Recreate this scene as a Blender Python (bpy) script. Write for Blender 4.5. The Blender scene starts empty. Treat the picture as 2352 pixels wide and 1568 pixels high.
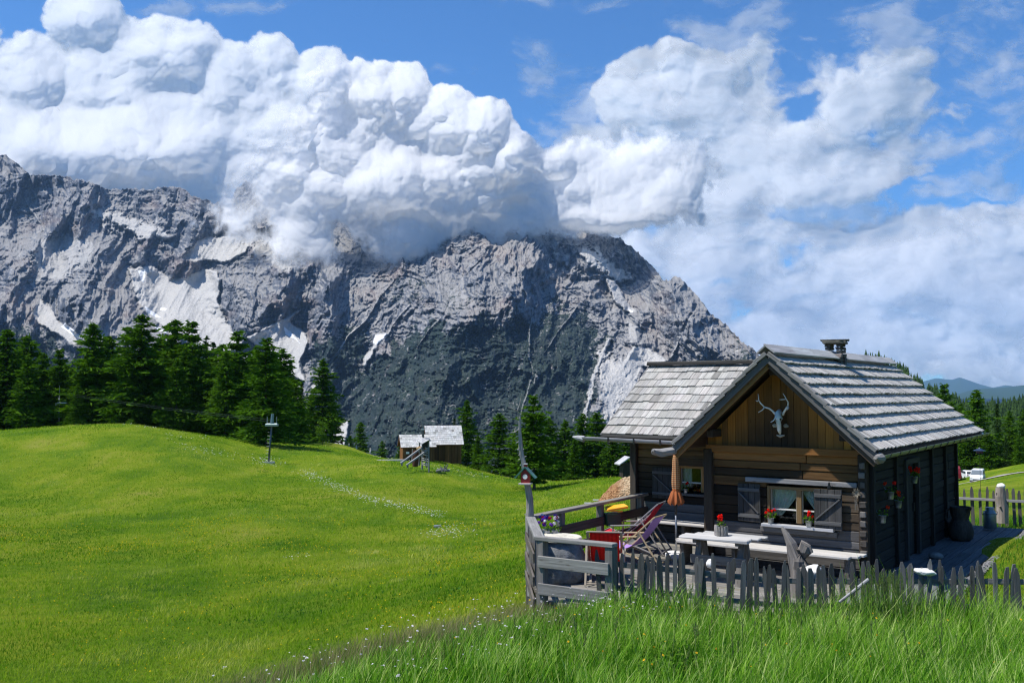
import bpy, math, random
import numpy as np
from mathutils import Vector, Matrix, Quaternion
random.seed(7)
PI = math.pi
R = math.radians
sc = bpy.context.scene
col = sc.collection

# ------------------------------------------------------------------ camera
CAMZ = 3.1
PITCH = R(3.08)
FPX = 2156.0                       # focal length in units of a 2352 px wide photo
cam_data = bpy.data.cameras.new('camera')
cam_data.sensor_width = 36.0
cam_data.lens = 36.0 * FPX / 2352.0
cam_data.clip_start = 0.1
cam_data.clip_end = 90000.0
cam = bpy.data.objects.new('camera', cam_data)
col.objects.link(cam)
cam.location = (0, 0, CAMZ)
cam.rotation_euler = (R(90) + PITCH, 0, 0)
sc.camera = cam

# ------------------------------------------------------------------ light
SUN_EL = R(62)
SUN_H = (-0.990, -0.139)           # horizontal direction towards the sun
sun_vec = Vector((SUN_H[0] * math.cos(SUN_EL), SUN_H[1] * math.cos(SUN_EL), math.sin(SUN_EL))).normalized()
ld = bpy.data.lights.new('sun', 'SUN')
ld.energy = 4.6
ld.angle = R(0.5)
ld.color = (1.0, 0.955, 0.88)
sun = bpy.data.objects.new('sun', ld)
col.objects.link(sun)
sun.rotation_euler = sun_vec.to_track_quat('Z', 'Y').to_euler()
sun.location = (-30, -5, 60)

sc.view_settings.view_transform = 'Standard'
sc.view_settings.look = 'None'
sc.view_settings.exposure = 0.48
sc.view_settings.gamma = 1.0
sc.cycles.use_denoising = True
try:
    sc.cycles.denoiser = 'OPENIMAGEDENOISE'
    sc.cycles.denoising_input_passes = 'RGB_ALBEDO_NORMAL'
    sc.cycles.denoising_prefilter = 'NONE'
except Exception:
    pass
sc.cycles.use_adaptive_sampling = True
sc.cycles.adaptive_threshold = 0.012
sc.cycles.pixel_filter_type = 'BLACKMAN_HARRIS'
sc.cycles.filter_width = 1.25
sc.cycles.max_bounces = 8
sc.cycles.diffuse_bounces = 3
sc.cycles.glossy_bounces = 2
sc.cycles.transmission_bounces = 4
sc.cycles.transparent_max_bounces = 12
sc.cycles.volume_bounces = 1
sc.cycles.sample_clamp_indirect = 6.0


# ------------------------------------------------------------------ node helper
class NT:
    def __init__(s, tree):
        s.t = tree
        s.n = tree.nodes
        s.l = tree.links

    def node(s, kind, **kw):
        nd = s.n.new(kind)
        for k, v in kw.items():
            setattr(nd, k, v)
        return nd

    def put(s, sock, v):
        if v is None:
            return
        if isinstance(v, bpy.types.NodeSocket):
            s.l.new(v, sock)
        elif isinstance(v, (tuple, list)):
            if sock.type == 'RGBA' and len(v) == 3:
                v = (*v, 1.0)
            sock.default_value = v
        else:
            sock.default_value = v

    def m(s, op, a, b=None, c=None, clamp=False):
        nd = s.node('ShaderNodeMath', operation=op, use_clamp=clamp)
        s.put(nd.inputs[0], a)
        s.put(nd.inputs[1], b)
        s.put(nd.inputs[2], c)
        return nd.outputs[0]

    def vm(s, op, a, b=None, scale=None):
        nd = s.node('ShaderNodeVectorMath', operation=op)
        s.put(nd.inputs[0], a)
        s.put(nd.inputs[1], b)
        if scale is not None:
            s.put(nd.inputs[3], scale)
        return nd.outputs['Value'] if op in ('LENGTH', 'DOT_PRODUCT', 'DISTANCE') else nd.outputs[0]

    def comb(s, x, y, z):
        nd = s.node('ShaderNodeCombineXYZ')
        s.put(nd.inputs[0], x); s.put(nd.inputs[1], y); s.put(nd.inputs[2], z)
        return nd.outputs[0]

    def sep(s, v):
        nd = s.node('ShaderNodeSeparateXYZ')
        s.put(nd.inputs[0], v)
        return nd.outputs

    def noise(s, vec, scale=5.0, detail=4.0, rough=0.5, dist=0.0, out='Fac', dim='3D', w=None):
        nd = s.node('ShaderNodeTexNoise', noise_dimensions=dim)
        s.put(nd.inputs['Vector'], vec)
        nd.inputs['Scale'].default_value = scale
        nd.inputs['Detail'].default_value = detail
        nd.inputs['Roughness'].default_value = rough
        nd.inputs['Distortion'].default_value = dist
        if w is not None:
            s.put(nd.inputs['W'], w)
        return nd.outputs[out]

    def vor(s, vec, scale=5.0, detail=0.0, rough=0.5, feature='F1', rnd=1.0, out='Distance', smooth=None):
        nd = s.node('ShaderNodeTexVoronoi', feature=feature)
        s.put(nd.inputs['Vector'], vec)
        nd.inputs['Scale'].default_value = scale
        nd.inputs['Detail'].default_value = detail
        nd.inputs['Roughness'].default_value = rough
        nd.inputs['Randomness'].default_value = rnd
        if smooth is not None:
            nd.inputs['Smoothness'].default_value = smooth
        return nd.outputs[out]

    def mapr(s, v, a, b, c=0.0, d=1.0, smooth=False):
        nd = s.node('ShaderNodeMapRange')
        nd.interpolation_type = 'SMOOTHSTEP' if smooth else 'LINEAR'
        s.put(nd.inputs[0], v)
        nd.inputs[1].default_value = a
        nd.inputs[2].default_value = b
        nd.inputs[3].default_value = c
        nd.inputs[4].default_value = d
        return nd.outputs[0]

    def mix(s, f, a, b, mode='MIX'):
        nd = s.node('ShaderNodeMix', data_type='RGBA', blend_type=mode)
        s.put(nd.inputs[0], f)
        s.put(nd.inputs[6], a)
        s.put(nd.inputs[7], b)
        return nd.outputs[2]

    def ramp(s, f, stops):
        nd = s.node('ShaderNodeValToRGB')
        s.put(nd.inputs[0], f)
        e = nd.color_ramp.elements
        while len(e) < len(stops):
            e.new(0.5)
        for i, (p, c) in enumerate(stops):
            e[i].position = p
            e[i].color = (*c, 1.0) if len(c) == 3 else c
        return nd.outputs[0]

    def mapping(s, vec, scale=(1, 1, 1), loc=(0, 0, 0), rot=(0, 0, 0)):
        nd = s.node('ShaderNodeMapping')
        s.put(nd.inputs[0], vec)
        nd.inputs['Location'].default_value = loc
        nd.inputs['Rotation'].default_value = rot
        nd.inputs['Scale'].default_value = scale
        return nd.outputs[0]

    def attr(s, name):
        return s.node('ShaderNodeAttribute', attribute_name=name)

    def bump(s, h, strength=0.5, dist=0.1):
        nd = s.node('ShaderNodeBump')
        nd.inputs['Strength'].default_value = strength
        nd.inputs['Distance'].default_value = dist
        s.put(nd.inputs['Height'], h)
        return nd.outputs[0]


# ------------------------------------------------------------------ sky and far clouds (world shader)
world = bpy.data.worlds.new('World')
sc.world = world
world.use_nodes = True
wt = world.node_tree
wt.nodes.clear()
W = NT(wt)


sky = W.node('ShaderNodeTexSky', sky_type='NISHITA')
sky.sun_disc = False
sky.sun_elevation = SUN_EL
sky.sun_rotation = math.atan2(SUN_H[0], SUN_H[1])
sky.altitude = 1800
sky.air_density = 1.0
sky.dust_density = 0.3
sky.ozone_density = 1.6
SKYS = 0.085
skc = W.mix(1.0, sky.outputs[0], (0.47, 0.95, 1.40), mode='MULTIPLY')
bg = W.node('ShaderNodeBackground')
W.put(bg.inputs[0], skc)
bg.inputs[1].default_value = SKYS
wo = W.node('ShaderNodeOutputWorld')
W.l.new(bg.outputs[0], wo.inputs[0])


# ------------------------------------------------------------------ numpy noise
def _hash(ix, iy, seed):
    h = (ix.astype(np.int64) * 374761393 + iy.astype(np.int64) * 668265263 + seed * 2246822519) & 0xFFFFFFFF
    h = ((h ^ (h >> 13)) * 1274126177) & 0xFFFFFFFF
    h = h ^ (h >> 16)
    return h


def perlin(x, y, seed=0):
    ix = np.floor(x); iy = np.floor(y)
    fx = x - ix; fy = y - iy
    u = fx * fx * fx * (fx * (fx * 6 - 15) + 10)
    v = fy * fy * fy * (fy * (fy * 6 - 15) + 10)

    def g(dx, dy):
        a = _hash(ix + dx, iy + dy, seed) * (2 * PI / 4294967296.0)
        return np.cos(a) * (fx - dx) + np.sin(a) * (fy - dy)
    n0 = g(0, 0) * (1 - u) + g(1, 0) * u
    n1 = g(0, 1) * (1 - u) + g(1, 1) * u
    return (n0 * (1 - v) + n1 * v) * 1.45


def fbm(x, y, octv=5, gain=0.5, lac=2.03, seed=0):
    a = 1.0; s = 0.0; f = 1.0
    for i in range(octv):
        s = s + a * perlin(x * f + 17.3 * i, y * f - 9.1 * i, seed + i)
        a *= gain; f *= lac
    return s


def ridged(x, y, octv=5, gain=0.5, lac=2.07, seed=0):
    a = 1.0; s = 0.0; f = 1.0; w = 1.0
    for i in range(octv):
        n = 1 - np.abs(perlin(x * f + 31.7 * i, y * f + 5.3 * i, seed + i)) * 1.6
        n = np.clip(n, 0, 1) ** 2 * w
        w = np.clip(n * 1.8, 0, 1)
        s = s + a * n
        a *= gain; f *= lac
    return s


def worley(x, y, seed=0):
    ix = np.floor(x); iy = np.floor(y)
    best = np.full(np.shape(x), 9.0)
    for dx in (-1, 0, 1):
        for dy in (-1, 0, 1):
            cx = ix + dx; cy = iy + dy
            h = _hash(cx, cy, seed); h2 = _hash(cx, cy, seed + 77)
            px = cx + h / 4294967296.0; py = cy + h2 / 4294967296.0
            best = np.minimum(best, (px - x) ** 2 + (py - y) ** 2)
    return best                    # squared distance


def billow(x, y, octv=5, gain=0.5, lac=2.1, seed=0):
    a = 1.0; s = 0.0; f = 1.0
    for i in range(octv):
        s = s + a * np.sqrt(np.clip(1.05 - worley(x * f + 13.1 * i, y * f + 7.7 * i, seed + 3 * i), 0, 2))
        a *= gain; f *= lac
    return s


def soft_billow(x, y, octv=4, gain=0.45, lac=2.1, seed=0, k=9.0):
    """rounded lobes with smooth valleys between them"""
    a = 1.0; tot = 0.0; f = 1.0
    for i in range(octv):
        X = x * f + 13.1 * i; Y = y * f + 7.7 * i
        ix = np.floor(X); iy = np.floor(Y)
        acc = 0.0
        for dx in (-1, 0, 1):
            for dy in (-1, 0, 1):
                cx = ix + dx; cy = iy + dy
                px = cx + _hash(cx, cy, seed + 3 * i) / 4294967296.0
                py = cy + _hash(cx, cy, seed + 3 * i + 77) / 4294967296.0
                acc = acc + np.exp(-k * ((px - X) ** 2 + (py - Y) ** 2))
        d2 = -np.log(acc + 1e-9) / k
        tot = tot + a * (0.75 - np.clip(d2, -0.1, 1.2))
        a *= gain; f *= lac
    return tot


def sstep(a, b, x):
    t = np.clip((x - a) / (b - a), 0, 1)
    return t * t * (3 - 2 * t)


def in_poly(px, py, poly):
    """signed soft inside measure: distance to the polygon edge, positive inside"""
    inside = np.zeros(px.shape, bool)
    dist = np.full(px.shape, 1e9)
    n = len(poly)
    for i in range(n):
        x1, y1 = poly[i]; x2, y2 = poly[(i + 1) % n]
        c = ((y1 > py) != (y2 > py))
        with np.errstate(divide='ignore', invalid='ignore'):
            xi = (x2 - x1) * (py - y1) / ((y2 - y1) if y2 != y1 else 1e-9) + x1
        inside ^= c & (px < xi)
        dx, dy = x2 - x1, y2 - y1
        t = np.clip(((px - x1) * dx + (py - y1) * dy) / (dx * dx + dy * dy + 1e-9), 0, 1)
        dist = np.minimum(dist, np.hypot(px - x1 - t * dx, py - y1 - t * dy))
    return np.where(inside, dist, -dist)


# ------------------------------------------------------------------ photo measurements -> world
_cp, _sp = math.cos(PITCH), math.sin(PITCH)


def unproj(px, py, depth):
    """world point seen at photo position (2352 x 1568 scale) at a distance along the optical axis"""
    a = (px - 1176.0) / FPX * depth
    b = (784.0 - py) / FPX * depth
    return a, depth * _cp - b * _sp, CAMZ + depth * _sp + b * _cp


def at_z(px, py, z):
    a = (px - 1176.0) / FPX; b = (784.0 - py) / FPX
    dz = _sp + b * _cp
    t = (z - CAMZ) / dz
    return Vector((a * t, (_cp - b * _sp) * t, z))


def at_y(px, py, Y):
    a = (px - 1176.0) / FPX; b = (784.0 - py) / FPX
    t = Y / (_cp - b * _sp)
    return Vector((a * t, Y, CAMZ + (_sp + b * _cp) * t))


# ------------------------------------------------------------------ object helpers
def tag(o, label=None, cat=None, group=None, kind=None):
    if label: o['label'] = label
    if cat: o['category'] = cat
    if group: o['group'] = group
    if kind: o['kind'] = kind
    return o


def link(name, me, mat=None, parent=None, smooth=False):
    o = bpy.data.objects.new(name, me)
    col.objects.link(o)
    if mat is not None:
        for mm in (mat if isinstance(mat, (list, tuple)) else [mat]):
            me.materials.append(mm)
    if parent is not None:
        o.parent = parent
    if smooth:
        me.polygons.foreach_set('use_smooth', np.ones(len(me.polygons), bool))
    return o


def empty(name, loc=(0, 0, 0), rz=0.0, parent=None):
    o = bpy.data.objects.new(name, None)
    col.objects.link(o)
    o.location = loc
    o.rotation_euler = (0, 0, rz)
    o.empty_display_size = 0.2
    if parent is not None:
        o.parent = parent
    return o


def mesh_np(name, verts, faces, smooth=False):
    """verts (n,3); faces (m,k) with a constant k"""
    me = bpy.data.meshes.new(name)
    verts = np.asarray(verts, np.float32); faces = np.asarray(faces, np.int32)
    me.vertices.add(len(verts))
    me.vertices.foreach_set('co', verts.ravel())
    k = faces.shape[1]
    me.loops.add(faces.size)
    me.loops.foreach_set('vertex_index', faces.ravel())
    me.polygons.add(len(faces))
    me.polygons.foreach_set('loop_start', np.arange(0, faces.size, k, dtype=np.int32))
    try:
        me.polygons.foreach_set('loop_total', np.full(len(faces), k, np.int32))
    except Exception:
        pass
    if smooth:
        me.polygons.foreach_set('use_smooth', np.ones(len(faces), bool))
    me.update(calc_edges=True)
    return me


def grid_faces(nr, nc):
    i = np.arange(nr * nc, dtype=np.int32).reshape(nr, nc)
    return np.stack([i[:-1, :-1], i[:-1, 1:], i[1:, 1:], i[1:, :-1]], -1).reshape(-1, 4)


def set_attr(me, name, vals, domain='POINT'):
    a = me.attributes.new(name, 'FLOAT', domain)
    a.data.foreach_set('value', np.asarray(vals, np.float32).ravel())


def set_color(me, name, vals):
    a = me.attributes.new(name, 'FLOAT_COLOR', 'POINT')
    v = np.ones((len(vals), 4), np.float32)
    v[:, :3] = vals
    a.data.foreach_set('color', v.ravel())


def new_mat(name, rough=0.8, spec=0.2):
    m = bpy.data.materials.new(name)
    m.use_nodes = True
    t = m.node_tree
    b = t.nodes['Principled BSDF']
    b.inputs['Roughness'].default_value = rough
    b.inputs['Specular IOR Level'].default_value = spec
    return m, NT(t), b


# ------------------------------------------------------------------ clouds: real relief surfaces lit by the sun
def cloud_mat(name, alb=0.93, tlf=0.55):
    m = bpy.data.materials.new(name)
    m.use_nodes = True
    t = m.node_tree
    t.nodes.clear()
    n = NT(t)
    a = n.attr('cover').outputs['Fac']
    df = n.node('ShaderNodeBsdfDiffuse'); df.inputs[0].default_value = (alb, alb, alb, 1)
    tl = n.node('ShaderNodeBsdfTranslucent'); tl.inputs[0].default_value = (alb, alb, alb, 1)
    mx = n.node('ShaderNodeMixShader'); mx.inputs[0].default_value = tlf
    t.links.new(df.outputs[0], mx.inputs[1]); t.links.new(tl.outputs[0], mx.inputs[2])
    tr = n.node('ShaderNodeBsdfTransparent')
    m2 = n.node('ShaderNodeMixShader')
    n.put(m2.inputs[0], a)
    t.links.new(tr.outputs[0], m2.inputs[1]); t.links.new(mx.outputs[0], m2.inputs[2])
    o = n.node('ShaderNodeOutputMaterial')
    t.links.new(m2.outputs[0], o.inputs[0])
    return m


def smax(vals, k):
    acc = vals[0]
    for v in vals[1:]:
        h = np.clip(0.5 + 0.5 * (v - acc) / k, 0, 1)
        acc = acc * (1 - h) + v * h + k * h * (1 - h)
    return acc


def blobs(px, py, lst, k):
    return smax([1 - np.hypot((px - cx) / rx, (py - cy) / ry) for cx, cy, rx, ry in lst], k)


def cloud_sheet(name, x0, x1, y0, y1, step, fn, mat, shells):
    """a bank is a few loose sheets of vapour one behind another, each with its own billows and gaps"""
    xs = np.arange(x0, x1 + step, step); ys = np.arange(y0, y1 + step, step)
    PX, PY = np.meshgrid(xs, ys)
    V, F, A = [], [], []
    off = 0
    for k in range(shells):
        alpha, depth = fn(PX, PY, k)
        X, Y, Z = unproj(PX, PY, depth)
        f = grid_faces(len(ys), len(xs))
        a = alpha.ravel()
        f = f[a[f].max(1) > 0.004]
        used = np.unique(f)
        remap = np.zeros(a.size, np.int32); remap[used] = np.arange(len(used))
        V.append(np.stack([X.ravel()[used], Y.ravel()[used], Z.ravel()[used]], 1))
        F.append(remap[f] + off); A.append(a[used]); off += len(used)
    me = mesh_np(name, np.concatenate(V), np.concatenate(F), smooth=True)
    set_attr(me, 'cover', np.concatenate(A))
    return link(name, me, mat)


BANK = [(-160, 190, 260, 150), (60, 185, 150, 115), (190, 45, 98, 78), (330, 150, 130, 120), (420, 150, 120, 105),
        (250, 190, 160, 120), (540, 195, 130, 100), (630, 165, 70, 92), (735, 200, 80, 98), (860, 245, 110, 105), (930, 240, 70, 92),
        (1010, 290, 110, 100), (1110, 310, 85, 85), (1175, 380, 75, 92), (300, 330, 520, 170), (700, 370, 400, 190),
        (950, 440, 340, 150), (0, 360, 300, 160), (1180, 480, 240, 75), (1370, 500, 170, 42), (700, 500, 110, 110), (930, 530, 110, 75),
        (1420, 420, 260, 120)]
HOLE = [(150, 430, 330, 55)]


def bank_fn(px, py, k, front=True):
    u, v = px / 1000, py / 1000
    wx = fbm(u * 6, v * 6, 4, seed=5) * 14; wy = fbm(u * 6 + 9, v * 6, 4, seed=9) * 14
    qx, qy = px + wx, py + wy
    s = blobs(qx, qy, BANK, 0.10)
    b = billow(qx / 105, qy / 105, 6, 0.52, 2.05, seed=3)            # 0..~2
    f = fbm(u * 14, v * 14, 6, 0.55, seed=21)
    low = np.maximum(sstep(380, 560, py), .8 * sstep(1180, 1400, px))                                         # misty underside
    bm = b - 1.75
    dn = s * 1.5 + bm * 0.42 * (1 - 0.6 * low) + f * (0.15 + 0.27 * low) + 0.02
    wisp = fbm(qx / 70, qy / 110, 7, 0.6, seed=40)
    dn = dn + low * wisp * 0.25
    a = sstep(0.0, 1.0, dn / (0.13 + 0.50 * low))
    # puffs drifting over the rock lower down
    for cx, cy, rx, ry, pk in [(575, 545, 60, 22, .8), (720, 570, 65, 85, 1.0), (600, 490, 110, 38, .7), (530, 480, 70, 45, .8),
                              (900, 560, 150, 60, .9), (1150, 535, 230, 32, .8), (820, 500, 150, 80, .55)]:
        w = 1 - np.hypot((qx - cx + 0.25 * (py - cy)) / rx, (qy - cy) / ry)
        a = np.maximum(a, sstep(-0.1, 0.9, w * 1.1 + wisp * 0.55) * pk)
    # clear patch round the needle
    hole = 1 - np.hypot((px - 565) / 60, (py - 450) / 42)
    a = a * (1 - 0.75 * sstep(-0.2, 0.7, hole + wisp * 0.5))
    hole = 1 - np.hypot((px - 820) / 90, (py - 520) / 55)
    a = a * (1 - 0.5 * sstep(-0.2, 0.8, hole + wisp * 0.6))
    sh = k * 31
    br = soft_billow(qx / (120 - 18 * k), qy / (108 - 14 * k), 4, 0.34, 2.1, seed=3 + sh, k=7) + soft_billow(qx / 240 + 4, qy / 200, 1, seed=13, k=6) * 1.2
    if k:
        g2 = fbm(qx / 62 + 5 * k, qy / 50, 6, 0.52, seed=300 + sh)
        a = a * (sstep(-0.1 - 0.12 * k, 1.0, dn / 0.8 + g2 * 0.5 + 0.15) * 0.72)
    big = fbm(px / 330, py / 260, 3, 0.5, seed=44)
    relief = np.clip(s, -0.2, 0.75) * 150 + br * 84 * (1 - 0.5 * low) + big * 110 + f * 3 + fbm(qx / 40, qy / 34, 3, 0.5, seed=47) * 5
    depth = 3130 + (470 - py) * 1.15 - relief * (1 - .45 * low) - 34 * k
    if not front:
        return a * (1 - sstep(560, 700, px + (py - 430) * .6 + 60 * f) * sstep(330, 400, py)), depth + 900 + (440 - py) * .55
    side = sstep(500, 640, px + (py - 430) * .75 + 60 * f)
    return a * side, depth


FAR_C = [(1440, 215, 75, 55), (1480, 195, 95, 90), (1560, 175, 95, 80), (1640, 215, 80, 100), (1560, 250, 190, 75)]
FAR_S = [(1700, 300, 330, 170), (1980, 240, 210, 120), (1780, 410, 230, 100), (1380, 400, 210, 110), (1560, 450, 260, 120),
         (1660, 540, 240, 90), (1900, 350, 230, 130), (1480, 600, 130, 60),
         (2200, 660, 520, 180), (2380, 540, 380, 85), (1720, 660, 280, 90), (1900, 800, 460, 150), (2350, 820, 480, 130), (1650, 620, 190, 60)]
FAR_T = [(2230, 90, 300, 120), (1720, 70, 190, 90), (1310, 210, 110, 60), (2150, 330, 130, 80), (2200, 420, 160, 60), (500, 20, 160, 30),
         (1280, 5, 130, 20), (2330, 180, 150, 80), (1650, 480, 700, 260)]


def far_fn(px, py, k):
    u, v = px / 1000, py / 1000
    wx = fbm(u * 5, v * 5, 5, seed=105) * 26; wy = fbm(u * 5 + 9, v * 5, 5, seed=109) * 26
    qx, qy = px + wx, py + wy
    c = blobs(qx, qy, FAR_C, 0.1)
    s = blobs(qx, qy, FAR_S, 0.25)
    t = blobs(qx, qy, FAR_T, 0.3)
    lowv = sstep(450, 800, py)
    b = billow(qx / 95, qy / (95 - 35 * lowv), 5, 0.55, 2.1, seed=103)
    n = fbm(qx / 260 + 0.4 * qy / 260, qy / 170, 8, 0.56, seed=121)
    f = fbm(qx / 60, qy / 45, 6, 0.55, seed=131)
    dc = c * 1.4 + (b - 1.8) * 0.35 + f * 0.08 + 0.05
    ds = s * 1.25 + n * 0.62 + f * 0.12 + (b - 1.8) * 0.18 + 0.12 * lowv
    a = np.maximum(sstep(0, 1, dc / 0.16), sstep(0, 1, ds / 0.42) * (0.97))
    th = fbm(qx / 200 + 0.5 * qy / 200, qy / 90, 8, 0.6, seed=141)
    a = np.maximum(a, np.clip(sstep(-0.1, 1.0, t * 0.8 + th * 0.9) * 0.55, 0, 1))
    sh = k * 31
    br = soft_billow(qx / (115 + 20 * k), qy / (105 - 20 * lowv), 4, 0.38, 2.1, seed=103 + sh, k=6)
    if k:
        g2 = fbm(qx / 150 + 5 * k, qy / 95, 7, 0.52, seed=400 + sh)
        a = a * sstep(-0.35, 1.0, g2 * 0.9 + np.maximum(c, s) * 0.6) * 0.8
    big = fbm(px / 300, py / 190, 4, 0.5, seed=144)
    rel = np.clip(np.maximum(c, s), -0.3, 0.6) * 500 + br * (60 + 170 * sstep(-.1, .3, c) + 10 * lowv) + fbm(qx / 230, qy / 150, 4, 0.40, seed=121) * 120 + big * 330
    depth = 45000 + (500 - py) * 32.0 - rel * 3.2 - 800 * k
    return a, depth


bank_mat = cloud_mat('cloud_white', 0.97)
clouds = cloud_sheet('cloud_bank', 380, 1700, 20, 640, 2.5, bank_fn, bank_mat, 4)
tag(clouds, 'white cumulus bank wrapped round the highest rocky peaks', 'cloud', kind='stuff')
back = cloud_sheet('cloud_bank', -420, 1150, -160, 560, 2.6, lambda x, y, k: bank_fn(x, y, k, False), bank_mat, 3)
tag(back, 'tall white cumulus towers rising behind the left ridge', 'cloud', kind='stuff')
far_mat = cloud_mat('cloud_far_white', 0.98, 0.68)
fc = cloud_sheet('clouds', -60, 2760, -300, 930, 3.0, far_fn, far_mat, 3)
tag(fc, 'broken white and grey clouds in the blue sky over the hut', 'cloud', kind='stuff')


# ------------------------------------------------------------------ the rocky massif
SKYLINE = [(-420, 300), (-260, 325), (-120, 345), (0, 360), (14, 358), (30, 372), (48, 384), (72, 402), (125, 402), (180, 414), (232, 430), (268, 440), (300, 435),
           (350, 436), (400, 431), (428, 437), (440, 456), (470, 460), (495, 470), (530, 462), (545, 432), (566, 420), (588, 426), (602, 452), (640, 440),
           (680, 400), (730, 385), (790, 420), (850, 400), (930, 440), (1000, 470), (1080, 500), (1150, 510), (1205, 540), (1238, 512), (1262, 524),
           (1285, 530), (1306, 546), (1335, 528), (1368, 524), (1405, 540), (1452, 568), (1488, 602), (1522, 648), (1538, 646), (1546, 634), (1562, 636),
           (1582, 664), (1610, 694), (1640, 730), (1668, 752), (1700, 782), (1735, 808), (1765, 832), (1810, 862), (1880, 892), (1990, 915)]
SCREE = [
    ([(295, 618), (345, 612), (372, 626), (388, 642), (430, 640), (465, 620), (500, 624), (508, 650), (500, 690), (518, 742), (548, 775), (560, 800), (470, 812), (440, 775), (385, 752), (345, 722), (322, 692)], 1.0),
    ([(420, 592), (452, 556), (502, 545), (560, 540), (606, 528), (566, 574), (520, 604), (486, 598), (450, 600)], .9),
    ([(92, 690), (112, 706), (130, 735), (160, 755), (192, 784), (168, 790), (130, 765), (92, 745), (74, 716)], .95),
    ([(560, 772), (600, 755), (640, 736), (690, 712), (668, 740), (700, 762), (712, 785), (690, 830), (704, 880), (650, 860), (620, 812)], .9),
    ([(862, 768), (892, 764), (872, 790), (848, 832), (836, 852), (830, 838), (856, 796)], 1.0),
    ([(1455, 795), (1490, 800), (1534, 826), (1526, 838), (1470, 846), (1440, 900), (1398, 970), (1392, 930), (1404, 860), (1440, 820)], .85),
    ([(1372, 800), (1410, 815), (1452, 846), (1470, 900), (1440, 1000), (1392, 985), (1380, 900)], .7),
    ([(1390, 640), (1412, 650), (1440, 690), (1464, 716), (1450, 722), (1416, 700)], .95),
    ([(1330, 560), (1366, 572), (1400, 600), (1450, 640), (1420, 652), (1380, 620), (1345, 600)], .7),
    ([(206, 482), (262, 484), (330, 505), (402, 545), (384, 560), (330, 545), (262, 520)], .7),
    ([(100, 540), (190, 535), (232, 570), (170, 640), (80, 650), (70, 590)], .5),
    ([(560, 560), (650, 520), (700, 560), (690, 640), (600, 600)], .55),
    ([(775, 985), (800, 965), (800, 1010), (786, 1040), (770, 1030)], .95),
    ([(1260, 530), (1300, 560), (1330, 640), (1290, 600), (1255, 560)], .35),
    ([(1440, 740), (1470, 750), (1478, 790), (1460, 800), (1446, 776)], .5),
    ([(1490, 560), (1530, 650), (1510, 660), (1470, 600)], .0),
]
CHUTES = [([(1222, 712), (1217, 760), (1214, 820), (1224, 850), (1212, 905), (1196, 960)], 4, .42), ([(1232, 850), (1228, 880)], 3, .4),
          ([(1330, 705), (1290, 760), (1252, 810)], 3, .42), ([(1400, 780), (1372, 850), (1352, 930), (1345, 985)], 8, .75),
          ([(740, 860), (712, 900), (700, 960)], 5, .9), ([(838, 740), (800, 775), (742, 850), (712, 890)], 3.5, .8),
          ([(1185, 700), (1176, 740)], 3, .6), ([(1040, 690), (1000, 740), (960, 800)], 3, .45), ([(1450, 900), (1420, 960)], 9, .6),
          ([(900, 640), (860, 700), (838, 742)], 3, .5), ([(1100, 600), (1050, 660), (990, 720)], 2.5, .4), ([(940, 700), (905, 745), (880, 790)], 4, .5),
          ([(60, 470), (100, 540)], 4, .5), ([(1600, 700), (1560, 780), (1540, 820)], 4, .5), ([(1640, 740), (1612, 830)], 4, .5), ([(1700, 800), (1640, 832)], 4, .5)]
SNOW = [[(652, 750), (668, 762), (692, 792), (680, 780), (656, 768)], [(332, 702), (352, 716), (372, 730), (356, 728), (336, 716)],
        [(862, 770), (890, 766), (866, 792), (856, 788)], [(318, 622), (334, 618), (330, 650), (322, 640)], [(1440, 706), (1456, 716), (1448, 718)],
        [(340, 737), (362, 750), (390, 766), (366, 760)], [(150, 742), (190, 776), (180, 778), (140, 750)], [(368, 706), (384, 708), (380, 714), (368, 712)]]
VEG = [([(704, 800), (745, 772), (800, 748), (836, 742), (862, 762), (842, 830), (870, 815), (925, 770), (960, 742), (1010, 730), (1060, 742), (1105, 712), (1160, 735), (1196, 700), (1240, 735),
         (1270, 705), (1325, 712), (1352, 742), (1400, 778), (1392, 850), (1378, 930), (1400, 1000), (1420, 1120), (700, 1120), (740, 980), (700, 930), (706, 860)], 1.0),
       ([(-420, 760), (0, 735), (60, 745), (120, 770), (200, 800), (420, 830), (700, 900), (700, 1120), (-420, 1120)], .85),
       ([(860, 620), (960, 610), (1010, 660), (960, 700), (880, 700)], .5), ([(1010, 640), (1090, 660), (1120, 700), (1050, 735), (990, 715)], .5),
       ([(1500, 700), (1560, 690), (1600, 760), (1560, 800), (1500, 770)], .35), ([(1690, 775), (1760, 830), (1800, 880), (1700, 870), (1680, 830)], .75),
       ([(1400, 900), (1480, 880), (1700, 880), (1990, 912), (1990, 1120), (1400, 1120)], 1.0), ([(190, 565), (236, 560), (240, 580), (196, 586)], .45)]
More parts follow.
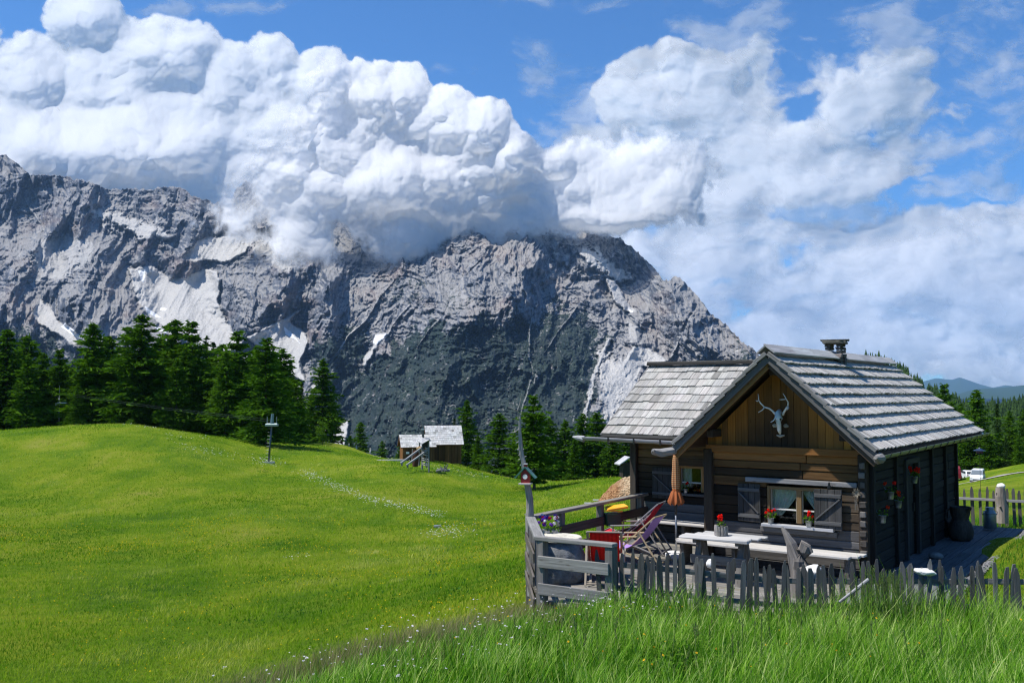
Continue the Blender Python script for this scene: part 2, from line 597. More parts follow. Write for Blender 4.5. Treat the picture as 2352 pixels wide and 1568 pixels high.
BUTT = [  # buttresses and hollows: polygon, metres towards the camera, softness (px)
    ([(90, 640), (200, 560), (280, 600), (335, 690), (345, 800), (200, 820), (130, 740)], 170, 60),
    ([(-420, 560), (20, 540), (80, 660), (90, 730), (200, 800), (-420, 900)], 210, 80),
    ([(520, 650), (640, 600), (720, 600), (712, 700), (600, 760), (548, 770), (510, 700)], 160, 45),
    ([(720, 600), (860, 590), (900, 660), (880, 760), (720, 780)], 130, 60),
    ([(900, 640), (1010, 560), (1260, 530), (1340, 700), (1420, 860), (1420, 1100), (820, 1100), (880, 780)], 330, 130),
    ([(1290, 545), (1370, 530), (1430, 700), (1480, 800), (1440, 820), (1350, 720)], 130, 40),
    ([(1390, 600), (1440, 640), (1450, 700), (1400, 690)], -90, 30),
    ([(1520, 650), (1560, 640), (1640, 740), (1720, 830), (1500, 850), (1480, 760)], 150, 45),
    ([(300, 610), (500, 610), (520, 760), (350, 740)], -170, 40),
    ([(380, 560), (600, 520), (560, 600), (400, 600)], -60, 25),
]


def polyline_d(px, py, pts):
    d = np.full(px.shape, 1e9)
    for (x1, y1), (x2, y2) in zip(pts[:-1], pts[1:]):
        dx, dy = x2 - x1, y2 - y1
        t = np.clip(((px - x1) * dx + (py - y1) * dy) / (dx * dx + dy * dy), 0, 1)
        d = np.minimum(d, np.hypot(px - x1 - t * dx, py - y1 - t * dy))
    return d


def build_mountain():
    xs = np.concatenate([np.arange(-420, -20, 5.0), np.arange(-20, 1830, 1.55), np.arange(1830, 1992, 4.0)])
    nr = 410
    sx = np.array([p[0] for p in SKYLINE]); sy = np.array([p[1] for p in SKYLINE])
    top = np.interp(xs, sx, sy)
    top = top + (fbm(xs / 26, xs * 0 + 1.5, 5, 0.6, seed=61) * 5.0) + ridged(xs / 12, xs * 0 + .5, 3, seed=66) * -3.0
    base = 1110.0
    t = np.linspace(0, 1, nr)[:, None]
    PX = np.repeat(xs[None, :], nr, 0)
    PY = top[None, :] * (1 - t) + base * t
    u, v = PX / 1000, PY / 1000
    wx = fbm(u * 5, v * 5, 6, .6, seed=71) * 20; wy = fbm(u * 5 + 3.3, v * 5 + 8, 6, .6, seed=72) * 20
    qx, qy = PX + wx, PY + wy
    # mean ramp: cliffs high up, gentler fans lower down
    k = np.clip((base - PY) / (base - 360), 0, 1)
    D = 1500 + 2150 * k ** 0.95
    scree = np.zeros(PX.shape); veg = np.zeros(PX.shape); snow = np.zeros(PX.shape)
    edge = fbm(PX / 34, PY / 34, 5, 0.6, seed=80)
    for poly, amt, soft in BUTT:
        s = in_poly(qx, qy, poly)
        D = D - amt * sstep(-soft, soft * 1.2, s)
    fine = fbm(PX / 9, PY / 9, 4, 0.6, seed=83)
    for poly, w in SCREE:
        s = in_poly(PX + wx * .25, PY + wy * .25, poly)
        soft = 3.0 if w > .8 else 11.0
        scree = np.maximum(scree, w * sstep(-soft, soft, s + edge * (3 if w > .8 else 14) + fine * (1.5 if w > .8 else 7)))
    for pts, w, a in CHUTES:
        dd = polyline_d(PX + wx * .35, PY, pts)
        scree = np.maximum(scree, a * sstep(1.2, 0.2, dd / (w * (0.75 + 0.5 * edge)) + fine * 0.35))
    for poly, w in VEG:
        s = in_poly(PX + wx * .6, PY + wy * .6, poly)
        vv = w * sstep(-26, 30, s + edge * 30)
        veg = np.maximum(veg, vv)
    for poly in SNOW:
        snow = np.maximum(snow, sstep(-1.2, 1.2, in_poly(PX, PY, poly) + fine * 0.8))
    rock = np.clip(1 - scree * 1.05, 0.0, 1)
    # gullies that run down the fall line, spreading from the ridge crests
    lean = np.clip(PX - 1240, -500, 500) * 0.0009
    gx = (qx - lean * (qy - 500) * 0.55)
    r0 = ridged(gx / 250 + 2.2, qy / 560 + 1, 3, 0.45, seed=90)
    r1 = ridged(gx / 118, qy / 270, 6, 0.58, seed=91)
    r2 = ridged(gx / 44 + 5, PY / 120, 6, 0.62, seed=95)
    r3 = ridged(gx / 13, PY / 46, 4, 0.65, seed=99)
    hard = (0.10 + 0.90 * rock)
    D = D - (r0 - 0.7) * 135 * (.3 + .7 * hard) - (r1 - 0.7) * 66 * hard - (r2 - 0.7) * 23 * hard - (r3 - .7) * 6.5 * hard
    # strata: stepped benches
    yy = qy + (qx - 900) * 0.05 + fbm(PX / 160, PY / 160, 3, seed=64) * 30
    band = fbm(yy / 13, PX / 900, 4, 0.6, seed=65)
    D = D + np.round(band * 3) / 3 * 15 * hard * sstep(0.0, 0.6, 0.45 + fbm(PX / 210, PY / 170, 3, seed=68))
    D = D + fbm(PX / 7.0, PY / 10.0, 4, 0.7, seed=98) * 4.5 * hard
    # fans: fine downhill flutes
    D = D - scree * ridged((PX + PY * .55) / 22, PY / 190, 3, 0.5, seed=97) * 5
    D = D + veg * fbm(PX / 4.6, PY / 4.6, 2, seed=90) * 9
    X, Y, Z = unproj(PX, PY, D)
    # back side of the massif
    nb = 14
    bx = [X]; by = [Y]; bz = [Z]
    rows = []
    for i in range(1, nb + 1):
        f = i / nb
        rows.append((X[0] * (1 + .28 * f), Y[0] * (1 + .28 * f), Z[0] - (Z[0] + 150) * f ** 1.3 + fbm(xs / 60, xs * 0 + i * .6, 3, seed=50) * 40 * f))
    rows = rows[::-1]
    X = np.vstack([np.array([r[0] for r in rows]), X]); Y = np.vstack([np.array([r[1] for r in rows]), Y]); Z = np.vstack([np.array([r[2] for r in rows]), Z])
    pad = lambda a: np.vstack([np.zeros((nb, a.shape[1])), a])
    me = mesh_np('mountain', np.stack([X.ravel(), Y.ravel(), Z.ravel()], 1), grid_faces(nr + nb, len(xs))[:, ::-1], smooth=False)
    set_attr(me, 'scree', pad(scree)); set_attr(me, 'veg', pad(veg)); set_attr(me, 'snow', pad(snow))
    set_attr(me, 'tone', pad(fbm(PX / 120, PY / 90, 5, 0.6, seed=76)))
    set_attr(me, 'strip', pad(fbm(gx / 8, PY / 55, 5, 0.65, seed=77) + .5 * fbm(PX / 30, yy / 7, 4, .6, seed=78)))
    m, n, b = new_mat('limestone', 0.95, 0.1)
    g = n.node('ShaderNodeNewGeometry')
    pos = g.outputs['Position']
    nz = n.sep(g.outputs['Normal'])[2]
    a_s = n.attr('scree').outputs['Fac']; a_v = n.attr('veg').outputs['Fac']; a_n = n.attr('snow').outputs['Fac']
    tone = n.attr('tone').outputs['Fac']; strip = n.attr('strip').outputs['Fac']
    n1 = n.noise(pos, 0.012, 6, 0.65)
    n2 = n.noise(n.mapping(pos, scale=(1, 1, 0.35)), 0.05, 5, 0.65)
    rockc = n.ramp(n.m('ADD', n.m('MULTIPLY', n1, 0.5), n.m('ADD', n.m('MULTIPLY', n2, 0.5), n.m('MULTIPLY', strip, 0.20))),
                   [(0.30, (0.066, 0.080, 0.108)), (0.48, (0.125, 0.140, 0.170)), (0.62, (0.215, 0.223, 0.245)), (0.78, (0.36, 0.358, 0.365))])
    rockc = n.mix(n.mapr(tone, 0.1, 0.9, 0, 0.5), rockc, (0.29, 0.21, 0.175))
    # flat ledges carry debris
    ledge = n.m('MULTIPLY', n.mapr(n.m('ADD', nz, n.m('MULTIPLY', n2, 0.35)), 0.82, 1.02), 0.55)
    rockc = n.mix(ledge, rockc, (0.42, 0.40, 0.37))
    n3 = n.noise(pos, 0.06, 6, 0.7)
    vegm = n.m('MULTIPLY', n.mapr(n.m('ADD', n.m('SUBTRACT', a_v, n.m('MULTIPLY', strip, .22)), n.m('MULTIPLY', n.m('SUBTRACT', n3, 0.5), 2.4)), 0.56, 0.74), 0.93, clamp=True)
    vegc = n.mix(n.mapr(n1, 0.35, 0.65), (0.008, 0.022, 0.027), (0.026, 0.048, 0.036))
    c = n.mix(vegm, rockc, vegc)
    n4 = n.noise(pos, 0.1, 4, 0.6)
    screec = n.mix(n4, (0.42, 0.41, 0.39), (0.62, 0.605, 0.58))
    sm = n.mapr(n.m('ADD', a_s, n.m('MULTIPLY', n.m('SUBTRACT', n3, 0.5), 0.5)), 0.25, 0.62)
    c = n.mix(sm, c, screec)
    c = n.mix(n.mapr(a_n, 0.4, 0.6), c, (0.88, 0.9, 0.93))
    n.put(b.inputs['Base Color'], c)
    bp = n.bump(n.m('ADD', n.noise(pos, 0.16, 5, 0.7), n.noise(pos, 0.03, 5, 0.7)), 0.8, 9.0)
    n.put(b.inputs['Normal'], bp)
    o = link('mountain', me, m)
    tag(o, 'grey limestone massif with pale scree fans under the clouds', 'mountain', kind='structure')
    return o


build_mountain()


# ------------------------------------------------------------------ terrain
def P3(px, py, Y):
    p = at_y(px, py, Y)
    return (p.x, p.y, p.z)


CTRL = [(1.21, 14.0, -.12), (3.7, 13.3, -.2), (6.2, 12.5, -.12), (9, 11.6, -.02), (2.5, 17, -.4), (5, 19, -.35), (0.35, 15.6, -.45), (8.2, 17.5, -.12), (10.2, 16.2, .42), (13, 15, .8),
        (9.2, 20.5, -.1), (12.5, 19.5, .2), (-2.3, 9.5, 0.12), (-1.2, 11.5, .06), (-.2, 13, -.12), (1, 8.5, .25), (3.5, 8, .35), (6, 7.5, .5), (9, 7, .6), (0, 4, .9), (0, 0, 1.5), (5, 3, 1.1), (-5, 3, .3), (-10, 8, -1.6),
        (-25, 8, -3.2), (0, -40, 4), (-40, -20, 0), (40, -10, 4), (30, 15, 1.5), (60, 40, 0), (-70, 30, -4), (-90, 90, -3), (11.5, 22.7, -.2), (17, 22, .1),
        (6.0, 26, -.9), (2.5, 24, -1.0),
        P3(600, 1560, 14), P3(900, 1450, 17), P3(1100, 1385, 18.5), P3(300, 1568, 16.5), P3(0, 1568, 17.5), P3(0, 1400, 27), P3(500, 1400, 27),
        P3(1150, 1300, 27), P3(1000, 1300, 34), P3(500, 1300, 38), P3(0, 1250, 48), P3(500, 1200, 58), P3(1000, 1220, 54), P3(0, 1100, 88), P3(300, 1100, 86),
        P3(600, 1130, 80), P3(900, 1160, 70), P3(1100, 1165, 74), P3(1200, 1200, 56), P3(1300, 1180, 58), P3(0, 994, 135), P3(300, 985, 140), P3(150, 989, 140), P3(450, 1000, 138),
        P3(560, 1012, 132), P3(616, 1063, 112), P3(700, 1018, 165), P3(780, 1024, 185), P3(850, 1044, 175), P3(900, 1058, 150), P3(1000, 1056, 140), P3(1020, 1083, 100), P3(1100, 1085, 130), P3(1200, 1103, 118),
        P3(1215, 1132, 88), P3(1320, 1108, 112), P3(1400, 1098, 100), P3(1420, 1142, 56), P3(1330, 1140, 72), P3(2230, 1107, 125), P3(2352, 1085, 115), P3(2300, 1130, 70), P3(2280, 1112, 95), P3(2352, 1065, 140), P3(2250, 1085, 145),
        P3(-200, 1000, 130), (-150, 180, -14), (-60, 190, -16), (-10, 230, -22), (20, 180, -20), (60, 190, -18), (110, 200, -14), (150, 120, -6), (100,150,-9), (-20, 320, -50), (80, 320, -30), (-160, 300, -40), (200, 300, 0)]


def warp_xy(x, y):
    r = np.hypot(x, y) + 1e-9
    w = np.arcsinh(r / 12.0) / r
    return x * w, y * w


_c = np.array(CTRL, float)
_cx, _cy = warp_xy(_c[:, 0], _c[:, 1])


def _tps(r2):
    return 0.5 * r2 * np.log(r2 + 1e-12)


_n = len(_c)
_A = np.zeros((_n + 3, _n + 3))
_A[:_n, :_n] = _tps((_cx[:, None] - _cx[None]) ** 2 + (_cy[:, None] - _cy[None]) ** 2) + np.eye(_n) * 0.0008
_A[:_n, _n] = 1; _A[:_n, _n + 1] = _cx; _A[:_n, _n + 2] = _cy
_A[_n, :_n] = 1; _A[_n + 1, :_n] = _cx; _A[_n + 2, :_n] = _cy
_w = np.linalg.solve(_A, np.concatenate([_c[:, 2], [0, 0, 0]]))


def ground_z(x, y):
    x = np.asarray(x, float); y = np.asarray(y, float)
    sh = x.shape
    x = x.ravel(); y = y.ravel()
    wx, wy = warp_xy(x, y)
    z = np.full(x.shape, _w[_n]) + _w[_n + 1] * wx + _w[_n + 2] * wy
    for i in range(_n):
        z += _w[i] * _tps((wx - _cx[i]) ** 2 + (wy - _cy[i]) ** 2)
    r = np.hypot(x, y)
    far = -40 - 105 * sstep(300, 1300, r)
    z = z * (1 - sstep(210, 400, r)) + far * sstep(210, 400, r)
    amp = sstep(14, 60, r) * (1 - sstep(400, 900, r))
    z = z + amp * (fbm(x / 21, y / 21, 3, seed=201) * 0.16 + fbm(x / 6, y / 6, 3, seed=202) * 0.05)
    z = z + fbm(x / 1.1, y / 1.1, 3, seed=203) * 0.022
    return z.reshape(sh)


def gz(x, y):
    return float(ground_z(np.array([x]), np.array([y]))[0])


def build_ground():
    rr = np.concatenate([[0.3], np.geomspace(1.2, 420, 520), np.geomspace(440, 27500, 44)])
    az = np.concatenate([np.linspace(-PI, R(-42), 60)[:-1], np.linspace(R(-42), R(42), 620), np.linspace(R(42), PI, 60)[1:]])
    RR, AZ = np.meshgrid(rr, az, indexing='ij')
    X = RR * np.sin(AZ); Y = RR * np.cos(AZ)
    Z = ground_z(X, Y)
    me = mesh_np('ground', np.stack([X.ravel(), Y.ravel(), Z.ravel()], 1), grid_faces(len(rr), len(az))[:, ::-1], smooth=True)
    # worn tracks, path, bare places
    dirt = np.zeros(X.shape)
    o = link('ground', me, None)
    m, n, b = new_mat('meadow', 0.95, 0.05)
    pos = n.node('ShaderNodeNewGeometry').outputs['Position']
    big = n.noise(pos, 0.05, 6, 0.65)
    mid = n.noise(n.mapping(pos, scale=(1, .5, 1)), 0.22, 5, 0.6, 0.6)
    fine = n.noise(pos, 2.4, 6, 0.75)
    f = n.m('ADD', n.m('MULTIPLY', big, 0.48), n.m('ADD', n.m('MULTIPLY', mid, 0.40), n.m('MULTIPLY', fine, 0.24)))
    c = n.ramp(f, [(0.42, (0.055, 0.140, 0.010)), (0.52, (0.140, 0.245, 0.012)), (0.60, (0.235, 0.310, 0.018)), (0.70, (0.32, 0.33, 0.06))])
    r = n.vm('LENGTH', pos)
    c = n.mix(n.mapr(r, 250, 420), c, (0.018, 0.035, 0.012))
    n.put(b.inputs['Base Color'], c)
    n.put(b.inputs['Normal'], n.bump(n.m('ADD', fine, n.noise(pos, 9.0, 4, 0.7)), 1.0, 0.30))
    me.materials.append(m)
    tag(o, 'sunlit green alpine meadow rolling up to a crest', 'meadow', kind='structure')
    return o


build_ground()


# ------------------------------------------------------------------ far wooded hills on the right
HILL = [(1600, 1070), (1700, 960), (1790, 860), (1850, 828), (1900, 818), (1960, 822), (2020, 832), (2060, 852), (2100, 882), (2135, 904), (2170, 918), (2200, 932), (2240, 942), (2290, 938),
        (2352, 934), (2450, 925), (2700, 880), (3000, 900)]


def hill_mesh(name, prof, Dtop, Dbase, ybase, nx, nr, seed, amp):
    xs = np.linspace(prof[0][0], prof[-1][0], nx)
    top = np.interp(xs, [p[0] for p in prof], [p[1] for p in prof])
    t = np.linspace(0, 1, nr)[:, None]
    PX = np.repeat(xs[None], nr, 0)
    PY = top[None] * (1 - t) + ybase * t
    D = Dtop * (1 - t) ** 1.1 + Dbase * (1 - (1 - t) ** 1.1) + fbm(PX / 90, PY / 60, 4, seed=seed) * amp
    X, Y, Z = unproj(PX, PY, D)
    nb = 5
    X = np.vstack([X[0] * (1 + .1 * i) for i in range(nb, 0, -1)] + [X]); Y = np.vstack([Y[0] * (1 + .1 * i) for i in range(nb, 0, -1)] + [Y])
    Z = np.vstack([np.maximum(Z[0] - abs(amp) * 0.8 * i, -140) for i in range(nb, 0, -1)] + [Z])
    me = mesh_np(name, np.stack([X.ravel(), Y.ravel(), Z.ravel()], 1), grid_faces(nr + nb, nx)[:, ::-1], smooth=True)
    return me, (X[nb:], Y[nb:], Z[nb:])


fm, n_, b_ = new_mat('forest_floor', 1.0, 0.0)
pos_ = n_.node('ShaderNodeNewGeometry').outputs['Position']
n_.put(b_.inputs['Base Color'], n_.mix(n_.noise(pos_, 0.02, 5, 0.6), (0.014, 0.032, 0.012), (0.045, 0.075, 0.02)))
hm, hill_pts = hill_mesh('hill', HILL, 760, 260, 1085, 150, 60, 301, 50)
tag(link('hill', hm, fm), 'dark wooded hillside falling to the right behind the hut', 'hill', kind='structure')
RIDGE = [(1700, 905), (2080, 900), (2120, 876), (2150, 868), (2185, 872), (2205, 866), (2250, 882), (2280, 890), (2310, 884), (2352, 890), (2450, 880), (2700, 895), (3100, 905)]
rm_, _ = hill_mesh('mountains', RIDGE, 24000, 19000, 915, 240, 14, 305, 600)
tag(link('mountains', rm_, fm), 'faint blue ridge on the far horizon', 'mountain', kind='structure')
RIDGE2 = [(1900, 915), (2200, 905), (2240, 893), (2300, 890), (2352, 884), (2420, 890), (2600, 880), (3000, 900)]
rm2, _ = hill_mesh('mountains', RIDGE2, 15000, 12000, 916, 200, 14, 306, 400)
tag(link('mountains', rm2, fm), 'blue wooded ridge in front of the farthest one', 'mountain', kind='structure')


# ------------------------------------------------------------------ conifers
def foliage_mat(name, dark, light, trans=0.25):
    m = bpy.data.materials.new(name)
    m.use_nodes = True
    t = m.node_tree
    t.nodes.clear()
    n = NT(t)
    a = n.attr('tone').outputs['Fac']
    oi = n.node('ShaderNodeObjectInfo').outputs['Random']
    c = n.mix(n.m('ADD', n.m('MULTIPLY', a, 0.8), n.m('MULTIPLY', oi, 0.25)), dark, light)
    d = n.node('ShaderNodeBsdfDiffuse'); n.put(d.inputs[0], c)
    tl = n.node('ShaderNodeBsdfTranslucent')
    n.put(tl.inputs[0], n.mix(1.0, c, (1.15, 1.25, 0.55), mode='MULTIPLY'))
    mx = n.node('ShaderNodeMixShader'); mx.inputs[0].default_value = trans
    t.links.new(d.outputs[0], mx.inputs[1]); t.links.new(tl.outputs[0], mx.inputs[2])
    o = n.node('ShaderNodeOutputMaterial')
    t.links.new(mx.outputs[0], o.inputs[0])
    return m


larch_mat = foliage_mat('larch_needles', (0.012, 0.045, 0.006), (0.095, 0.200, 0.014), 0.32)
spruce_mat = foliage_mat('spruce_needles', (0.010, 0.030, 0.010), (0.045, 0.090, 0.020), 0.2)
leaf_mat = foliage_mat('broad_leaves', (0.05, 0.13, 0.01), (0.14, 0.26, 0.03), 0.4)
bark_mat, nb_, bb_ = new_mat('bark', 0.95, 0.05)
nb_.put(bb_.inputs['Base Color'], nb_.ramp(nb_.noise(nb_.mapping(nb_.node('ShaderNodeTexCoord').outputs['Object'], scale=(1, 1, .2)), 6, 5, .7), [(0.3, (0.035, 0.026, 0.02)), (0.7, (0.14, 0.11, 0.085))]))


def conifer(seed, kind):
    """unit-height tree: returns crown verts/faces/tone and trunk mesh"""
    rng = np.random.default_rng(seed)
    V, T = [], []
    if kind == 'larch':
        rad, levels, start, droop = 0.29, 72, 0.07, 0.26
    elif kind == 'skirt':
        rad, levels, start, droop = 0.29, 70, 0.015, 0.34
    else:
        rad, levels, start, droop = 0.145, 56, 0.05, 0.75
    wob = rng.uniform(0, 6.28, 4)
    quads = []
    tones = []
    for li in range(levels):
        h = start + (1 - start) * (max(0.0, li + rng.uniform(-1.6, 1.6)) / levels) ** 0.96
        h = min(max(h.real, start), 0.995)
        k = max(0.0, 1 - (h - start) / (1 - start))
        env = rad * (k ** 0.66) * (0.82 + 0.18 * math.sin(h * 23 + wob[0])) + 0.006
        if kind != 'spruce':
            env *= min(1.0, 0.45 + (h - start) * 4.5) if kind == 'larch' else 1
        nbr = int(4 + 5 * k ** 0.5)
        for bi in range(nbr):
            a = rng.uniform(0, 2 * PI)
            L = env * rng.uniform(0.40, 1.2) * (1 + 0.16 * math.sin(3 * a + wob[1] + h * 7))
            if rng.random() < 0.10:
                L *= 1.35
            up = (0.25 + 0.35 * (1 - k)) * L if kind != 'spruce' else 0.05 * L
            ns = max(3, int(4 + 26 * L / rad * (0.6 if kind == 'spruce' else 0.8)))
            bt = rng.uniform(-0.12, 0.12)
            for s in range(ns):
                q = (s + rng.uniform(0, 1)) / ns
                q = q ** 0.72
                r = L * q
                zz = h + up * q - droop * L * q * q + rng.normal(0, .0065)
                side = rng.normal(0, 0.17) * L * (0.35 + 0.8 * (1 - abs(q - .55)))
                cx = r * math.cos(a) - side * math.sin(a)
                cy = r * math.sin(a) + side * math.cos(a)
                size = rng.uniform(0.006, 0.0150) * (1.3 if kind != 'spruce' else 0.9)
                out = np.array([math.cos(a + rng.normal(0, .6)), math.sin(a + rng.normal(0, .6)), rng.normal(-.28 if kind == 'spruce' else -0.05, .35)])
                out /= np.linalg.norm(out)
                w = rng.normal(0, 1, 3); w -= out * w.dot(out); w /= np.linalg.norm(w) + 1e-9
                c = np.array([cx, cy, zz])
                l = size * rng.uniform(1.2, 2.6)
                quads.append([c - out * l * .6, c + w * size * .55, c + out * l, c - w * size * .55])
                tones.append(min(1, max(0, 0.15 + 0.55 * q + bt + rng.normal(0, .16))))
    q = np.array(quads)
    n = len(q)
    me = mesh_np('crown', q.reshape(-1, 3), np.arange(n * 4).reshape(n, 4))
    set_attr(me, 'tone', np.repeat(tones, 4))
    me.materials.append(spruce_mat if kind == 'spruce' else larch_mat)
    # trunk with a slight bend and limb stubs
    tv, tf = [], []
    ring = 7
    hs = np.linspace(-0.03, 0.97, 9)
    for i, h in enumerate(hs):
        rr = 0.0135 * (1 - max(h, 0)) ** 0.8 + 0.0012 + (0.006 if h < 0 else 0)
        ox, oy = 0.004 * math.sin(h * 5 + wob[2]), 0.004 * math.cos(h * 4 + wob[3])
        for j in range(ring):
            an = 2 * PI * j / ring
            tv.append((ox + rr * math.cos(an), oy + rr * math.sin(an), h))
    for i in range(len(hs) - 1):
        for j in range(ring):
            a = i * ring + j; b = i * ring + (j + 1) % ring
            tf.append((a, b, b + ring, a + ring))
    for _ in range(26):                      # bare limbs
        h = rng.uniform(start * .6, .8); a = rng.uniform(0, 6.28); L = rad * (1 - h) * rng.uniform(.5, .9)
        b0 = len(tv); w = .0022
        d = np.array([math.cos(a), math.sin(a), .1]); p = np.array([0, 0, h]); e = p + d * L
        sd = np.array([-math.sin(a), math.cos(a), 0]) * w
        tv += [tuple(p + sd), tuple(p - sd), tuple(e - sd * .3), tuple(e + sd * .3)]
        tf.append((b0, b0 + 1, b0 + 2, b0 + 3))
    tm = mesh_np('trunk', tv, tf, smooth=False)
    tm.materials.append(bark_mat)
    return me, tm


def leafy(seed):
    rng = np.random.default_rng(seed)
    quads, tones = [], []
    for cl in range(34):
        a = rng.uniform(0, 6.28); h = rng.uniform(.28, 1.0); rr = .30 * math.sin(PI * min(1, (h - .18) / .86)) * rng.uniform(.3, 1)
        c0 = np.array([rr * math.cos(a), rr * math.sin(a), h - .03])
        for s in range(60):
            c = c0 + rng.normal(0, .045, 3)
            u = rng.normal(0, 1, 3); u /= np.linalg.norm(u); w = np.cross(u, rng.normal(0, 1, 3)); w /= np.linalg.norm(w)
            z = rng.uniform(.014, .028)
            quads.append([c - u * z, c + w * z * .6, c + u * z, c - w * z * .6]); tones.append(rng.uniform(0, 1))
    q = np.array(quads); n = len(q)
    me = mesh_np('crown', q.reshape(-1, 3), np.arange(n * 4).reshape(n, 4)); set_attr(me, 'tone', np.repeat(tones, 4)); me.materials.append(leaf_mat)
    return me


LARCH = [conifer(s, 'larch') for s in (1, 2, 3, 4)]
SKIRT = [conifer(s, 'skirt') for s in (11, 12, 13)]
SPRUCE = [conifer(s, 'spruce') for s in (21, 22, 23)]
LEAFY = (leafy(31), LARCH[0][1])


def tree(name, kindmesh, px, py_top, depth, wide, label, cat, group=None, base=None):
    p = at_y(px, py_top, depth)
    z0 = gz(p.x, p.y) if base is None else base
    h = p.z - z0
    root = empty(name, (p.x, p.y, z0), random.uniform(0, 6.28))
    c = bpy.data.objects.new('crown', kindmesh[0]); t = bpy.data.objects.new('trunk', kindmesh[1])
    for o in (c, t):
        col.objects.link(o); o.parent = root
        o.scale = (h * wide, h * wide, h)
    t.scale = (h, h, h)
    tag(root, label, cat, group)
    return root


# (x, top y, depth, widening, mesh kind)
L, K, S = 'L', 'K', 'S'
LEFT_TREES = [(-60, 740, 150, 1.2, L), (18, 757, 148, 1.25, L), (62, 770, 158, 1.1, L), (100, 812, 150, 1.0, L), (137, 802, 150, 1.05, L), (168, 842, 150, .9, L), (214, 742, 150, 1.2, L), (252, 772, 160, 1.1, L),
              (290, 770, 152, 1.1, L), (326, 722, 148, 1.35, L), (368, 775, 158, 1.1, L), (402, 734, 155, 1.15, L), (440, 738, 153, 1.1, L), (474, 775, 190, 1.0, S), (491, 786, 195, 1.0, S), (512, 790, 160, 1.0, L),
              (544, 760, 150, 1.25, L), (588, 800, 160, 1.0, L), (612, 774, 132, 1.3, K), (650, 800, 158, 1.1, L), (668, 826, 168, .9, S), (692, 872, 172, .9, S), (742, 826, 175, 1.2, K), (715, 905, 182, .9, L), (765, 910, 184, .9, L)]
_tops = sorted((t[0], t[1]) for t in LEFT_TREES)
for _i, _x in enumerate(range(-50, 700, 19)):
    _t = float(np.interp(_x, [a for a, b in _tops], [b for a, b in _tops]))
    LEFT_TREES.append((_x + 3 * (_i % 3), max(_t, 770) + 28 + 47 * ((_i * 7) % 5) / 5, 146 + 4 * (_i % 6), 1.15, L if _i % 3 else K))
MID_TREES = [(828, 968, 205, 1.2, K), (805, 1000, 200, 1.0, K), (878, 1012, 210, 1.1, K), (1044, 957, 190, .8, S), (1072, 921, 170, 1.15, K), (1098, 1000, 160, 1.0, K), (1148, 947, 150, 1.45, K), (1180, 1012, 148, 1.2, K),
             (1226, 908, 92, 1.25, L), (1262, 958, 150, 1.2, K), (1298, 966, 150, 1.25, K), (1338, 950, 152, 1.15, K), (1372, 944, 155, 1.2, K), (1405, 985, 150, 1.2, K), (1438, 980, 150, 1.2, K), (1245, 1010, 140, 1.0, K),
             (1320, 1010, 142, 1.1, K), (1116, 1040, 158, 1.0, K), (1470, 1000, 150, 1.2, K), (920, 1010, 215, .9, K), (1020, 1000, 200, 1.0, K)]
RIGHT_TREES = [(2168, 882, 175, 1.0, L), (2206, 930, 180, 1.1, K), (2242, 896, 150, 1.25, K), (2290, 922, 160, .95, S), (2318, 945, 150, 1.1, K), (2352, 940, 145, 1.15, K), (2225, 985, 150, 1.2, K), (2268, 985, 146, 1.2, K), (2310, 1000, 145, 1.1, S),
               (2150, 960, 170, 1.1, K), (2395, 900, 150, 1.1, K), (2340, 1000, 140, 1.0, K), (2185, 1010, 150, 1.1, K)]
MESH = {L: LARCH, K: SKIRT, S: SPRUCE}
GRP = ['conifers of the dark wood behind the meadow crest', 'conifers standing behind the two far huts and the dead trunk', 'conifers beyond the parked cars']
SPECIAL = {(0, 742): 'lone bright green larch at the right end of the left wood, beside the bare scree', (0, 612): 'broad larch with branches to the ground, casting a long shadow behind the lift pylon',
           (0, 326): 'tallest and widest larch of the left wood, above the highest swell of the meadow', (0, 544): 'bright green larch just left of the one whose branches reach the ground',
           (1, 1226): 'tall larch on the meadow right behind the dead trunk, its bare stem and shadow showing', (1, 1148): 'broad green conifer between the larger far hut and the dead trunk',
           (1, 1072): 'slender conifer close to the right side of the larger far hut', (1, 828): 'small conifer alone beside the walkers on the crest', (2, 2242): 'tall conifer above the parked white cars',
           (2, 2168): 'light green tree top showing over the slope of the shingle roof', (0, 474): 'thin black spruce spire against the pale scree', (0, 692): 'low dark spruce at the foot of the left wood'}
for gi, lst in enumerate((LEFT_TREES, MID_TREES, RIGHT_TREES)):
    for i, (px, pt, dep, wd, kd) in enumerate(lst):
        lab = SPECIAL.get((gi, px))
        nm = {'L': 'larch_tree', 'K': 'conifer_tree', 'S': 'spruce_tree'}[kd]
        generic = ['dark green %s in the close wood along the meadow crest', 'green %s in the belt behind the far huts and dead trunk', 'dark green %s in the wood beyond the parked cars'][gi] % {'L': 'larch', 'K': 'conifer', 'S': 'narrow spruce'}[kd]
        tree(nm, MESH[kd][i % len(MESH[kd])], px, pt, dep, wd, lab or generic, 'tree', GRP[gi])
tree('young_tree', LEAFY, 741, 966, 150, 1.0, 'small bright green broadleaf sapling in front of the lone larch', 'tree')
tree('bush', LEAFY, 300, 962, 139, 1.6, 'low light green bush under the tallest larch', 'bush')


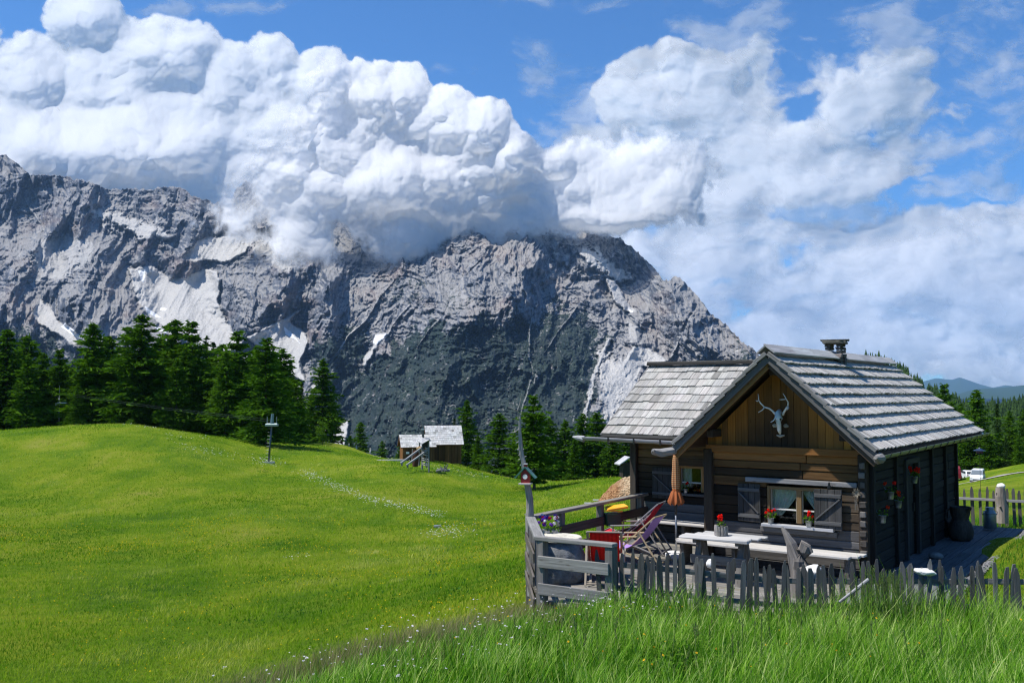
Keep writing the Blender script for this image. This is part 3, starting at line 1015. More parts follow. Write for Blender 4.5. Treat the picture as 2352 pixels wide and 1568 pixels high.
# far-off wood on the hill: too many to count, one mass
def forest():
    rng = np.random.default_rng(5)
    X, Y, Z = hill_pts
    nr, nx = X.shape
    V, F, T = [], [], []
    off = 0
    for _ in range(6500):
        i = rng.uniform(0, 1) ** 1.15 * (nr - 2); j = rng.uniform(0.28, 1) * (nx - 2)
        i0, j0 = int(i), int(j)
        p = np.array([X[i0, j0], Y[i0, j0], Z[i0, j0]])
        p[0] += rng.uniform(-4, 4); p[1] += rng.uniform(-5, 5)
        h = rng.uniform(5, 11); r = h * rng.uniform(.18, .28)
        tone = rng.uniform(0, 1)
        for lv in range(4):
            z0 = h * (0.08 + lv * .23); z1 = min(h, z0 + h * .36); rr = r * (1 - lv * .24)
            n = 5
            base = len(T)
            a0 = rng.uniform(0, 6)
            for k in range(n):
                a = a0 + 2 * PI * k / n
                q = rr * rng.uniform(.7, 1.25)
                V.append((p[0] + q * math.cos(a), p[1] + q * math.sin(a), p[2] + z0 - rng.uniform(0, .06) * h)); T.append(tone * .8)
            V.append((p[0], p[1], p[2] + z1)); T.append(min(1, tone + .2))
            for k in range(n):
                F.append((base + k, base + (k + 1) % n, base + n))
    me = mesh_np('forest', V, F)
    set_attr(me, 'tone', T)
    m = foliage_mat('far_conifers', (0.010, 0.028, 0.012), (0.040, 0.075, 0.02), 0.1)
    o = link('forest', me, m)
    tag(o, 'mass of dark conifers covering the hill behind the hut', 'forest', kind='stuff')


forest()


# ------------------------------------------------------------------ mesh builder for boards, tubes and turned shapes
class MB:
    def __init__(s):
        s.v = []; s.f = []; s.g = []; s.t = []; s.rng = random.Random(len(bpy.data.objects) + 3)

    def _add(s, verts, faces, grain, tint):
        b = len(s.v)
        s.v += [tuple(p) for p in verts]
        s.f += [tuple(b + i for i in f) for f in faces]
        s.g += grain
        if isinstance(tint, list):
            s.t += tint
        else:
            s.t += [tint] * len(verts)

    def box(s, c, size, tint=(.3, .3, .3), rot=None, axes=None, jit=0.0, taper=1.0):
        """box with its grain along the longest side; rot = euler or axes = 3 unit vectors"""
        hx, hy, hz = size[0] / 2, size[1] / 2, size[2] / 2
        if axes is None:
            M = (rot if isinstance(rot, Matrix) else (Matrix.Identity(3) if rot is None else __import__('mathutils').Euler(rot).to_matrix()))
            axes = [M.col[0], M.col[1], M.col[2]]
        c = Vector(c)
        k = max(range(3), key=lambda i: size[i])
        ox, oy = s.rng.uniform(0, 40), s.rng.uniform(0, 40)
        V, G = [], []
        for dz in (-1, 1):
            for dy in (-1, 1):
                for dx in (-1, 1):
                    q = [dx * hx, dy * hy, dz * hz]
                    tp = taper if q[k] > 0 else 1.0
                    for i in range(3):
                        if i != k:
                            q[i] *= tp
                    q = [a + s.rng.uniform(-jit, jit) for a in q]
                    V.append(c + Vector(axes[0]) * q[0] + Vector(axes[1]) * q[1] + Vector(axes[2]) * q[2])
                    o = [q[i] for i in range(3) if i != k]
                    G.append((q[k] + ox, o[0] + oy, o[1] + oy * .7))
        F = [(0, 2, 3, 1), (4, 5, 7, 6), (0, 1, 5, 4), (2, 6, 7, 3), (0, 4, 6, 2), (1, 3, 7, 5)]
        s._add(V, F, G, tint)
        return s

    def bar(s, a, b, w, h, tint=(.3, .3, .3), up=(0, 0, 1), jit=0.0, taper=1.0):
        """square bar from a to b; w across, h along up"""
        a, b = Vector(a), Vector(b)
        d = b - a
        L = d.length
        x = d.normalized()
        y = Vector(up).cross(x)
        if y.length < 1e-5:
            y = Vector((0, 1, 0)).cross(x)
        y.normalize()
        z = x.cross(y)
        return s.box((a + b) / 2, (L, w, h), tint, axes=(x, y, z), jit=jit, taper=taper)

    def tube(s, pts, radii, n=8, tint=(.3, .3, .3), cap=True, wob=0.0):
        pts = [Vector(p) for p in pts]
        if not isinstance(radii, (list, tuple)):
            radii = [radii] * len(pts)
        V, G, F = [], [], []
        up = Vector((0, 0, 1))
        L = 0
        ox = s.rng.uniform(0, 40)
        for i, p in enumerate(pts):
            d = (pts[min(i + 1, len(pts) - 1)] - pts[max(i - 1, 0)])
            d = d.normalized() if d.length > 1e-9 else Vector((0, 0, 1))
            x = d.cross(up)
            if x.length < 0.1:
                x = d.cross(Vector((1, 0, 0)))
            x.normalize(); y = d.cross(x)
            if i: L += (p - pts[i - 1]).length
            for j in range(n):
                a = 2 * PI * j / n
                r = radii[i] * (1 + s.rng.uniform(-wob, wob))
                V.append(p + x * (r * math.cos(a)) + y * (r * math.sin(a)))
                G.append((L + ox, r * math.cos(a) * 1.0 + ox, r * math.sin(a)))
        for i in range(len(pts) - 1):
            for j in range(n):
                a = i * n + j; b = i * n + (j + 1) % n
                F.append((a, b, b + n, a + n))
        if cap:
            F.append(tuple(range(n - 1, -1, -1))); F.append(tuple(range((len(pts) - 1) * n, len(pts) * n)))
        s._add(V, F, G, tint)
        return s

    def lathe(s, prof, c=(0, 0, 0), n=20, tint=(.3, .3, .3), sx=1.0, sy=1.0, wob=0.0):
        c = Vector(c)
        V, G, F = [], [], []
        for r, z in prof:
            for j in range(n):
                a = 2 * PI * j / n
                rr = r * (1 + s.rng.uniform(-wob, wob))
                V.append(c + Vector((rr * math.cos(a) * sx, rr * math.sin(a) * sy, z)))
                G.append((z, rr * math.cos(a), rr * math.sin(a)))
        m = len(prof)
        for i in range(m - 1):
            for j in range(n):
                a = i * n + j; b = i * n + (j + 1) % n
                F.append((a, b, b + n, a + n))
        F.append(tuple(range(n - 1, -1, -1))); F.append(tuple(range((m - 1) * n, m * n)))
        s._add(V, F, G, tint)
        return s

    def prism(s, poly, d, tint=(.3, .3, .3), grain=0):
        """poly: 3-D outline, d: extrusion vector"""
        d = Vector(d)
        a = [Vector(p) for p in poly]; b = [p + d for p in a]
        n = len(a)
        F = [tuple(range(n - 1, -1, -1)), tuple(range(n, 2 * n))] + [(i, (i + 1) % n, n + (i + 1) % n, n + i) for i in range(n)]
        o = s.rng.uniform(0, 40)
        V = a + b
        G = []
        for p in V:
            q = [p.x, p.y, p.z]
            G.append((q[grain] + o, q[(grain + 1) % 3] + o, q[(grain + 2) % 3]))
        s._add(V, F, G, tint)
        return s

    def blob(s, c, r, tint=(.5, .5, .5), n=2, seed=0, amp=0.25, squash=(1, 1, 1)):
        import bmesh
        bm = bmesh.new()
        bmesh.ops.create_icosphere(bm, subdivisions=n, radius=1.0)
        from mathutils import noise as mn
        V = []
        for v in bm.verts:
            k = 1 + amp * mn.fractal(v.co * 1.4 + Vector((seed * 3.1, 0, seed)), 0.9, 2.1, 4)
            V.append(Vector((v.co.x * squash[0], v.co.y * squash[1], v.co.z * squash[2])) * (r * k) + Vector(c))
        F = [tuple(x.index for x in f.verts) for f in bm.faces]
        bm.free()
        s._add(V, F, [tuple(p) for p in V], tint)
        return s

    def build(s, name, mat, parent=None, bevel=0.0, smooth=False, loc=None):
        me = bpy.data.meshes.new(name)
        me.from_pydata(s.v, [], s.f)
        a = me.attributes.new('grain', 'FLOAT_VECTOR', 'POINT')
        a.data.foreach_set('vector', np.array(s.g, np.float32).ravel())
        set_color(me, 'tint', np.array(s.t, np.float32)[:, :3])
        me.update()
        o = link(name, me, mat, parent, smooth)
        if bevel:
            bv = o.modifiers.new('bevel', 'BEVEL')
            bv.width = bevel; bv.segments = 1; bv.limit_method = 'ANGLE'
        if loc is not None:
            o.location = loc
        return o


def wood_mat(name, contrast=1.0, knots=True, rough=0.85):
    m, n, b = new_mat(name, rough, 0.15)
    g = n.attr('grain').outputs['Vector']
    tint = n.attr('tint').outputs['Color']
    g1 = n.noise(n.mapping(g, scale=(1.1, 34, 34)), 1.0, 5, 0.65, 0.3)
    g2 = n.noise(n.mapping(g, scale=(3.0, 130, 130)), 1.0, 3, 0.6)
    g3 = n.noise(n.mapping(g, scale=(.8, 4, 4)), 1.0, 4, 0.6)
    f = n.m('ADD', n.m('MULTIPLY', g1, 0.5), n.m('ADD', n.m('MULTIPLY', g2, 0.2), n.m('MULTIPLY', g3, 0.3)))
    k = n.mapr(f, 0.32, 0.68, 1 - 0.62 * contrast, 1 + 0.5 * contrast)
    c = n.mix(1.0, tint, n.comb(k, k, k), mode='MULTIPLY')
    if knots:
        v = n.vor(n.mapping(g, scale=(3.2, 9, 9)), 1.0)
        kn = n.mapr(v, 0.05, 0.16, 0.45, 0.0)
        c = n.mix(kn, c, n.mix(1.0, c, (0.25, 0.2, 0.16), mode='MULTIPLY'))
    n.put(b.inputs['Base Color'], c)
    n.put(b.inputs['Normal'], n.bump(f, 0.6, 0.012))
    return m


def plain_mat(name, color=None, rough=0.6, spec=0.3, metal=0.0, noise=0.25, scale=12, bump=0.0):
    m, n, b = new_mat(name, rough, spec)
    b.inputs['Metallic'].default_value = metal
    obj = n.node('ShaderNodeTexCoord').outputs['Object']
    c = n.attr('tint').outputs['Color'] if color is None else color
    nz = n.noise(obj, scale, 5, 0.65)
    k = n.mapr(nz, 0.3, 0.7, 1 - noise, 1 + noise)
    if color is not None:
        rgb = n.node('ShaderNodeRGB'); rgb.outputs[0].default_value = (*color, 1); c = rgb.outputs[0]
    n.put(b.inputs['Base Color'], n.mix(1.0, c, n.comb(k, k, k), mode='MULTIPLY'))
    if bump:
        n.put(b.inputs['Normal'], n.bump(nz, 0.8, bump))
    return m


WOOD = wood_mat('weathered_wood')
WOODS = wood_mat('smooth_wood', 0.55, True, 0.7)
ROUGH = plain_mat('rough_stone', None, 0.95, 0.1, 0, 0.4, 9, 0.03)
PAINT = plain_mat('painted', None, 0.45, 0.4, 0, 0.08, 6)
METAL = plain_mat('zinc', None, 0.42, 0.5, 0.75, 0.2, 7)
CLOTH = plain_mat('cloth', None, 0.9, 0.05, 0, 0.12, 30)
BONE = plain_mat('bone', None, 0.6, 0.3, 0, 0.15, 14, 0.004)
PETAL = foliage_mat('petals', (0.55, 0.012, 0.008), (0.95, 0.05, 0.02), 0.3)

HOUSE = Vector((5.9217, 15.6833, 0.0))
HR = R(-36.0)
_hc, _hs = math.cos(HR), math.sin(HR)


def LW(s, t, z=0.0):
    return Vector((HOUSE.x + s * _hc - t * _hs, HOUSE.y + s * _hs + t * _hc, z))


def on_t(px, py, t):
    """house coordinates (s, z) of the photo point on the plane t"""
    o = Vector((0, 0, CAMZ)); p = at_z(px, py, CAMZ - 1 if py > 900 else CAMZ + 1)
    d = (p - o)
    dl = (d.x * -_hs + d.y * _hc)            # along local y
    ol = ((o.x - HOUSE.x) * -_hs + (o.y - HOUSE.y) * _hc)
    k = (t - ol) / dl
    q = o + d * k
    return ((q.x - HOUSE.x) * _hc + (q.y - HOUSE.y) * _hs, q.z)


def rgbj(c, j=0.12, rng=random):
    k = 1 + rng.uniform(-j, j)
    return (c[0] * k * (1 + rng.uniform(-j, j) * .15), c[1] * k, c[2] * k * (1 + rng.uniform(-j, j) * .15))


def lerp3(a, b, k):
    return tuple(a[i] * (1 - k) + b[i] * k for i in range(3))


# ------------------------------------------------------------------ the cabin
cabin = empty('log_cabin', HOUSE, HR)
tag(cabin, 'old dark log cabin with steep grey shingle roofs and a gable facing the terrace', 'cabin')
rg = random.Random(11)
GREY = (.17, .165, .16); BLACK = (.016, .013, .011); BROWN = (.10, .062, .035); AMBER = (.50, .21, .045)


def cut_spans(a, b, z0, z1, holes):
    spans = [(a, b)]
    for (h0, h1, k0, k1) in holes:
        if z1 <= k0 + .01 or z0 >= k1 - .01:
            continue
        nsp = []
        for (p, q) in spans:
            if h1 <= p or h0 >= q:
                nsp.append((p, q)); continue
            if h0 - p > .03: nsp.append((p, h0))
            if q - h1 > .03: nsp.append((h1, q))
        spans = nsp
    return spans


def log_wall(name, s0, s1, z0, z1, t, tintf, holes=(), side=False, h=0.155, thick=.14, split=2.2):
    mb = MB()
    z = z0
    while z < z1 - .02:
        hh = min(h * rg.uniform(.85, 1.15), z1 - z)
        for (a, b) in cut_spans(s0, s1, z, z + hh, holes):
            x = a
            while x < b - .02:
                e = min(b, x + split * rg.uniform(.7, 1.4))
                if b - e < .3: e = b
                proud = rg.uniform(0, .022)
                c = tintf((z + hh / 2), (x + e) / 2)
                if side:
                    mb.box((s0s - thick / 2 + proud, (x + e) / 2, z + hh / 2), (thick, e - x - .004, hh - .008), c, jit=.004)
                else:
                    mb.box(((x + e) / 2, t + thick / 2 - proud, z + hh / 2), (e - x - .004, thick, hh - .008), c, jit=.004)
                x = e
        z += hh
    return mb.build(name, WOOD, cabin, bevel=.012)


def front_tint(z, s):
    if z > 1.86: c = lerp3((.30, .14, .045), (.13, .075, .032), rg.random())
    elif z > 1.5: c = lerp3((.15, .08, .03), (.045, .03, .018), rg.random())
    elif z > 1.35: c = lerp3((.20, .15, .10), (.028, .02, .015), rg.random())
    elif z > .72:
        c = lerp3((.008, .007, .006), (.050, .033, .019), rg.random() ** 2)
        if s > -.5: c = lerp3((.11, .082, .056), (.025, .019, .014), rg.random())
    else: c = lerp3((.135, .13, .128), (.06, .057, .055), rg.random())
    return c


s0s = 0.0
WIN = (-1.75, -.62, .80, 1.45)
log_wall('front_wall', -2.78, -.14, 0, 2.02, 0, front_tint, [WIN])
# gable boarding
mb = MB()
x = -2.86
while x < -.05:
    w = rg.uniform(.105, .165)
    xe = min(x + w, -.04)
    xc = (x + xe) / 2
    top = lambda q: 3.62 - abs(q + 1.47) * 0.93 - .06
    z0, z1, z2 = 2.13, top(x), top(xe)
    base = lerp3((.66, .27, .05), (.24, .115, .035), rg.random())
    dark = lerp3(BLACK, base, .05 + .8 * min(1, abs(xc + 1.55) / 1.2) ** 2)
    if max(z1, z2) > z0 + .03:
        zs = [z0, z0 + (min(z1, z2) - z0) * .33, z0 + (min(z1, z2) - z0) * .62]
        pr = rg.uniform(0, .012)
        V = []; T = []; G = []
        off = rg.uniform(0, 40)
        for zz in zs + [None]:
            for xx in (x + .003, xe - .003):
                z = zz if zz is not None else (z1 if xx < xc else z2)
                for tt in (-pr, .03):
                    V.append((xx, tt, z)); G.append((z + off, xx + off, tt))
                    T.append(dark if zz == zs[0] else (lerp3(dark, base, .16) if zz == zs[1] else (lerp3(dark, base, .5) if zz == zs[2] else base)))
        F = []
        for i in range(3):
            a = i * 4
            F += [(a, a + 2, a + 6, a + 4), (a + 1, a + 5, a + 7, a + 3), (a, a + 4, a + 5, a + 1), (a + 2, a + 3, a + 7, a + 6)]
        F += [(0, 1, 3, 2), (12, 14, 15, 13)]
        mb._add(V, F, G, T)
    x = xe
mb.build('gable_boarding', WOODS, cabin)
MB().box((-1.45, -.035, 2.075), (2.84, .09, .125), (.25, .11, .032), jit=.006).build('tie_beam', WOODS, cabin, bevel=.008)
for sx, w in ((-2.83, .17), (-.075, .15)):
    MB().box((sx, -.02, 1.03), (w, .16, 2.06), (.05, .038, .028), jit=.004).build('corner_post', WOOD, cabin, bevel=.012)
# interlocked log ends at the right corner
for i in range(12):
    mb = MB()
    mb.box((-.075 + rg.uniform(-.01, .01), -.105, .12 + i * .16), (.13 * rg.uniform(.5, .9), .04, .10), lerp3((.20, .185, .17), (.07, .06, .05), rg.random()), jit=.006)
    mb.build('log_end', WOOD, cabin, bevel=.01)

# side wall in the shade
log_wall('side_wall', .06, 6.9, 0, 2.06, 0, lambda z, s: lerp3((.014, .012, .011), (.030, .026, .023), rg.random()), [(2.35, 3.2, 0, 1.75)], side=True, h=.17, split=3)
door = MB().box((-.06, 2.775, .875), (.04, .80, 1.72), (.035, .032, .03)).build('door', WOOD, cabin, bevel=.004)
MB().box((-.02, 3.08, .9), (.05, .03, .16), (.05, .05, .05)).build('handle', METAL, door)
fr = MB()
for tt in (2.31, 3.24): fr.box((.03, tt, .92), (.07, .09, 1.84), (.055, .05, .046))
fr.box((.03, 2.775, 1.80), (.068, .84, .1), (.055, .05, .046))
fr.build('door_frame', WOOD, cabin, bevel=.006)
for tt in (.08, 1.6, 4.4, 5.7, 6.83): MB().box((.035, tt, 1.03), (.08, .11, 2.06), (.028, .025, .022), jit=.004).build('wall_batten', WOOD, cabin, bevel=.008)
MB().box((.02, .9 + 1.5, 2.0), (.02, .22, .12), (.30, .32, .27)).build('house_plate', PAINT, cabin)
# back and hidden walls, foundation
MB().box((-1.47, 6.83, 1.03), (2.66, .12, 2.06), BLACK).build('back_wall', WOOD, cabin)
MB().prism([(-2.86, 6.80, 2.09), (-.08, 6.80, 2.09), (-1.47, 6.80, 3.45)], (0, .08, 0), BLACK).build('back_gable', WOOD, cabin)
MB().box((-.06, 3.45, -.2), (.22, 7.0, .36), (.16, .155, .15)).box((-2.8, 3.45, -.25), (5.2, 7.0, .46), (.10, .10, .10)).build('foundation', ROUGH, cabin)

# left wing
SWIN = (-4.42, -3.30, 1.00, 1.56)
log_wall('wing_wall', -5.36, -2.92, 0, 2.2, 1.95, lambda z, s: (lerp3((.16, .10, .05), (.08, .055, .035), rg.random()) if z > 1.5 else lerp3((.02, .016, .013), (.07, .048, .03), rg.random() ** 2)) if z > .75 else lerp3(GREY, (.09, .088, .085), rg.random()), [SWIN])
MB().box((-5.44, 1.93, 1.1), (.15, .17, 2.2), (.07, .058, .048), jit=.004).build('corner_post', WOOD, cabin, bevel=.012)
MB().box((-5.44, 4.2, 1.1), (.12, 4.4, 2.2), (.06, .05, .04)).build('wing_side_wall', WOOD, cabin)
MB().prism([(-5.49, 2.0, 2.2), (-5.49, 5.4, 2.2), (-5.49, 3.4, 3.56)], (.08, 0, 0), (.07, .055, .04), grain=2).build('wing_gable', WOOD, cabin)
MB().box((-4.1, 6.35, 1.1), (2.6, .12, 2.2), BLACK).build('wing_back_wall', WOOD, cabin)


# windows
def glass_mat():
    m = bpy.data.materials.new('window_glass'); m.use_nodes = True
    t = m.node_tree; t.nodes.clear(); n = NT(t)
    tr = n.node('ShaderNodeBsdfTransparent'); tr.inputs[0].default_value = (.85, .9, .88, 1)
    gl = n.node('ShaderNodeBsdfGlossy'); gl.inputs['Roughness'].default_value = .04
    fr = n.node('ShaderNodeFresnel'); fr.inputs[0].default_value = 1.5
    mx = n.node('ShaderNodeMixShader'); n.put(mx.inputs[0], n.m('MULTIPLY', fr.outputs[0], 0.7, clamp=True))
    t.links.new(tr.outputs[0], mx.inputs[1]); t.links.new(gl.outputs[0], mx.inputs[2])
    o = n.node('ShaderNodeOutputMaterial'); t.links.new(mx.outputs[0], o.inputs[0])
    return m


GLASS = glass_mat()
LACE = plain_mat('lace', (.62, .64, .58), .9, .05, 0, .3, 60)


def window(win, t, framec, curtains):
    a, b, z0, z1 = win
    f = MB()
    w = .05
    cx, cz = (a + b) / 2, (z0 + z1) / 2
    f.box((a + w / 2, t + .05, cz), (w, .10, z1 - z0 - .003), framec).box((b - w / 2, t + .05, cz), (w, .10, z1 - z0 - .003), framec)
    f.box((cx, t + .05, z1 - w / 2), (b - a - 2 * w - .004, .098, w), framec)
    wn = f.build('window', WOODS, cabin, bevel=.004)
    m2 = MB()
    m2.box((cx, t + .045, cz), (.085, .06, z1 - z0 - w - .004), framec)
    for q in (a + w + .012, cx - .05, cx + .05, b - w - .012):
        m2.box((q, t + .06, cz), (.022, .035, z1 - z0 - w - .01), (.35, .30, .22))
    for xx in ((a + w + cx - .042) / 2, (b - w + cx + .042) / 2):
        m2.box((xx, t + .062, z0 + (z1 - z0) * .38), ((b - a) / 2 - w - .05, .03, .024), (.62, .6, .55))
    m2.build('sash', WOODS, wn, bevel=.002)
    MB().box((cx, t + .075, cz), (b - a - 2 * w, .004, z1 - z0 - w), (1, 1, 1)).build('pane', GLASS, wn)
    # dark room behind
    r = MB()
    r.box((cx, t + .75, cz), (b - a + .6, .02, z1 - z0 + .5), (.03, .028, .025)).box((a - .3, t + .42, cz), (.02, .62, z1 - z0 + .5), (.03, .028, .025)).box((b + .3, t + .42, cz), (.02, .62, z1 - z0 + .5), (.03, .028, .025))
    r.box((cx, t + .42, z1 + .22), (b - a + .6, .62, .02), (.03, .028, .025)).box((cx, t + .42, z0 - .22), (b - a + .6, .62, .02), (.04, .03, .025))
    r.build('room_lining', WOOD, wn)
    # gathered curtains
    for side in curtains:
        V, F, G = [], [], []
        nx_, nz_ = 22, 10
        half = (b - a) / 2 - w
        for j in range(nz_ + 1):
            v = j / nz_
            wd = half * (.95 - .62 * v ** 1.3) if side[1] else half * .4
            for i in range(nx_ + 1):
                u = i / nx_
                xx = (a + w + u * wd) if side[0] < 0 else (b - w - u * wd)
                V.append((xx, t + .13 + .012 * math.sin(u * 34), z1 - w - v * (z1 - z0) * .72)); G.append((v, u, 0))
        for j in range(nz_):
            for i in range(nx_):
                p = j * (nx_ + 1) + i
                F.append((p, p + 1, p + nx_ + 2, p + nx_ + 1))
        c = MB(); c._add(V, F, G, (.6, .62, .57)); c.build('curtain', LACE, wn)
    return wn


w1 = window(WIN, 0.0, (.20, .13, .06), [(-1, True), (1, True)])
MB().box((-1.19, -.055, .775), (1.26, .15, .05), (.42, .42, .43), jit=.003).build('window_sill', WOODS, w1, bevel=.006)
MB().box((-1.19, -.035, .70), (1.34, .075, .09), (.12, .115, .11), jit=.004).build('sill_board', WOOD, w1, bevel=.006)
w2 = window(SWIN, 1.95, (.33, .17, .06), [(-1, False)])
MB().box((-3.86, 1.96, 1.64), (1.22, .10, .16), (.08, .055, .035), jit=.004).build('window_header', WOOD, w2, bevel=.006)
MB().box((-3.9, 1.91, .97), (1.16, .12, .05), (.10, .09, .085)).build('window_sill', WOODS, w2, bevel=.006)


def shutter(a, b, z0, z1, t, flip, c, name='shutter'):
    m = MB()
    n = 4
    for i in range(n):
        w = (b - a) / n
        m.box((a + w * (i + .5), t, (z0 + z1) / 2), (w - .005, .022, z1 - z0 - rg.uniform(0, .01)), rgbj(c, .2, rg))
    sh = m.build(name, WOOD, cabin, bevel=.003)
    k = MB()
    for zz in (z0 + .16 * (z1 - z0), z0 + .84 * (z1 - z0)):
        k.box(((a + b) / 2, t - .022, zz), (b - a - .02, .024, .062), lerp3(c, (.2, .2, .2), .35))
    p, q = (a + .03, b - .03)
    if flip: p, q = q, p
    k.bar((p, t - .0225, z0 + .77 * (z1 - z0)), (q, t - .0225, z0 + .24 * (z1 - z0)), .022, .045, lerp3(c, (.2, .2, .2), .35), up=(0, 1, 0))
    k.build('brace', WOOD, sh, bevel=.003)
    return sh


shutter(-2.27, -1.85, .80, 1.47, -.05, False, (.05, .048, .046))
shutter(-.88, -.41, .78, 1.46, -.11, True, (.06, .058, .056))
shutter(-5.0, -4.5, .85, 1.50, 1.90, False, (.06, .055, .05))
# long rail over the window
MB().box((-1.15, -.035, 1.545), (1.95, .07, .085), (.24, .235, .235), jit=.004).build('lintel_rail', WOOD, cabin, bevel=.01)


# ---- shingle roofs
def shingles(name, P, n_course, board=(.10, .18), lift=.035, thick=.022, base=(.36, .365, .375), joint=.006, seed=0, parent=None, over=1.28, rag=.012):
    """P(u, v): point on the slope, u along the eave 0..1, v up the slope 0..1"""
    r = random.Random(seed)
    mb = MB()
    for k in range(n_course):
        v0 = k / n_course; v1 = min(1.0, (k + over) / n_course)
        A, B = Vector(P(0, v0)), Vector(P(1, v0))
        A1, B1 = Vector(P(0, v1)), Vector(P(1, v1))
        L = (B - A).length
        nrm = (B - A).cross(A1 - A).normalized()
        if nrm.z < 0: nrm = -nrm
        x = -0.0
        wob = r.uniform(0, 6)
        while x < L - .02:
            w = min(r.uniform(*board), L - x)
            u0, u1 = x / L, (x + w - joint) / L
            rg0 = r.uniform(-rag, rag) / max(.01, (A1 - A).length)
            up = lift + r.uniform(-.006, .008) + .006 * math.sin(x * 2.1 + wob)
            q = []
            for (u, v, hh) in ((u0, v0 + rg0 * (v1 - v0), up), (u1, v0 + rg0 * (v1 - v0), up + r.uniform(-.003, .003)), (u1, v1, .004), (u0, v1, .004)):
                a = A.lerp(B, u); b = A1.lerp(B1, u)
                q.append(a.lerp(b, (v - v0) / (v1 - v0)) + nrm * hh)
            c = rgbj(base, .17, r)
            if r.random() < .08: c = lerp3(c, (.09, .085, .075), .5)
            low = [p - nrm * thick for p in q]
            o = r.uniform(0, 40)
            V = q + low
            ln = (A1 - A).length
            G = [(o, 0 + o, 0), (o, w + o, 0), (o + ln, w + o, 0), (o + ln, o, 0)] * 2
            F = [(0, 1, 2, 3), (7, 6, 5, 4), (0, 4, 5, 1), (1, 5, 6, 2), (2, 6, 7, 3), (3, 7, 4, 0)]
            mb._add(V, F, G, c)
            x += w
    return mb.build(name, WOOD, parent or cabin)


RZ, EZ = 3.74, 2.13                       # ridge and eave height
RS, SE, SW = -1.47, .27, -3.24            # ridge and eave positions across


def main_right(u, v):
    t0 = -.58; t1 = 8.75 * (1 - v) + 7.45 * v
    return (SE + (RS - SE) * v, t0 + (t1 - t0) * u, EZ + (RZ - EZ) * v)


def main_left(u, v):
    t0 = -.58; t1 = 7.9
    return (SW + (RS - SW) * v, t0 + (t1 - t0) * u, EZ + (RZ - EZ) * v)


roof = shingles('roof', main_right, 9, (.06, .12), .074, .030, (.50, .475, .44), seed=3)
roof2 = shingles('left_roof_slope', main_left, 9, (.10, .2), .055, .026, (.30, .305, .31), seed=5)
# boarding under the shingles, so the eaves have a thickness
dk = MB()
for (Pf, nm) in ((main_right, 1), (main_left, 1)):
    a, b, c, d = [Vector(Pf(*q)) for q in ((0, .0), (1, .0), (1, 1), (0, 1))]
    for p in (a, d): p.y += .05
    for p in (b, c): p.y -= .05
    dk.prism([a - Vector((0, 0, .012)), b - Vector((0, 0, .012)), c - Vector((0, 0, .012)), d - Vector((0, 0, .012))], (0, 0, -.06), (.07, .05, .035), grain=1)
dk.build('roof_deck', WOOD, cabin)
# rafters seen under the gable and purlin
pr_ = MB()
for (ss, zz) in ((RS, 3.46), (-2.65, 2.36), (-.29, 2.36)):
    pr_.box((ss, 3.4, zz), (.13, 7.6, .14), (.055, .04, .03))
pr_.build('purlins', WOOD, cabin, bevel=.01)
# bargeboards
for sg, se in ((1, SE), (-1, SW)):
    b = MB()
    a0 = Vector((RS - sg * 0.0, -.60, RZ - .065)); a1 = Vector((se + sg * .03, -.60, EZ - .085))
    b.bar(a0, a1, .045, .125, (.13, .125, .12), up=(0, -.0, 1), jit=.002)
    b.build('bargeboard', WOOD, cabin, bevel=.006)
    k = MB()
    k.bar(Vector((RS, -.545, RZ - .17)), Vector((se, -.545, EZ - .19)), .035, .10, (.24, .13, .05) if sg < 0 else (.10, .07, .05))
    k.build('rake_moulding', WOODS, cabin, bevel=.005)
    # stepped verge boards that cap the shingle ends
    v = MB()
    n = 9
    for i in range(n):
        v0, v1 = i / n, (i + 1.12) / n
        p0 = Vector((se + (RS - se) * v0, -.60, EZ + (RZ - EZ) * v0)); p1 = Vector((se + (RS - se) * min(1, v1), -.60, EZ + (RZ - EZ) * min(1, v1)))
        nrm = Vector((sg * math.sin(math.atan2(RZ - EZ, abs(RS - se))), 0, math.cos(math.atan2(RZ - EZ, abs(RS - se)))))
        v.bar(p0 + nrm * .072, p1 + nrm * .050, .13, .024, rgbj((.26, .25, .235), .15, rg), up=(0, 0, 1), jit=.003)
        v.bar(p0 + nrm * .045 + Vector((0, -.055, 0)), p1 + nrm * .02 + Vector((0, -.055, 0)), .022, .055, rgbj((.20, .195, .185), .15, rg), up=(0, 0, 1), jit=.003)
    v.build('verge_boards', WOOD, cabin, bevel=.004)
# ridge boards
rb = MB()
y = -.66
while y < 7.4:
    e = min(7.5, y + rg.uniform(.8, 1.3))
    rb.box((RS + .045, (y + e) / 2, RZ + .10), (.24, e - y - .006, .028), rgbj((.38, .385, .39), .15, rg), rot=(0, R(38), 0), jit=.003)
    rb.box((RS - .105, (y + e) / 2, RZ + .085), (.20, e - y - .006, .026), rgbj((.33, .335, .34), .15, rg), rot=(0, R(-41), 0), jit=.003)
    y = e
rb.build('ridge_boards', WOOD, cabin)
# wing roof
WS0, WS1 = -5.78, -1.6


def wing_front(u, v):
    return (WS0 + (WS1 - WS0) * u, 1.12 + 2.2 * v, 2.21 + 1.49 * v)


def wing_back(u, v):
    return (WS1 + (WS0 - WS1) * u, 5.6 - 2.28 * v, 2.21 + 1.49 * v)


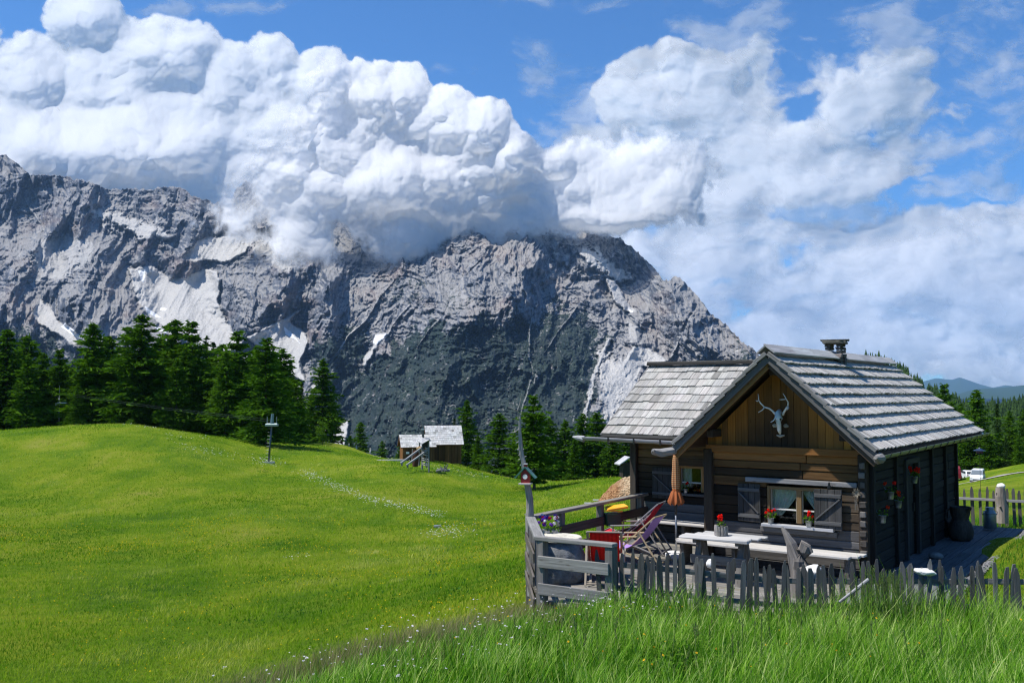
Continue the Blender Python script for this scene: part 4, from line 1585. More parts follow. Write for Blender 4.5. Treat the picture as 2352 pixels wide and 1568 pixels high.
shingles('wing_roof', wing_front, 9, (.10, .22), .034, .022, (.38, .365, .34), seed=8, rag=.02)
shingles('wing_roof_back', wing_back, 8, (.14, .24), .030, .020, (.3, .3, .3), seed=9)
wd = MB()
wd.prism([(WS0 + .03, 1.16, 2.19), (WS1, 1.16, 2.19), (WS1, 3.32, 3.67), (WS0 + .03, 3.32, 3.67)], (0, 0, -.06), (.10, .085, .07))
wd.prism([(WS0 + .03, 5.55, 2.19), (WS1, 5.55, 2.19), (WS1, 3.32, 3.66), (WS0 + .03, 3.32, 3.66)], (0, 0, -.06), (.08, .07, .06))
wd.build('wing_roof_deck', WOOD, cabin)
MB().bar((WS0 - .02, 3.30, 3.765), (-1.55, 3.30, 3.765), .17, .055, (.10, .095, .085), jit=.004).bar((WS0 - .02, 3.22, 3.735), (-1.55, 3.22, 3.735), .06, .05, (.06, .055, .05), jit=.004).build('wing_ridge_beam', WOOD, cabin, bevel=.006)
MB().bar((WS0 - .0, 1.10, 2.185), (-3.2, 1.10, 2.175), .035, .06, (.10, .095, .085), jit=.003).build('wing_eave_board', WOOD, cabin, bevel=.004)
MB().bar((WS0, 1.1, 2.17), (WS0, 3.34, 3.68), .04, .10, (.16, .155, .15)).build('wing_bargeboard', WOOD, cabin, bevel=.004)


# gutters: hollowed half logs on hooks
def gutter(name, a, b, r, tint, mat):
    a, b = Vector(a), Vector(b)
    d = (b - a).normalized(); side = d.cross(Vector((0, 0, 1))).normalized(); up = side.cross(d)
    V, F, G = [], [], []
    n = 10
    for i, p in enumerate((a, b)):
        for rr in (r, r * .84):
            for j in range(n + 1):
                an = PI + PI * j / n
                V.append(p + side * (rr * math.cos(an)) + up * (rr * math.sin(an))); G.append((i * (b - a).length, rr * math.cos(an), rr * math.sin(an)))
    m = n + 1
    for j in range(n):
        F.append((j, j + 1, 2 * m + j + 1, 2 * m + j)); F.append((m + j, 3 * m + j, 3 * m + j + 1, m + j + 1))
        F.append((j, m + j, m + j + 1, j + 1)); F.append((2 * m + j, 2 * m + j + 1, 3 * m + j + 1, 3 * m + j))
    F.append((0, 2 * m, 3 * m, m)); F.append((n, m + n, 3 * m + n, 2 * m + n))
    g = MB(); g._add(V, F, G, tint)
    return g.build(name, mat, cabin)


g1 = gutter('gutter', (.33, -.55, 2.10), (.33, 8.95, 2.13), .085, (.20, .215, .205), METAL)
for i in range(15):
    hk = MB()
    y = -.2 + i * .62
    for j in range(9):
        an = PI + PI * (j + .5) / 9
        hk.box((.33 + .091 * math.cos(an), y, 2.115 + .091 * math.sin(an)), (.012, .02, .034), (.10, .10, .10), rot=(0, -an, 0))
    hk.build('bracket', METAL, g1)
MB().tube([(.33, -.52, 2.05), (.345, -.66, 2.045), (.36, -.80, 2.06), (.35, -.88, 2.075)], [.088, .085, .06, .03], 9, (.30, .28, .26), wob=.14).build('spout', WOOD, g1)
g2 = gutter('gutter', (-6.15, .98, 2.15), (-4.02, .98, 2.12), .075, (.36, .36, .37), WOOD)
MB().tube([(-6.13, .98, 2.10), (-6.3, .98, 2.125), (-6.42, .98, 2.14)], [.07, .05, .015], 8, (.34, .34, .35)).build('spout', WOOD, g2)
for ss in (-5.5, -4.9, -4.3):
    hk = MB()
    hk.box((ss, .90, 2.10), (.03, .012, .13), (.06, .055, .05)).box((ss, .98, 2.045), (.03, .15, .012), (.06, .055, .05))
    hk.build('bracket', METAL, g2)
g3 = MB()
g3.tube([(-3.24, -.35, 2.04), (-3.30, -.62, 2.03), (-3.42, -.80, 2.00), (-3.50, -.92, 2.03), (-3.47, -1.0, 2.06)], [.075, .08, .07, .055, .02], 9, (.27, .26, .255), wob=.18)
g3.build('carved_spout', WOOD, cabin)

# chimney of flat stones with an open top under a slab
cs, ct = -1.47, 3.15
base = MB()
for i in range(3):
    zz = 3.62 + i * .085
    for (dx, dy, sx, sy) in ((-.1, -.1, .17, .17), (.09, -.1, .16, .16), (-.1, .09, .17, .17), (.1, .1, .16, .16)):
        base.box((cs + dx + rg.uniform(-.01, .01), ct + dy + rg.uniform(-.01, .01), zz + .04), (sx, sy, .08), rgbj((.15, .135, .12), .3, rg), rot=(0, 0, rg.uniform(-.1, .1)), jit=.012)
ch = base.build('chimney', ROUGH, cabin, bevel=.012)
pl = MB()
for (dx, dy) in ((-.115, -.115), (.115, -.115), (-.115, .115), (.115, .115)):
    for i in range(3):
        pl.box((cs + dx + rg.uniform(-.01, .01), ct + dy, 3.92 + i * .06), (.10, .10, .055), rgbj((.11, .10, .09), .3, rg), rot=(0, 0, rg.uniform(-.3, .3)), jit=.01)
pl.build('pillars', ROUGH, ch, bevel=.01)
cap = MB()
for (dx, dy, sx, sy, zz) in ((0, 0, .46, .42, 4.105), (-.09, .03, .30, .36, 4.15), (.12, -.05, .26, .3, 4.148)):
    cap.box((cs + dx, ct + dy, zz), (sx, sy, .042), rgbj((.11, .105, .09), .25, rg), rot=(rg.uniform(-.03, .03), rg.uniform(-.04, .04), rg.uniform(-.2, .2)), jit=.018)
cap.build('cap_slab', ROUGH, ch, bevel=.012)


# ------------------------------------------------------------------ terrace
def top(name, label, cat, s, t, z=0.0, rz=0.0, group=None):
    o = empty(name, LW(s, t, z), HR + rz)
    return tag(o, label, cat, group)


DG = (.185, .178, .165)
deck_poly = [(-5.15, 1.95), (-5.02, -2.6), (-3.52, -4.5), (-2.3, -4.4), (1.2, -2.3), (1.2, 8.05), (.08, 8.05), (.08, -.02), (-2.9, -.02), (-2.9, 1.93)]


def inside_deck(s, t):
    c = False
    n = len(deck_poly)
    for i in range(n):
        x1, y1 = deck_poly[i]; x2, y2 = deck_poly[(i + 1) % n]
        if (y1 > t) != (y2 > t) and s < (x2 - x1) * (t - y1) / (y2 - y1) + x1:
            c = not c
    return c


deck = top('deck', 'weathered grey plank terrace in front of and beside the log cabin', 'deck', 0, 0)


def span_t(s):
    ts = []
    n = len(deck_poly)
    for i in range(n):
        x1, y1 = deck_poly[i]; x2, y2 = deck_poly[(i + 1) % n]
        if (x1 > s) != (x2 > s):
            ts.append(y1 + (y2 - y1) * (s - x1) / (x2 - x1))
    ts.sort()
    return [(ts[i], ts[i + 1]) for i in range(0, len(ts) - 1, 2)]


def span_s(t):
    ss = []
    n = len(deck_poly)
    for i in range(n):
        x1, y1 = deck_poly[i]; x2, y2 = deck_poly[(i + 1) % n]
        if (y1 > t) != (y2 > t):
            ss.append(x1 + (x2 - x1) * (t - y1) / (y2 - y1))
    ss.sort()
    return [(ss[i], ss[i + 1]) for i in range(0, len(ss) - 1, 2)]


# front terrace: boards run across (along the facade); side walk: boards run along it
mb = MB()
t = -4.42
while t < 1.9:
    w = rg.uniform(.12, .17)
    for (a, b) in span_s(t + w / 2):
        b = min(b, .05)
        x = a
        while x < b - .05:
            e = min(b, x + rg.uniform(1.4, 2.8))
            mb.box(((x + e) / 2, t + w / 2, -.02), (e - x - .006, w - .012, .04), rgbj(lerp3(DG, (.24, .22, .18), rg.random()), .18, rg), jit=.003)
            x = e
    t += w
mb.build('terrace_boards', WOOD, deck)
mb = MB()
s_ = .055
while s_ < 1.18:
    w = rg.uniform(.17, .24)
    if s_ + w > 1.2: w = 1.2 - s_
    for (a, b) in span_t(s_ + w / 2 if s_ + w / 2 < 1.19 else 1.18):
        y = a
        while y < b - .05:
            e = min(b, y + rg.uniform(2.0, 4.0))
            mb.box((s_ + w / 2, (y + e) / 2, -.02), (w - .012, e - y - .008, .04), rgbj((.125, .128, .132), .2, rg), jit=.003)
            y = e
    s_ += w
mb.build('walkway_boards', WOOD, deck)
fr = MB()
for i in range(len(deck_poly)):
    a, b = deck_poly[i], deck_poly[(i + 1) % len(deck_poly)]
    if i in (0, 1, 2, 3, 4, 5):
        fr.bar((a[0], a[1], -.12), (b[0], b[1], -.12), .05, .15, (.13, .125, .12))
fr.build('edge_beams', WOOD, deck)
for (ps, pt) in ((-5.0, 1.2), (-5.0, -1.0), (-4.9, -2.6), (-3.5, -4.4), (-2.4, -4.3), (-1.2, -3.6), (.2, -2.8), (1.1, -2.2)):
    p = LW(ps, pt)
    zg = gz(p.x, p.y) - .15
    MB().box((ps, pt, (zg - .19) / 2), (.12, .12, -.19 - zg), (.10, .095, .09)).build('leg', WOOD, deck)

# gravel strip beside the walkway
gm = plain_mat('gravel_grey', (.20, .20, .20), .95, .1, 0, .5, 40, .02)
rng = np.random.default_rng(8)
gm_b = MB()
for i in range(1500):
    t = rng.uniform(-2.4, 8.2); s = 1.23 + abs(rng.normal(0, .06)) + rng.uniform(0, .06)
    p = LW(s, t); r = rng.uniform(.012, .032)
    g = gz(p.x, p.y) if False else 0
    gm_b.box((s, t, -.03 + r * .5 + (s - 1.2) * .1), (r * 2, r * 1.6, r * 1.3), rot=(rng.uniform(0, 3), rng.uniform(0, 3), rng.uniform(0, 3)), tint=(.2, .2, .2))
o = gm_b.build('gravel', gm, None)
o.location = HOUSE; o.rotation_euler = (0, 0, HR)
tag(o, 'narrow strip of grey gravel along the outer edge of the side walkway', 'gravel', kind='stuff')


# railings of the terrace: top board, rails, posts
def railing(name, label, A, B, posts, rails, topz=.93, postw=.12, topc=(.24, .235, .225), railc=(.13, .115, .10), foot=None, panel_side=0):
    A, B = Vector(A), Vector(B)
    mid = (A + B) / 2
    r = empty(name, LW(A.x, A.y, 0), HR)
    tag(r, label, 'railing', 'railings round the terrace')
    L = B - A
    d = L.normalized()
    nrm = Vector((-d.y, d.x, 0)) * panel_side
    MB().bar(Vector((0, 0, topz)) - d * .06, L + Vector((0, 0, topz)) + d * .06, .16, .055, topc, jit=.004).build('top_rail', WOOD, r, bevel=.008)
    for k in posts:
        p = L * k
        w = LW(A.x + p.x, A.y + p.y)
        z0 = (foot if foot is not None else -.10)
        MB().box((p.x, p.y, (topz - .03 + z0) / 2), (postw, postw, topz - .03 - z0), rgbj((.16, .15, .14), .1, rg), jit=.005, rot=None).build('post', WOOD, r, bevel=.008)
    for zz, hh in rails:
        m = MB()
        m.bar(Vector((0, 0, zz)) + nrm * (postw / 2 + .018), L + Vector((0, 0, zz)) + nrm * (postw / 2 + .018), .034, hh, rgbj(railc, .15, rg), jit=.004)
        m.build('rail', WOOD, r, bevel=.006)
    return r


railing('railing', 'rear terrace railing running from the dead trunk back to the cabin wall', (-4.98, -2.62, 0), (-5.12, 1.75, 0), (.22, .56, .96), ((.60, .17), (.26, .17)), topc=(.22, .205, .18), railc=(.085, .07, .058), panel_side=-1)
railing('railing', 'left terrace railing seen almost end-on beside the planter of purple flowers', (-4.98, -2.68, 0), (-3.58, -4.46, 0), (.02, .5), ((.62, .15), (.28, .15), (-.05, .15)), foot=-.55, panel_side=-1)
railing('railing', 'front terrace railing of three pale grey boards next to the first pickets', (-3.52, -4.50, 0), (-2.36, -4.42, 0), (.02, .99), ((.60, .17), (.20, .17), (-.20, .17)), foot=-.62, topc=(.27, .26, .245), railc=(.27, .26, .245), postw=.13, panel_side=-1)


# picket fences
def picket_fence(name, label, path, zfoot, height, spacing, wr, hr, seed, railz=(.28, .62), rail_side=-1, lean=.05, cols=((.13, .128, .125), (.085, .082, .078)), railc=(.14, .138, .135)):
    r = random.Random(seed)
    root = empty(name, path[0], 0)
    tag(root, label, 'fence', 'picket fences round the cabin')
    o0 = Vector(path[0])
    n = 0
    for (a, b) in zip(path[:-1], path[1:]):
        a, b = Vector(a), Vector(b)
        d = (b - a); L = d.length; d.normalize()
        nn = Vector((-d.y, d.x, 0)).normalized()
        ang = math.atan2(d.y, d.x)
        for zz in railz:
            MB().bar(a - o0 + Vector((0, 0, zz)) + nn * .035 * -rail_side, b - o0 + Vector((0, 0, zz)) + nn * .035 * -rail_side, .035, .07, railc, jit=.006).build('rail', WOOD, root, bevel=.006)
        x = spacing * .4
        while x < L:
            p = a + d * x - o0
            w = r.uniform(*wr); h = height * r.uniform(*hr)
            zf = zfoot
            tw = w * r.uniform(.25, .5)
            tip = r.uniform(.07, .13)
            sk = r.uniform(-.35, .35) * w
            th = .02
            out = [(-w / 2, zf), (w / 2, zf), (w / 2 * r.uniform(.85, 1), h - tip), (tw / 2 + sk * .3, h), (-tw / 2 + sk * .3, h - r.uniform(0, .01)), (-w / 2 * r.uniform(.85, 1), h - tip * r.uniform(.8, 1.1))]
            ln = r.gauss(0, lean)
            tw_ = r.gauss(0, .12)
            c, s = math.cos(ang + tw_), math.sin(ang + tw_)
            poly = []
            for (ux, uz) in out:
                ux2 = ux + ln * (uz - zf)
                poly.append((p.x + ux2 * c, p.y + ux2 * s, p.z + uz))
            m = MB()
            m.prism(poly, (-s * th, c * th, 0), rgbj(lerp3(cols[0], cols[1], r.random()), .2, r), grain=2)
            m.build('picket', WOOD, root)
            n += 1
            x += spacing * r.uniform(.75, 1.3)
    return root


F1 = [(1.25, 13.72, 0.02), (3.72, 13.28, -.16), (6.35, 12.75, -.06), (9.6, 12.2, .0)]
picket_fence('picket_fence', 'uneven grey picket fence standing in the tall grass in front of the terrace', F1, -.25, .86, .100, (.055, .095), (.90, 1.08), 41, lean=.045)
pA, pB = LW(-.35, 10.2), LW(3.6, 7.6)
pA = at_y(2150, 1195, 24.3); pB = at_y(2470, 1215, 22.8)
picket_fence('picket_fence', 'straighter picket fence with a pale top rail behind the cabin, beside the milk can', [(pA.x, pA.y, pA.z), (pB.x, pB.y, pB.z)], -.15, .88, .150, (.06, .085), (.95, 1.05), 43, railz=(.60,), rail_side=1,
             lean=.02, railc=(.30, .30, .31), cols=((.15, .145, .14), (.11, .105, .10)))


# benches along the wall
def bench(label, s0, s1, t0, t1, legs):
    b = top('bench', label, 'bench', (s0 + s1) / 2, (t0 + t1) / 2, 0, 0, 'long benches along the cabin wall')
    L = s1 - s0; Wd = t1 - t0
    m = MB()
    for k in range(3):
        w = Wd / 3
        x0 = -L / 2 + (.0 if k else .10)
        m.box((x0 / 2 + (L / 2 - (.14 if k == 0 else (.04 if k == 1 else 0))) / 2, -Wd / 2 + w * (k + .5), .425), ((L / 2 - (.14 if k == 0 else (.04 if k == 1 else 0))) - x0, w - .006, .04), rgbj((.50, .48, .45), .06, rg), jit=.002)
    m.build('seat', WOODS, b, bevel=.006)
    for q in legs:
        MB().box((q * L / 2, .02, .2), (.07, Wd * .75, .4), (.13, .12, .105), jit=.005, taper=.85).build('leg', WOOD, b, bevel=.006)
    return b


bench('long pale plank bench under the main window, with a rounded right end', -3.30, -.02, -.66, -.12, (-.9, -.3, .35, .88))
bench('long pale plank bench along the recessed left wall, behind the folded parasol', -5.15, -3.0, 1.33, 1.84, (-.85, 0, .85))

# picnic table
tb = top('picnic_table', 'rough split-plank table with crossed legs in front of the long bench', 'table', -1.95, -1.50, 0, R(3))
m = MB()
for i, (y, x0, x1) in enumerate(((-.29, -.60, .56), (-.10, -.64, .52), (.09, -.50, .60), (.28, -.44, .66))):
    m.box(((x0 + x1) / 2, y, .72 + rg.uniform(-.006, .006)), (x1 - x0, .18, .045), rgbj((.46, .45, .43), .08, rg), jit=.014)
m.build('tabletop', WOODS, tb, bevel=.01)
for x in (-.36, .36):
    for sg in (-1, 1):
        MB().bar((x, sg * .30, -.02), (x, sg * -.02 + sg * .08, .70), .10, .06, (.15, .14, .125), up=(0, 1, 0), jit=.005).build('leg', WOOD, tb, bevel=.008)
    MB().box((x, 0, .665), (.07, .62, .06), (.14, .13, .115)).build('crossbeam', WOOD, tb, bevel=.006)
MB().box((0, -.21, .36), (.95, .035, .15), (.17, .16, .145), jit=.008).build('footboard', WOOD, tb, bevel=.01)


# flowers
def bloom_pot(name, label, cat, pos, pot, blooms, leafs, rz=0, group=None, petal=((.85, .02, .012),), lr=.10, parent_rot=HR, br=.028, seed=0, spread=.09, height=.12):
    r = random.Random(seed)
    root = empty(name, pos, parent_rot + rz)
    tag(root, label, cat, group)
    pot.build('pot', pot.mat, root, bevel=.0, smooth=pot.smooth)
    q, tones = [], []
    rn = np.random.default_rng(seed)
    for i in range(leafs):
        a = rn.uniform(0, 6.28); rr = lr * math.sqrt(rn.uniform(0, 1)); z = pot.top + rn.uniform(-.01, .09)
        c = np.array([rr * math.cos(a), rr * math.sin(a), z]); sz = rn.uniform(.012, .026)
        u = rn.normal(0, 1, 3); u /= np.linalg.norm(u); w = np.cross(u, [0, 0, 1.01]); w /= np.linalg.norm(w)
        q.append([c - u * sz, c + w * sz * .8, c + u * sz, c - w * sz * .8]); tones.append(rn.uniform(0, 1))
    n = len(q)
    me = mesh_np('leaves', np.array(q).reshape(-1, 3), np.arange(n * 4).reshape(n, 4)); set_attr(me, 'tone', np.repeat(tones, 4))
    link('leaves', me, leaf_mat, root)
    for i in range(blooms):
        a = r.uniform(0, 6.28); rr = spread * math.sqrt(r.random())
        c = Vector((rr * math.cos(a), rr * math.sin(a), pot.top + .04 + height * r.uniform(.3, 1)))
        col_ = r.choice(petal)
        mb = MB()
        for k in range(16):
            d = Vector((r.gauss(0, 1), r.gauss(0, 1), r.gauss(0, 1))).normalized()
            p = c + d * br * r.uniform(.5, 1)
            u = d.orthogonal().normalized(); w = d.cross(u); z = br * .55
            mb._add([p + u * z, p + w * z, p - u * z, p - w * z], [(0, 1, 2, 3)], [(0, 0, 0)] * 4, rgbj(col_, .25, r))
        mb.build('bloom', PETALS, root)
    return root


def petal_mat():
    m = bpy.data.materials.new('petal'); m.use_nodes = True
    t = m.node_tree; t.nodes.clear(); n = NT(t)
    c = n.attr('tint').outputs['Color']
    d = n.node('ShaderNodeBsdfDiffuse'); n.put(d.inputs[0], c)
    tl = n.node('ShaderNodeBsdfTranslucent'); n.put(tl.inputs[0], c)
    mx = n.node('ShaderNodeMixShader'); mx.inputs[0].default_value = .35
    t.links.new(d.outputs[0], mx.inputs[1]); t.links.new(tl.outputs[0], mx.inputs[2])
    o = n.node('ShaderNodeOutputMaterial'); t.links.new(mx.outputs[0], o.inputs[0])
    return m


PETALS = petal_mat()


def bucket(r=.06, h=.11, c=(.30, .33, .34), mat=None):
    m = MB()
    m.lathe([(r * .72, 0), (r * .8, h * .1), (r, h), (r * 1.06, h), (r * 1.06, h * .94), (r * .9, h * .93), (r * .86, h * .8)], n=16, tint=c)
    m.mat = mat or METAL; m.smooth = True; m.top = h
    return m


RED = ((.88, .02, .012), (.80, .03, .02)); ORG = ((.80, .06, .02), (.75, .03, .02))
bloom_pot('geranium_pot', 'zinc pot of red geraniums on the left end of the main window sill', 'flower pot', LW(-1.66, -.07, .80), bucket(.058, .10), 5, 70, seed=1, group='potted geraniums')
bloom_pot('geranium_pot', 'zinc pot of red geraniums on the main window sill, half behind the right shutter', 'flower pot', LW(-.98, -.09, .80), bucket(.058, .10), 5, 60, seed=2, group='potted geraniums', spread=.07)
bloom_pot('geranium_pot', 'small white pot with one red geranium in the recessed window behind the parasol', 'flower pot', LW(-4.22, 1.90, 1.0), bucket(.05, .09, (.45, .46, .46)), 3, 35, seed=3, group='potted geraniums', spread=.04)
lp = MB()
for i in range(13):
    a = 2 * PI * i / 13
    lp.tube([(.085 * math.cos(a), .085 * math.sin(a), 0), (.09 * math.cos(a + .05), .09 * math.sin(a), .08), (.086 * math.cos(a), .086 * math.sin(a), .15 + rg.uniform(-.01, .02))], [.024, .027, .022], 7, rgbj((.26, .24, .22), .25, rg), wob=.2)
lp.lathe([(.07, .0), (.075, .12), (.0, .12)], n=12, tint=(.05, .035, .02))
lp.mat = WOOD; lp.smooth = False; lp.top = .14
bloom_pot('log_planter', 'planter of upright split sticks with red flowers on the rough table', 'planter', LW(-1.98, -1.47, .745), lp, 7, 60, seed=4, petal=RED, spread=.05, height=.17, lr=.07)
# hanging buckets on the dark side wall
for (px, py, sd, bl, lab) in ((2100, 1102, 11, 8, 'zinc bucket with the brightest red geraniums, highest on the shaded side wall'), (2045, 1138, 12, 3, 'zinc bucket with dim flowers, left of the brightest geraniums on the shaded wall'),
                              (2063, 1158, 13, 4, 'zinc bucket with orange flowers under the brightest geraniums on the shaded wall'), (2027, 1192, 14, 1, 'lowest zinc bucket on the shaded side wall, nearly empty')):
    o_ = Vector((0, 0, CAMZ)); dd = at_z(px, py, 0) - o_
    lx = dd.x * _hc + dd.y * _hs; ox = (o_.x - HOUSE.x) * _hc + (o_.y - HOUSE.y) * _hs
    kk = (.15 - ox) / lx; w_ = o_ + dd * kk
    lz = w_.z; lt = (w_.x - HOUSE.x) * -_hs + (w_.y - HOUSE.y) * _hc
    bk = bucket(.062, .13, (.34, .37, .38))
    root = bloom_pot('hanging_bucket', lab, 'bucket', LW(.15, lt, lz - .06), bk, bl, 30 + bl * 6, seed=sd, group='zinc flower buckets hung on the side wall', petal=ORG if bl < 8 else ((.9, .03, .015),), spread=.11, br=.034)
    MB().tube([(-.06, 0, .12), (-.1, 0, .2), (-.13, 0, .2)], .006, 6, (.1, .1, .1)).build('hook', METAL, root)
# pansies in a pale planter at the railing corner
pw = MB()
pw.lathe([(.09, 0), (.14, .08), (.15, .24), (.16, .34), (.13, .34), (.12, .3)], n=16, tint=(.42, .40, .38), wob=.10)
pw.mat = ROUGH; pw.smooth = False; pw.top = .33
bloom_pot('flower_planter', 'pale rough planter of purple, dark red and white flowers in the railing corner', 'planter', LW(-4.55, -2.72, .42), pw, 34, 140, seed=7, petal=((.14, .045, .40), (.20, .07, .50), (.10, .03, .33), (.30, .01, .03), (.72, .68, .74)), spread=.22, height=.20, lr=.20, br=.032)
MB().lathe([(.13, 0), (.12, .1), (.11, .41)], n=10, tint=(.14, .12, .1), wob=.05).build('stand', WOOD, bpy.data.objects['flower_planter'], loc=(0, 0, -.42))

# round slab table with a stone base at the corner
rt = top('round_table', 'round pale stone slab on a curved grey base in the railing corner', 'table', -4.18, -3.0, 0, .2)
MB().lathe([(.30, .66), (.385, .668), (.39, .70), (.37, .715), (.0, .718)], n=24, tint=(.56, .53, .45), wob=.02).build('tabletop', ROUGH, rt, smooth=False)
MB().lathe([(.42, -.02), (.46, .12), (.45, .40), (.38, .56), (.30, .66), (.0, .66)], n=24, tint=(.17, .175, .18), wob=.012).build('base', ROUGH, rt, smooth=True)


# deck chairs
def deck_chair(label, pos, rz, woodc, clothc, clothc2, scale=1.0):
    r = empty('deck_chair', pos, rz)
    tag(r, label, 'deck chair', 'folding deck chairs on the terrace')
    w = .27 * scale
    S = scale

    def pt(x, y, z): return (x * S, y, z * S)
    # local x: towards the front (feet side)
    for sg in (-1, 1):
        MB().bar(pt(-.52, sg * w, .86), pt(.42, sg * w, .02), .024, .042, woodc, up=(0, 1, 0)).build('back_rail', WOODS, r, bevel=.004)
        MB().bar(pt(.50, sg * (w - .035), .34), pt(-.42, sg * (w - .035), .02), .024, .042, woodc, up=(0, 1, 0)).build('seat_rail', WOODS, r, bevel=.004)
        MB().bar(pt(-.22, sg * (w + .03), .60), pt(-.62, sg * (w + .03), .02), .022, .034, lerp3(woodc, (.3, .25, .2), .2), up=(0, 1, 0)).build('prop', WOODS, r, bevel=.004)
        MB().bar(pt(-.20, sg * (w + .035), .50), pt(.34, sg * (w + .035), .46), .05, .022, woodc).build('armrest', WOODS, r, bevel=.004)
        MB().bar(pt(.26, sg * (w + .03), .45), pt(.28, sg * (w + .03), .16), .022, .034, woodc, up=(0, 1, 0)).build('arm_post', WOODS, r, bevel=.004)
    for (x, z) in ((-.52, .86), (.50, .34), (.40, .04), (-.40, .04), (-.60, .05)):
        MB().tube([pt(x, -w - .01, z), pt(x, w + .01, z)], .014, 8, woodc).build('crossbar', WOODS, r)
    V, F, G, T = [], [], [], []
    nx_, ny_ = 18, 21
    for i in range(nx_ + 1):
        u = i / nx_
        x = -.51 + 1.0 * u
        z = .85 * (1 - u) ** 1 + .33 * u - .30 * math.sin(PI * min(1, u * 1.0)) ** 1.1
        for j in range(ny_ + 1):
            v = j / ny_
            rip = .004 * math.sin(v * ny_ * PI)
            V.append(pt(x, (v - .5) * 2 * (w - .035), z + rip)); G.append((u, v, 0))
            T.append(clothc if (int(v * 14) % 2 == 0) else clothc2)
    for i in range(nx_):
        for j in range(ny_):
            a = i * (ny_ + 1) + j
            F.append((a, a + 1, a + ny_ + 2, a + ny_ + 1))
    m = MB(); m._add(V, F, G, T)
    c = m.build('canvas', CLOTH, r, smooth=True)
    so = c.modifiers.new('thickness', 'SOLIDIFY'); so.thickness = .004
    return r


deck_chair('deck chair of ribbed red canvas seen from behind, next to the round stone table', LW(-3.55, -2.55, 0), HR + R(118), (.33, .29, .23), (.72, .022, .018), (.55, .015, .012))
deck_chair('deck chair with a crimson and pink canvas and grey frame, backmost of the three', LW(-4.55, .20, 0), HR + R(192), (.27, .26, .26), (.55, .03, .06), (.48, .025, .045), 1.12)
deck_chair('deck chair of lilac canvas with a yellowish wooden frame, in front of the crimson one', LW(-4.0, -.75, 0), HR + R(184), (.44, .34, .20), (.38, .24, .58), (.34, .20, .54), 1.0)

# folded parasol
us, ut = -3.47, -.10
ub = top('parasol', 'closed orange-brown striped parasol on a steel pole in a white round base', 'parasol', us, ut)
MB().lathe([(.17, 0), (.20, .02), (.205, .11), (.18, .14), (.05, .145), (.03, .16)], n=28, tint=(.70, .69, .67)).build('base', ROUGH, ub, smooth=True)
MB().tube([(0, 0, .1), (0, 0, 1.02)], .019, 10, (.30, .31, .32)).build('pole', METAL, ub, smooth=True)
MB().tube([(0, 0, .85), (0, 0, 1.20)], .0215, 10, (.03, .03, .03)).build('sleeve', PAINT, ub, smooth=True)
V, F, G, T = [], [], [], []
n = 48
prof = [(1.06, .120, .9), (1.10, .128, .9), (1.20, .104, .75), (1.30, .078, .5), (1.34, .052, .2), (1.38, .064, .4), (1.48, .068, .45), (1.60, .066, .4), (1.75, .058, .35), (1.90, .055, .3), (2.02, .038, .2), (2.06, .028, .1)]
for i, (z, r_, fd) in enumerate(prof):
    for j in range(n):
        a = 2 * PI * j / n
        rr = r_ * (1 + .30 * fd * math.cos(a * 8 + z * 1.5) + .08 * fd * math.sin(a * 5))
        V.append((rr * math.cos(a), rr * math.sin(a), z + (.025 * math.cos(a * 8 + 1.6) if i < 2 else 0))); G.append((z, a, 0))
        T.append((.50, .16, .055))
for i in range(len(prof) - 1):
    for j in range(n):
        a = i * n + j; b = i * n + (j + 1) % n
        F.append((a, b, b + n, a + n))
m = MB(); m._add(V, F, G, T)
pm, pn, pb = new_mat('parasol_cloth', .9, .05)
gg = pn.sep(pn.attr('grain').outputs['Vector'])
st = pn.m('GREATER_THAN', pn.m('FRACT', pn.m('MULTIPLY', gg[0], 26.0)), .52)
st = pn.m('MULTIPLY', st, pn.mapr(gg[0], 1.33, 1.36))
pn.put(pb.inputs['Base Color'], pn.mix(st, (.36, .115, .045), (.48, .34, .18)))
m.build('canopy', pm, ub, smooth=True)
MB().lathe([(.02, 2.04), (.034, 2.06), (.034, 2.085), (.022, 2.11), (.012, 2.14), (.0, 2.15)], n=12, tint=(.55, .5, .5)).build('finial', PAINT, ub, smooth=True)
MB().lathe([(.057, 1.325), (.064, 1.34), (.057, 1.355)], n=20, tint=(.40, .12, .04)).build('tie', CLOTH, ub, smooth=True)

ub.scale = (1, 1, .955)

# red deer skull and antlers on the gable
sk = top('antler_skull', 'bleached deer skull with wide antlers mounted on the dark gable boards', 'trophy', -1.47, -.015, 2.34)
bs = MB()
bs.tube([(0, -.05, .03), (0, -.09, .10), (0, -.115, .20), (0, -.12, .30), (0, -.10, .40), (0, -.05, .44)], [.018, .036, .042, .075, .062, .03], 12, (.70, .70, .66), wob=.05)
skull = bs.build('skull', BONE, sk, smooth=True)
for sg in (-1, 1):
    MB().blob((sg * .052, -.165, .29), .020, (.015, .013, .012), n=1, amp=0).build('eye_socket', BONE, skull)
    ch_ = MB()
    ch_.blob((sg * .10, -.02, .17), .042, (.36, .30, .22), n=2, seed=4 + sg, amp=.35, squash=(1.2, .4, .8))
    ch_.build('carved_scroll', ROUGH, sk)
MB().tube([(-.07, -.03, .005), (0, -.05, -.012), (.07, -.03, .005)], [.012, .026, .012], 8, (.38, .33, .27), wob=.1).build('mount', ROUGH, sk)
def P_(rx, ry, y):                      # photo crop position -> coordinates on the trophy
    px = (2620 + rx * 300 / 1568.) * .64474; py = (1350 + ry * 300 / 1568.) * .64474
    s, z = on_t(px, py, -.015 + y)
    return (s + 1.47, y, z - 2.34)
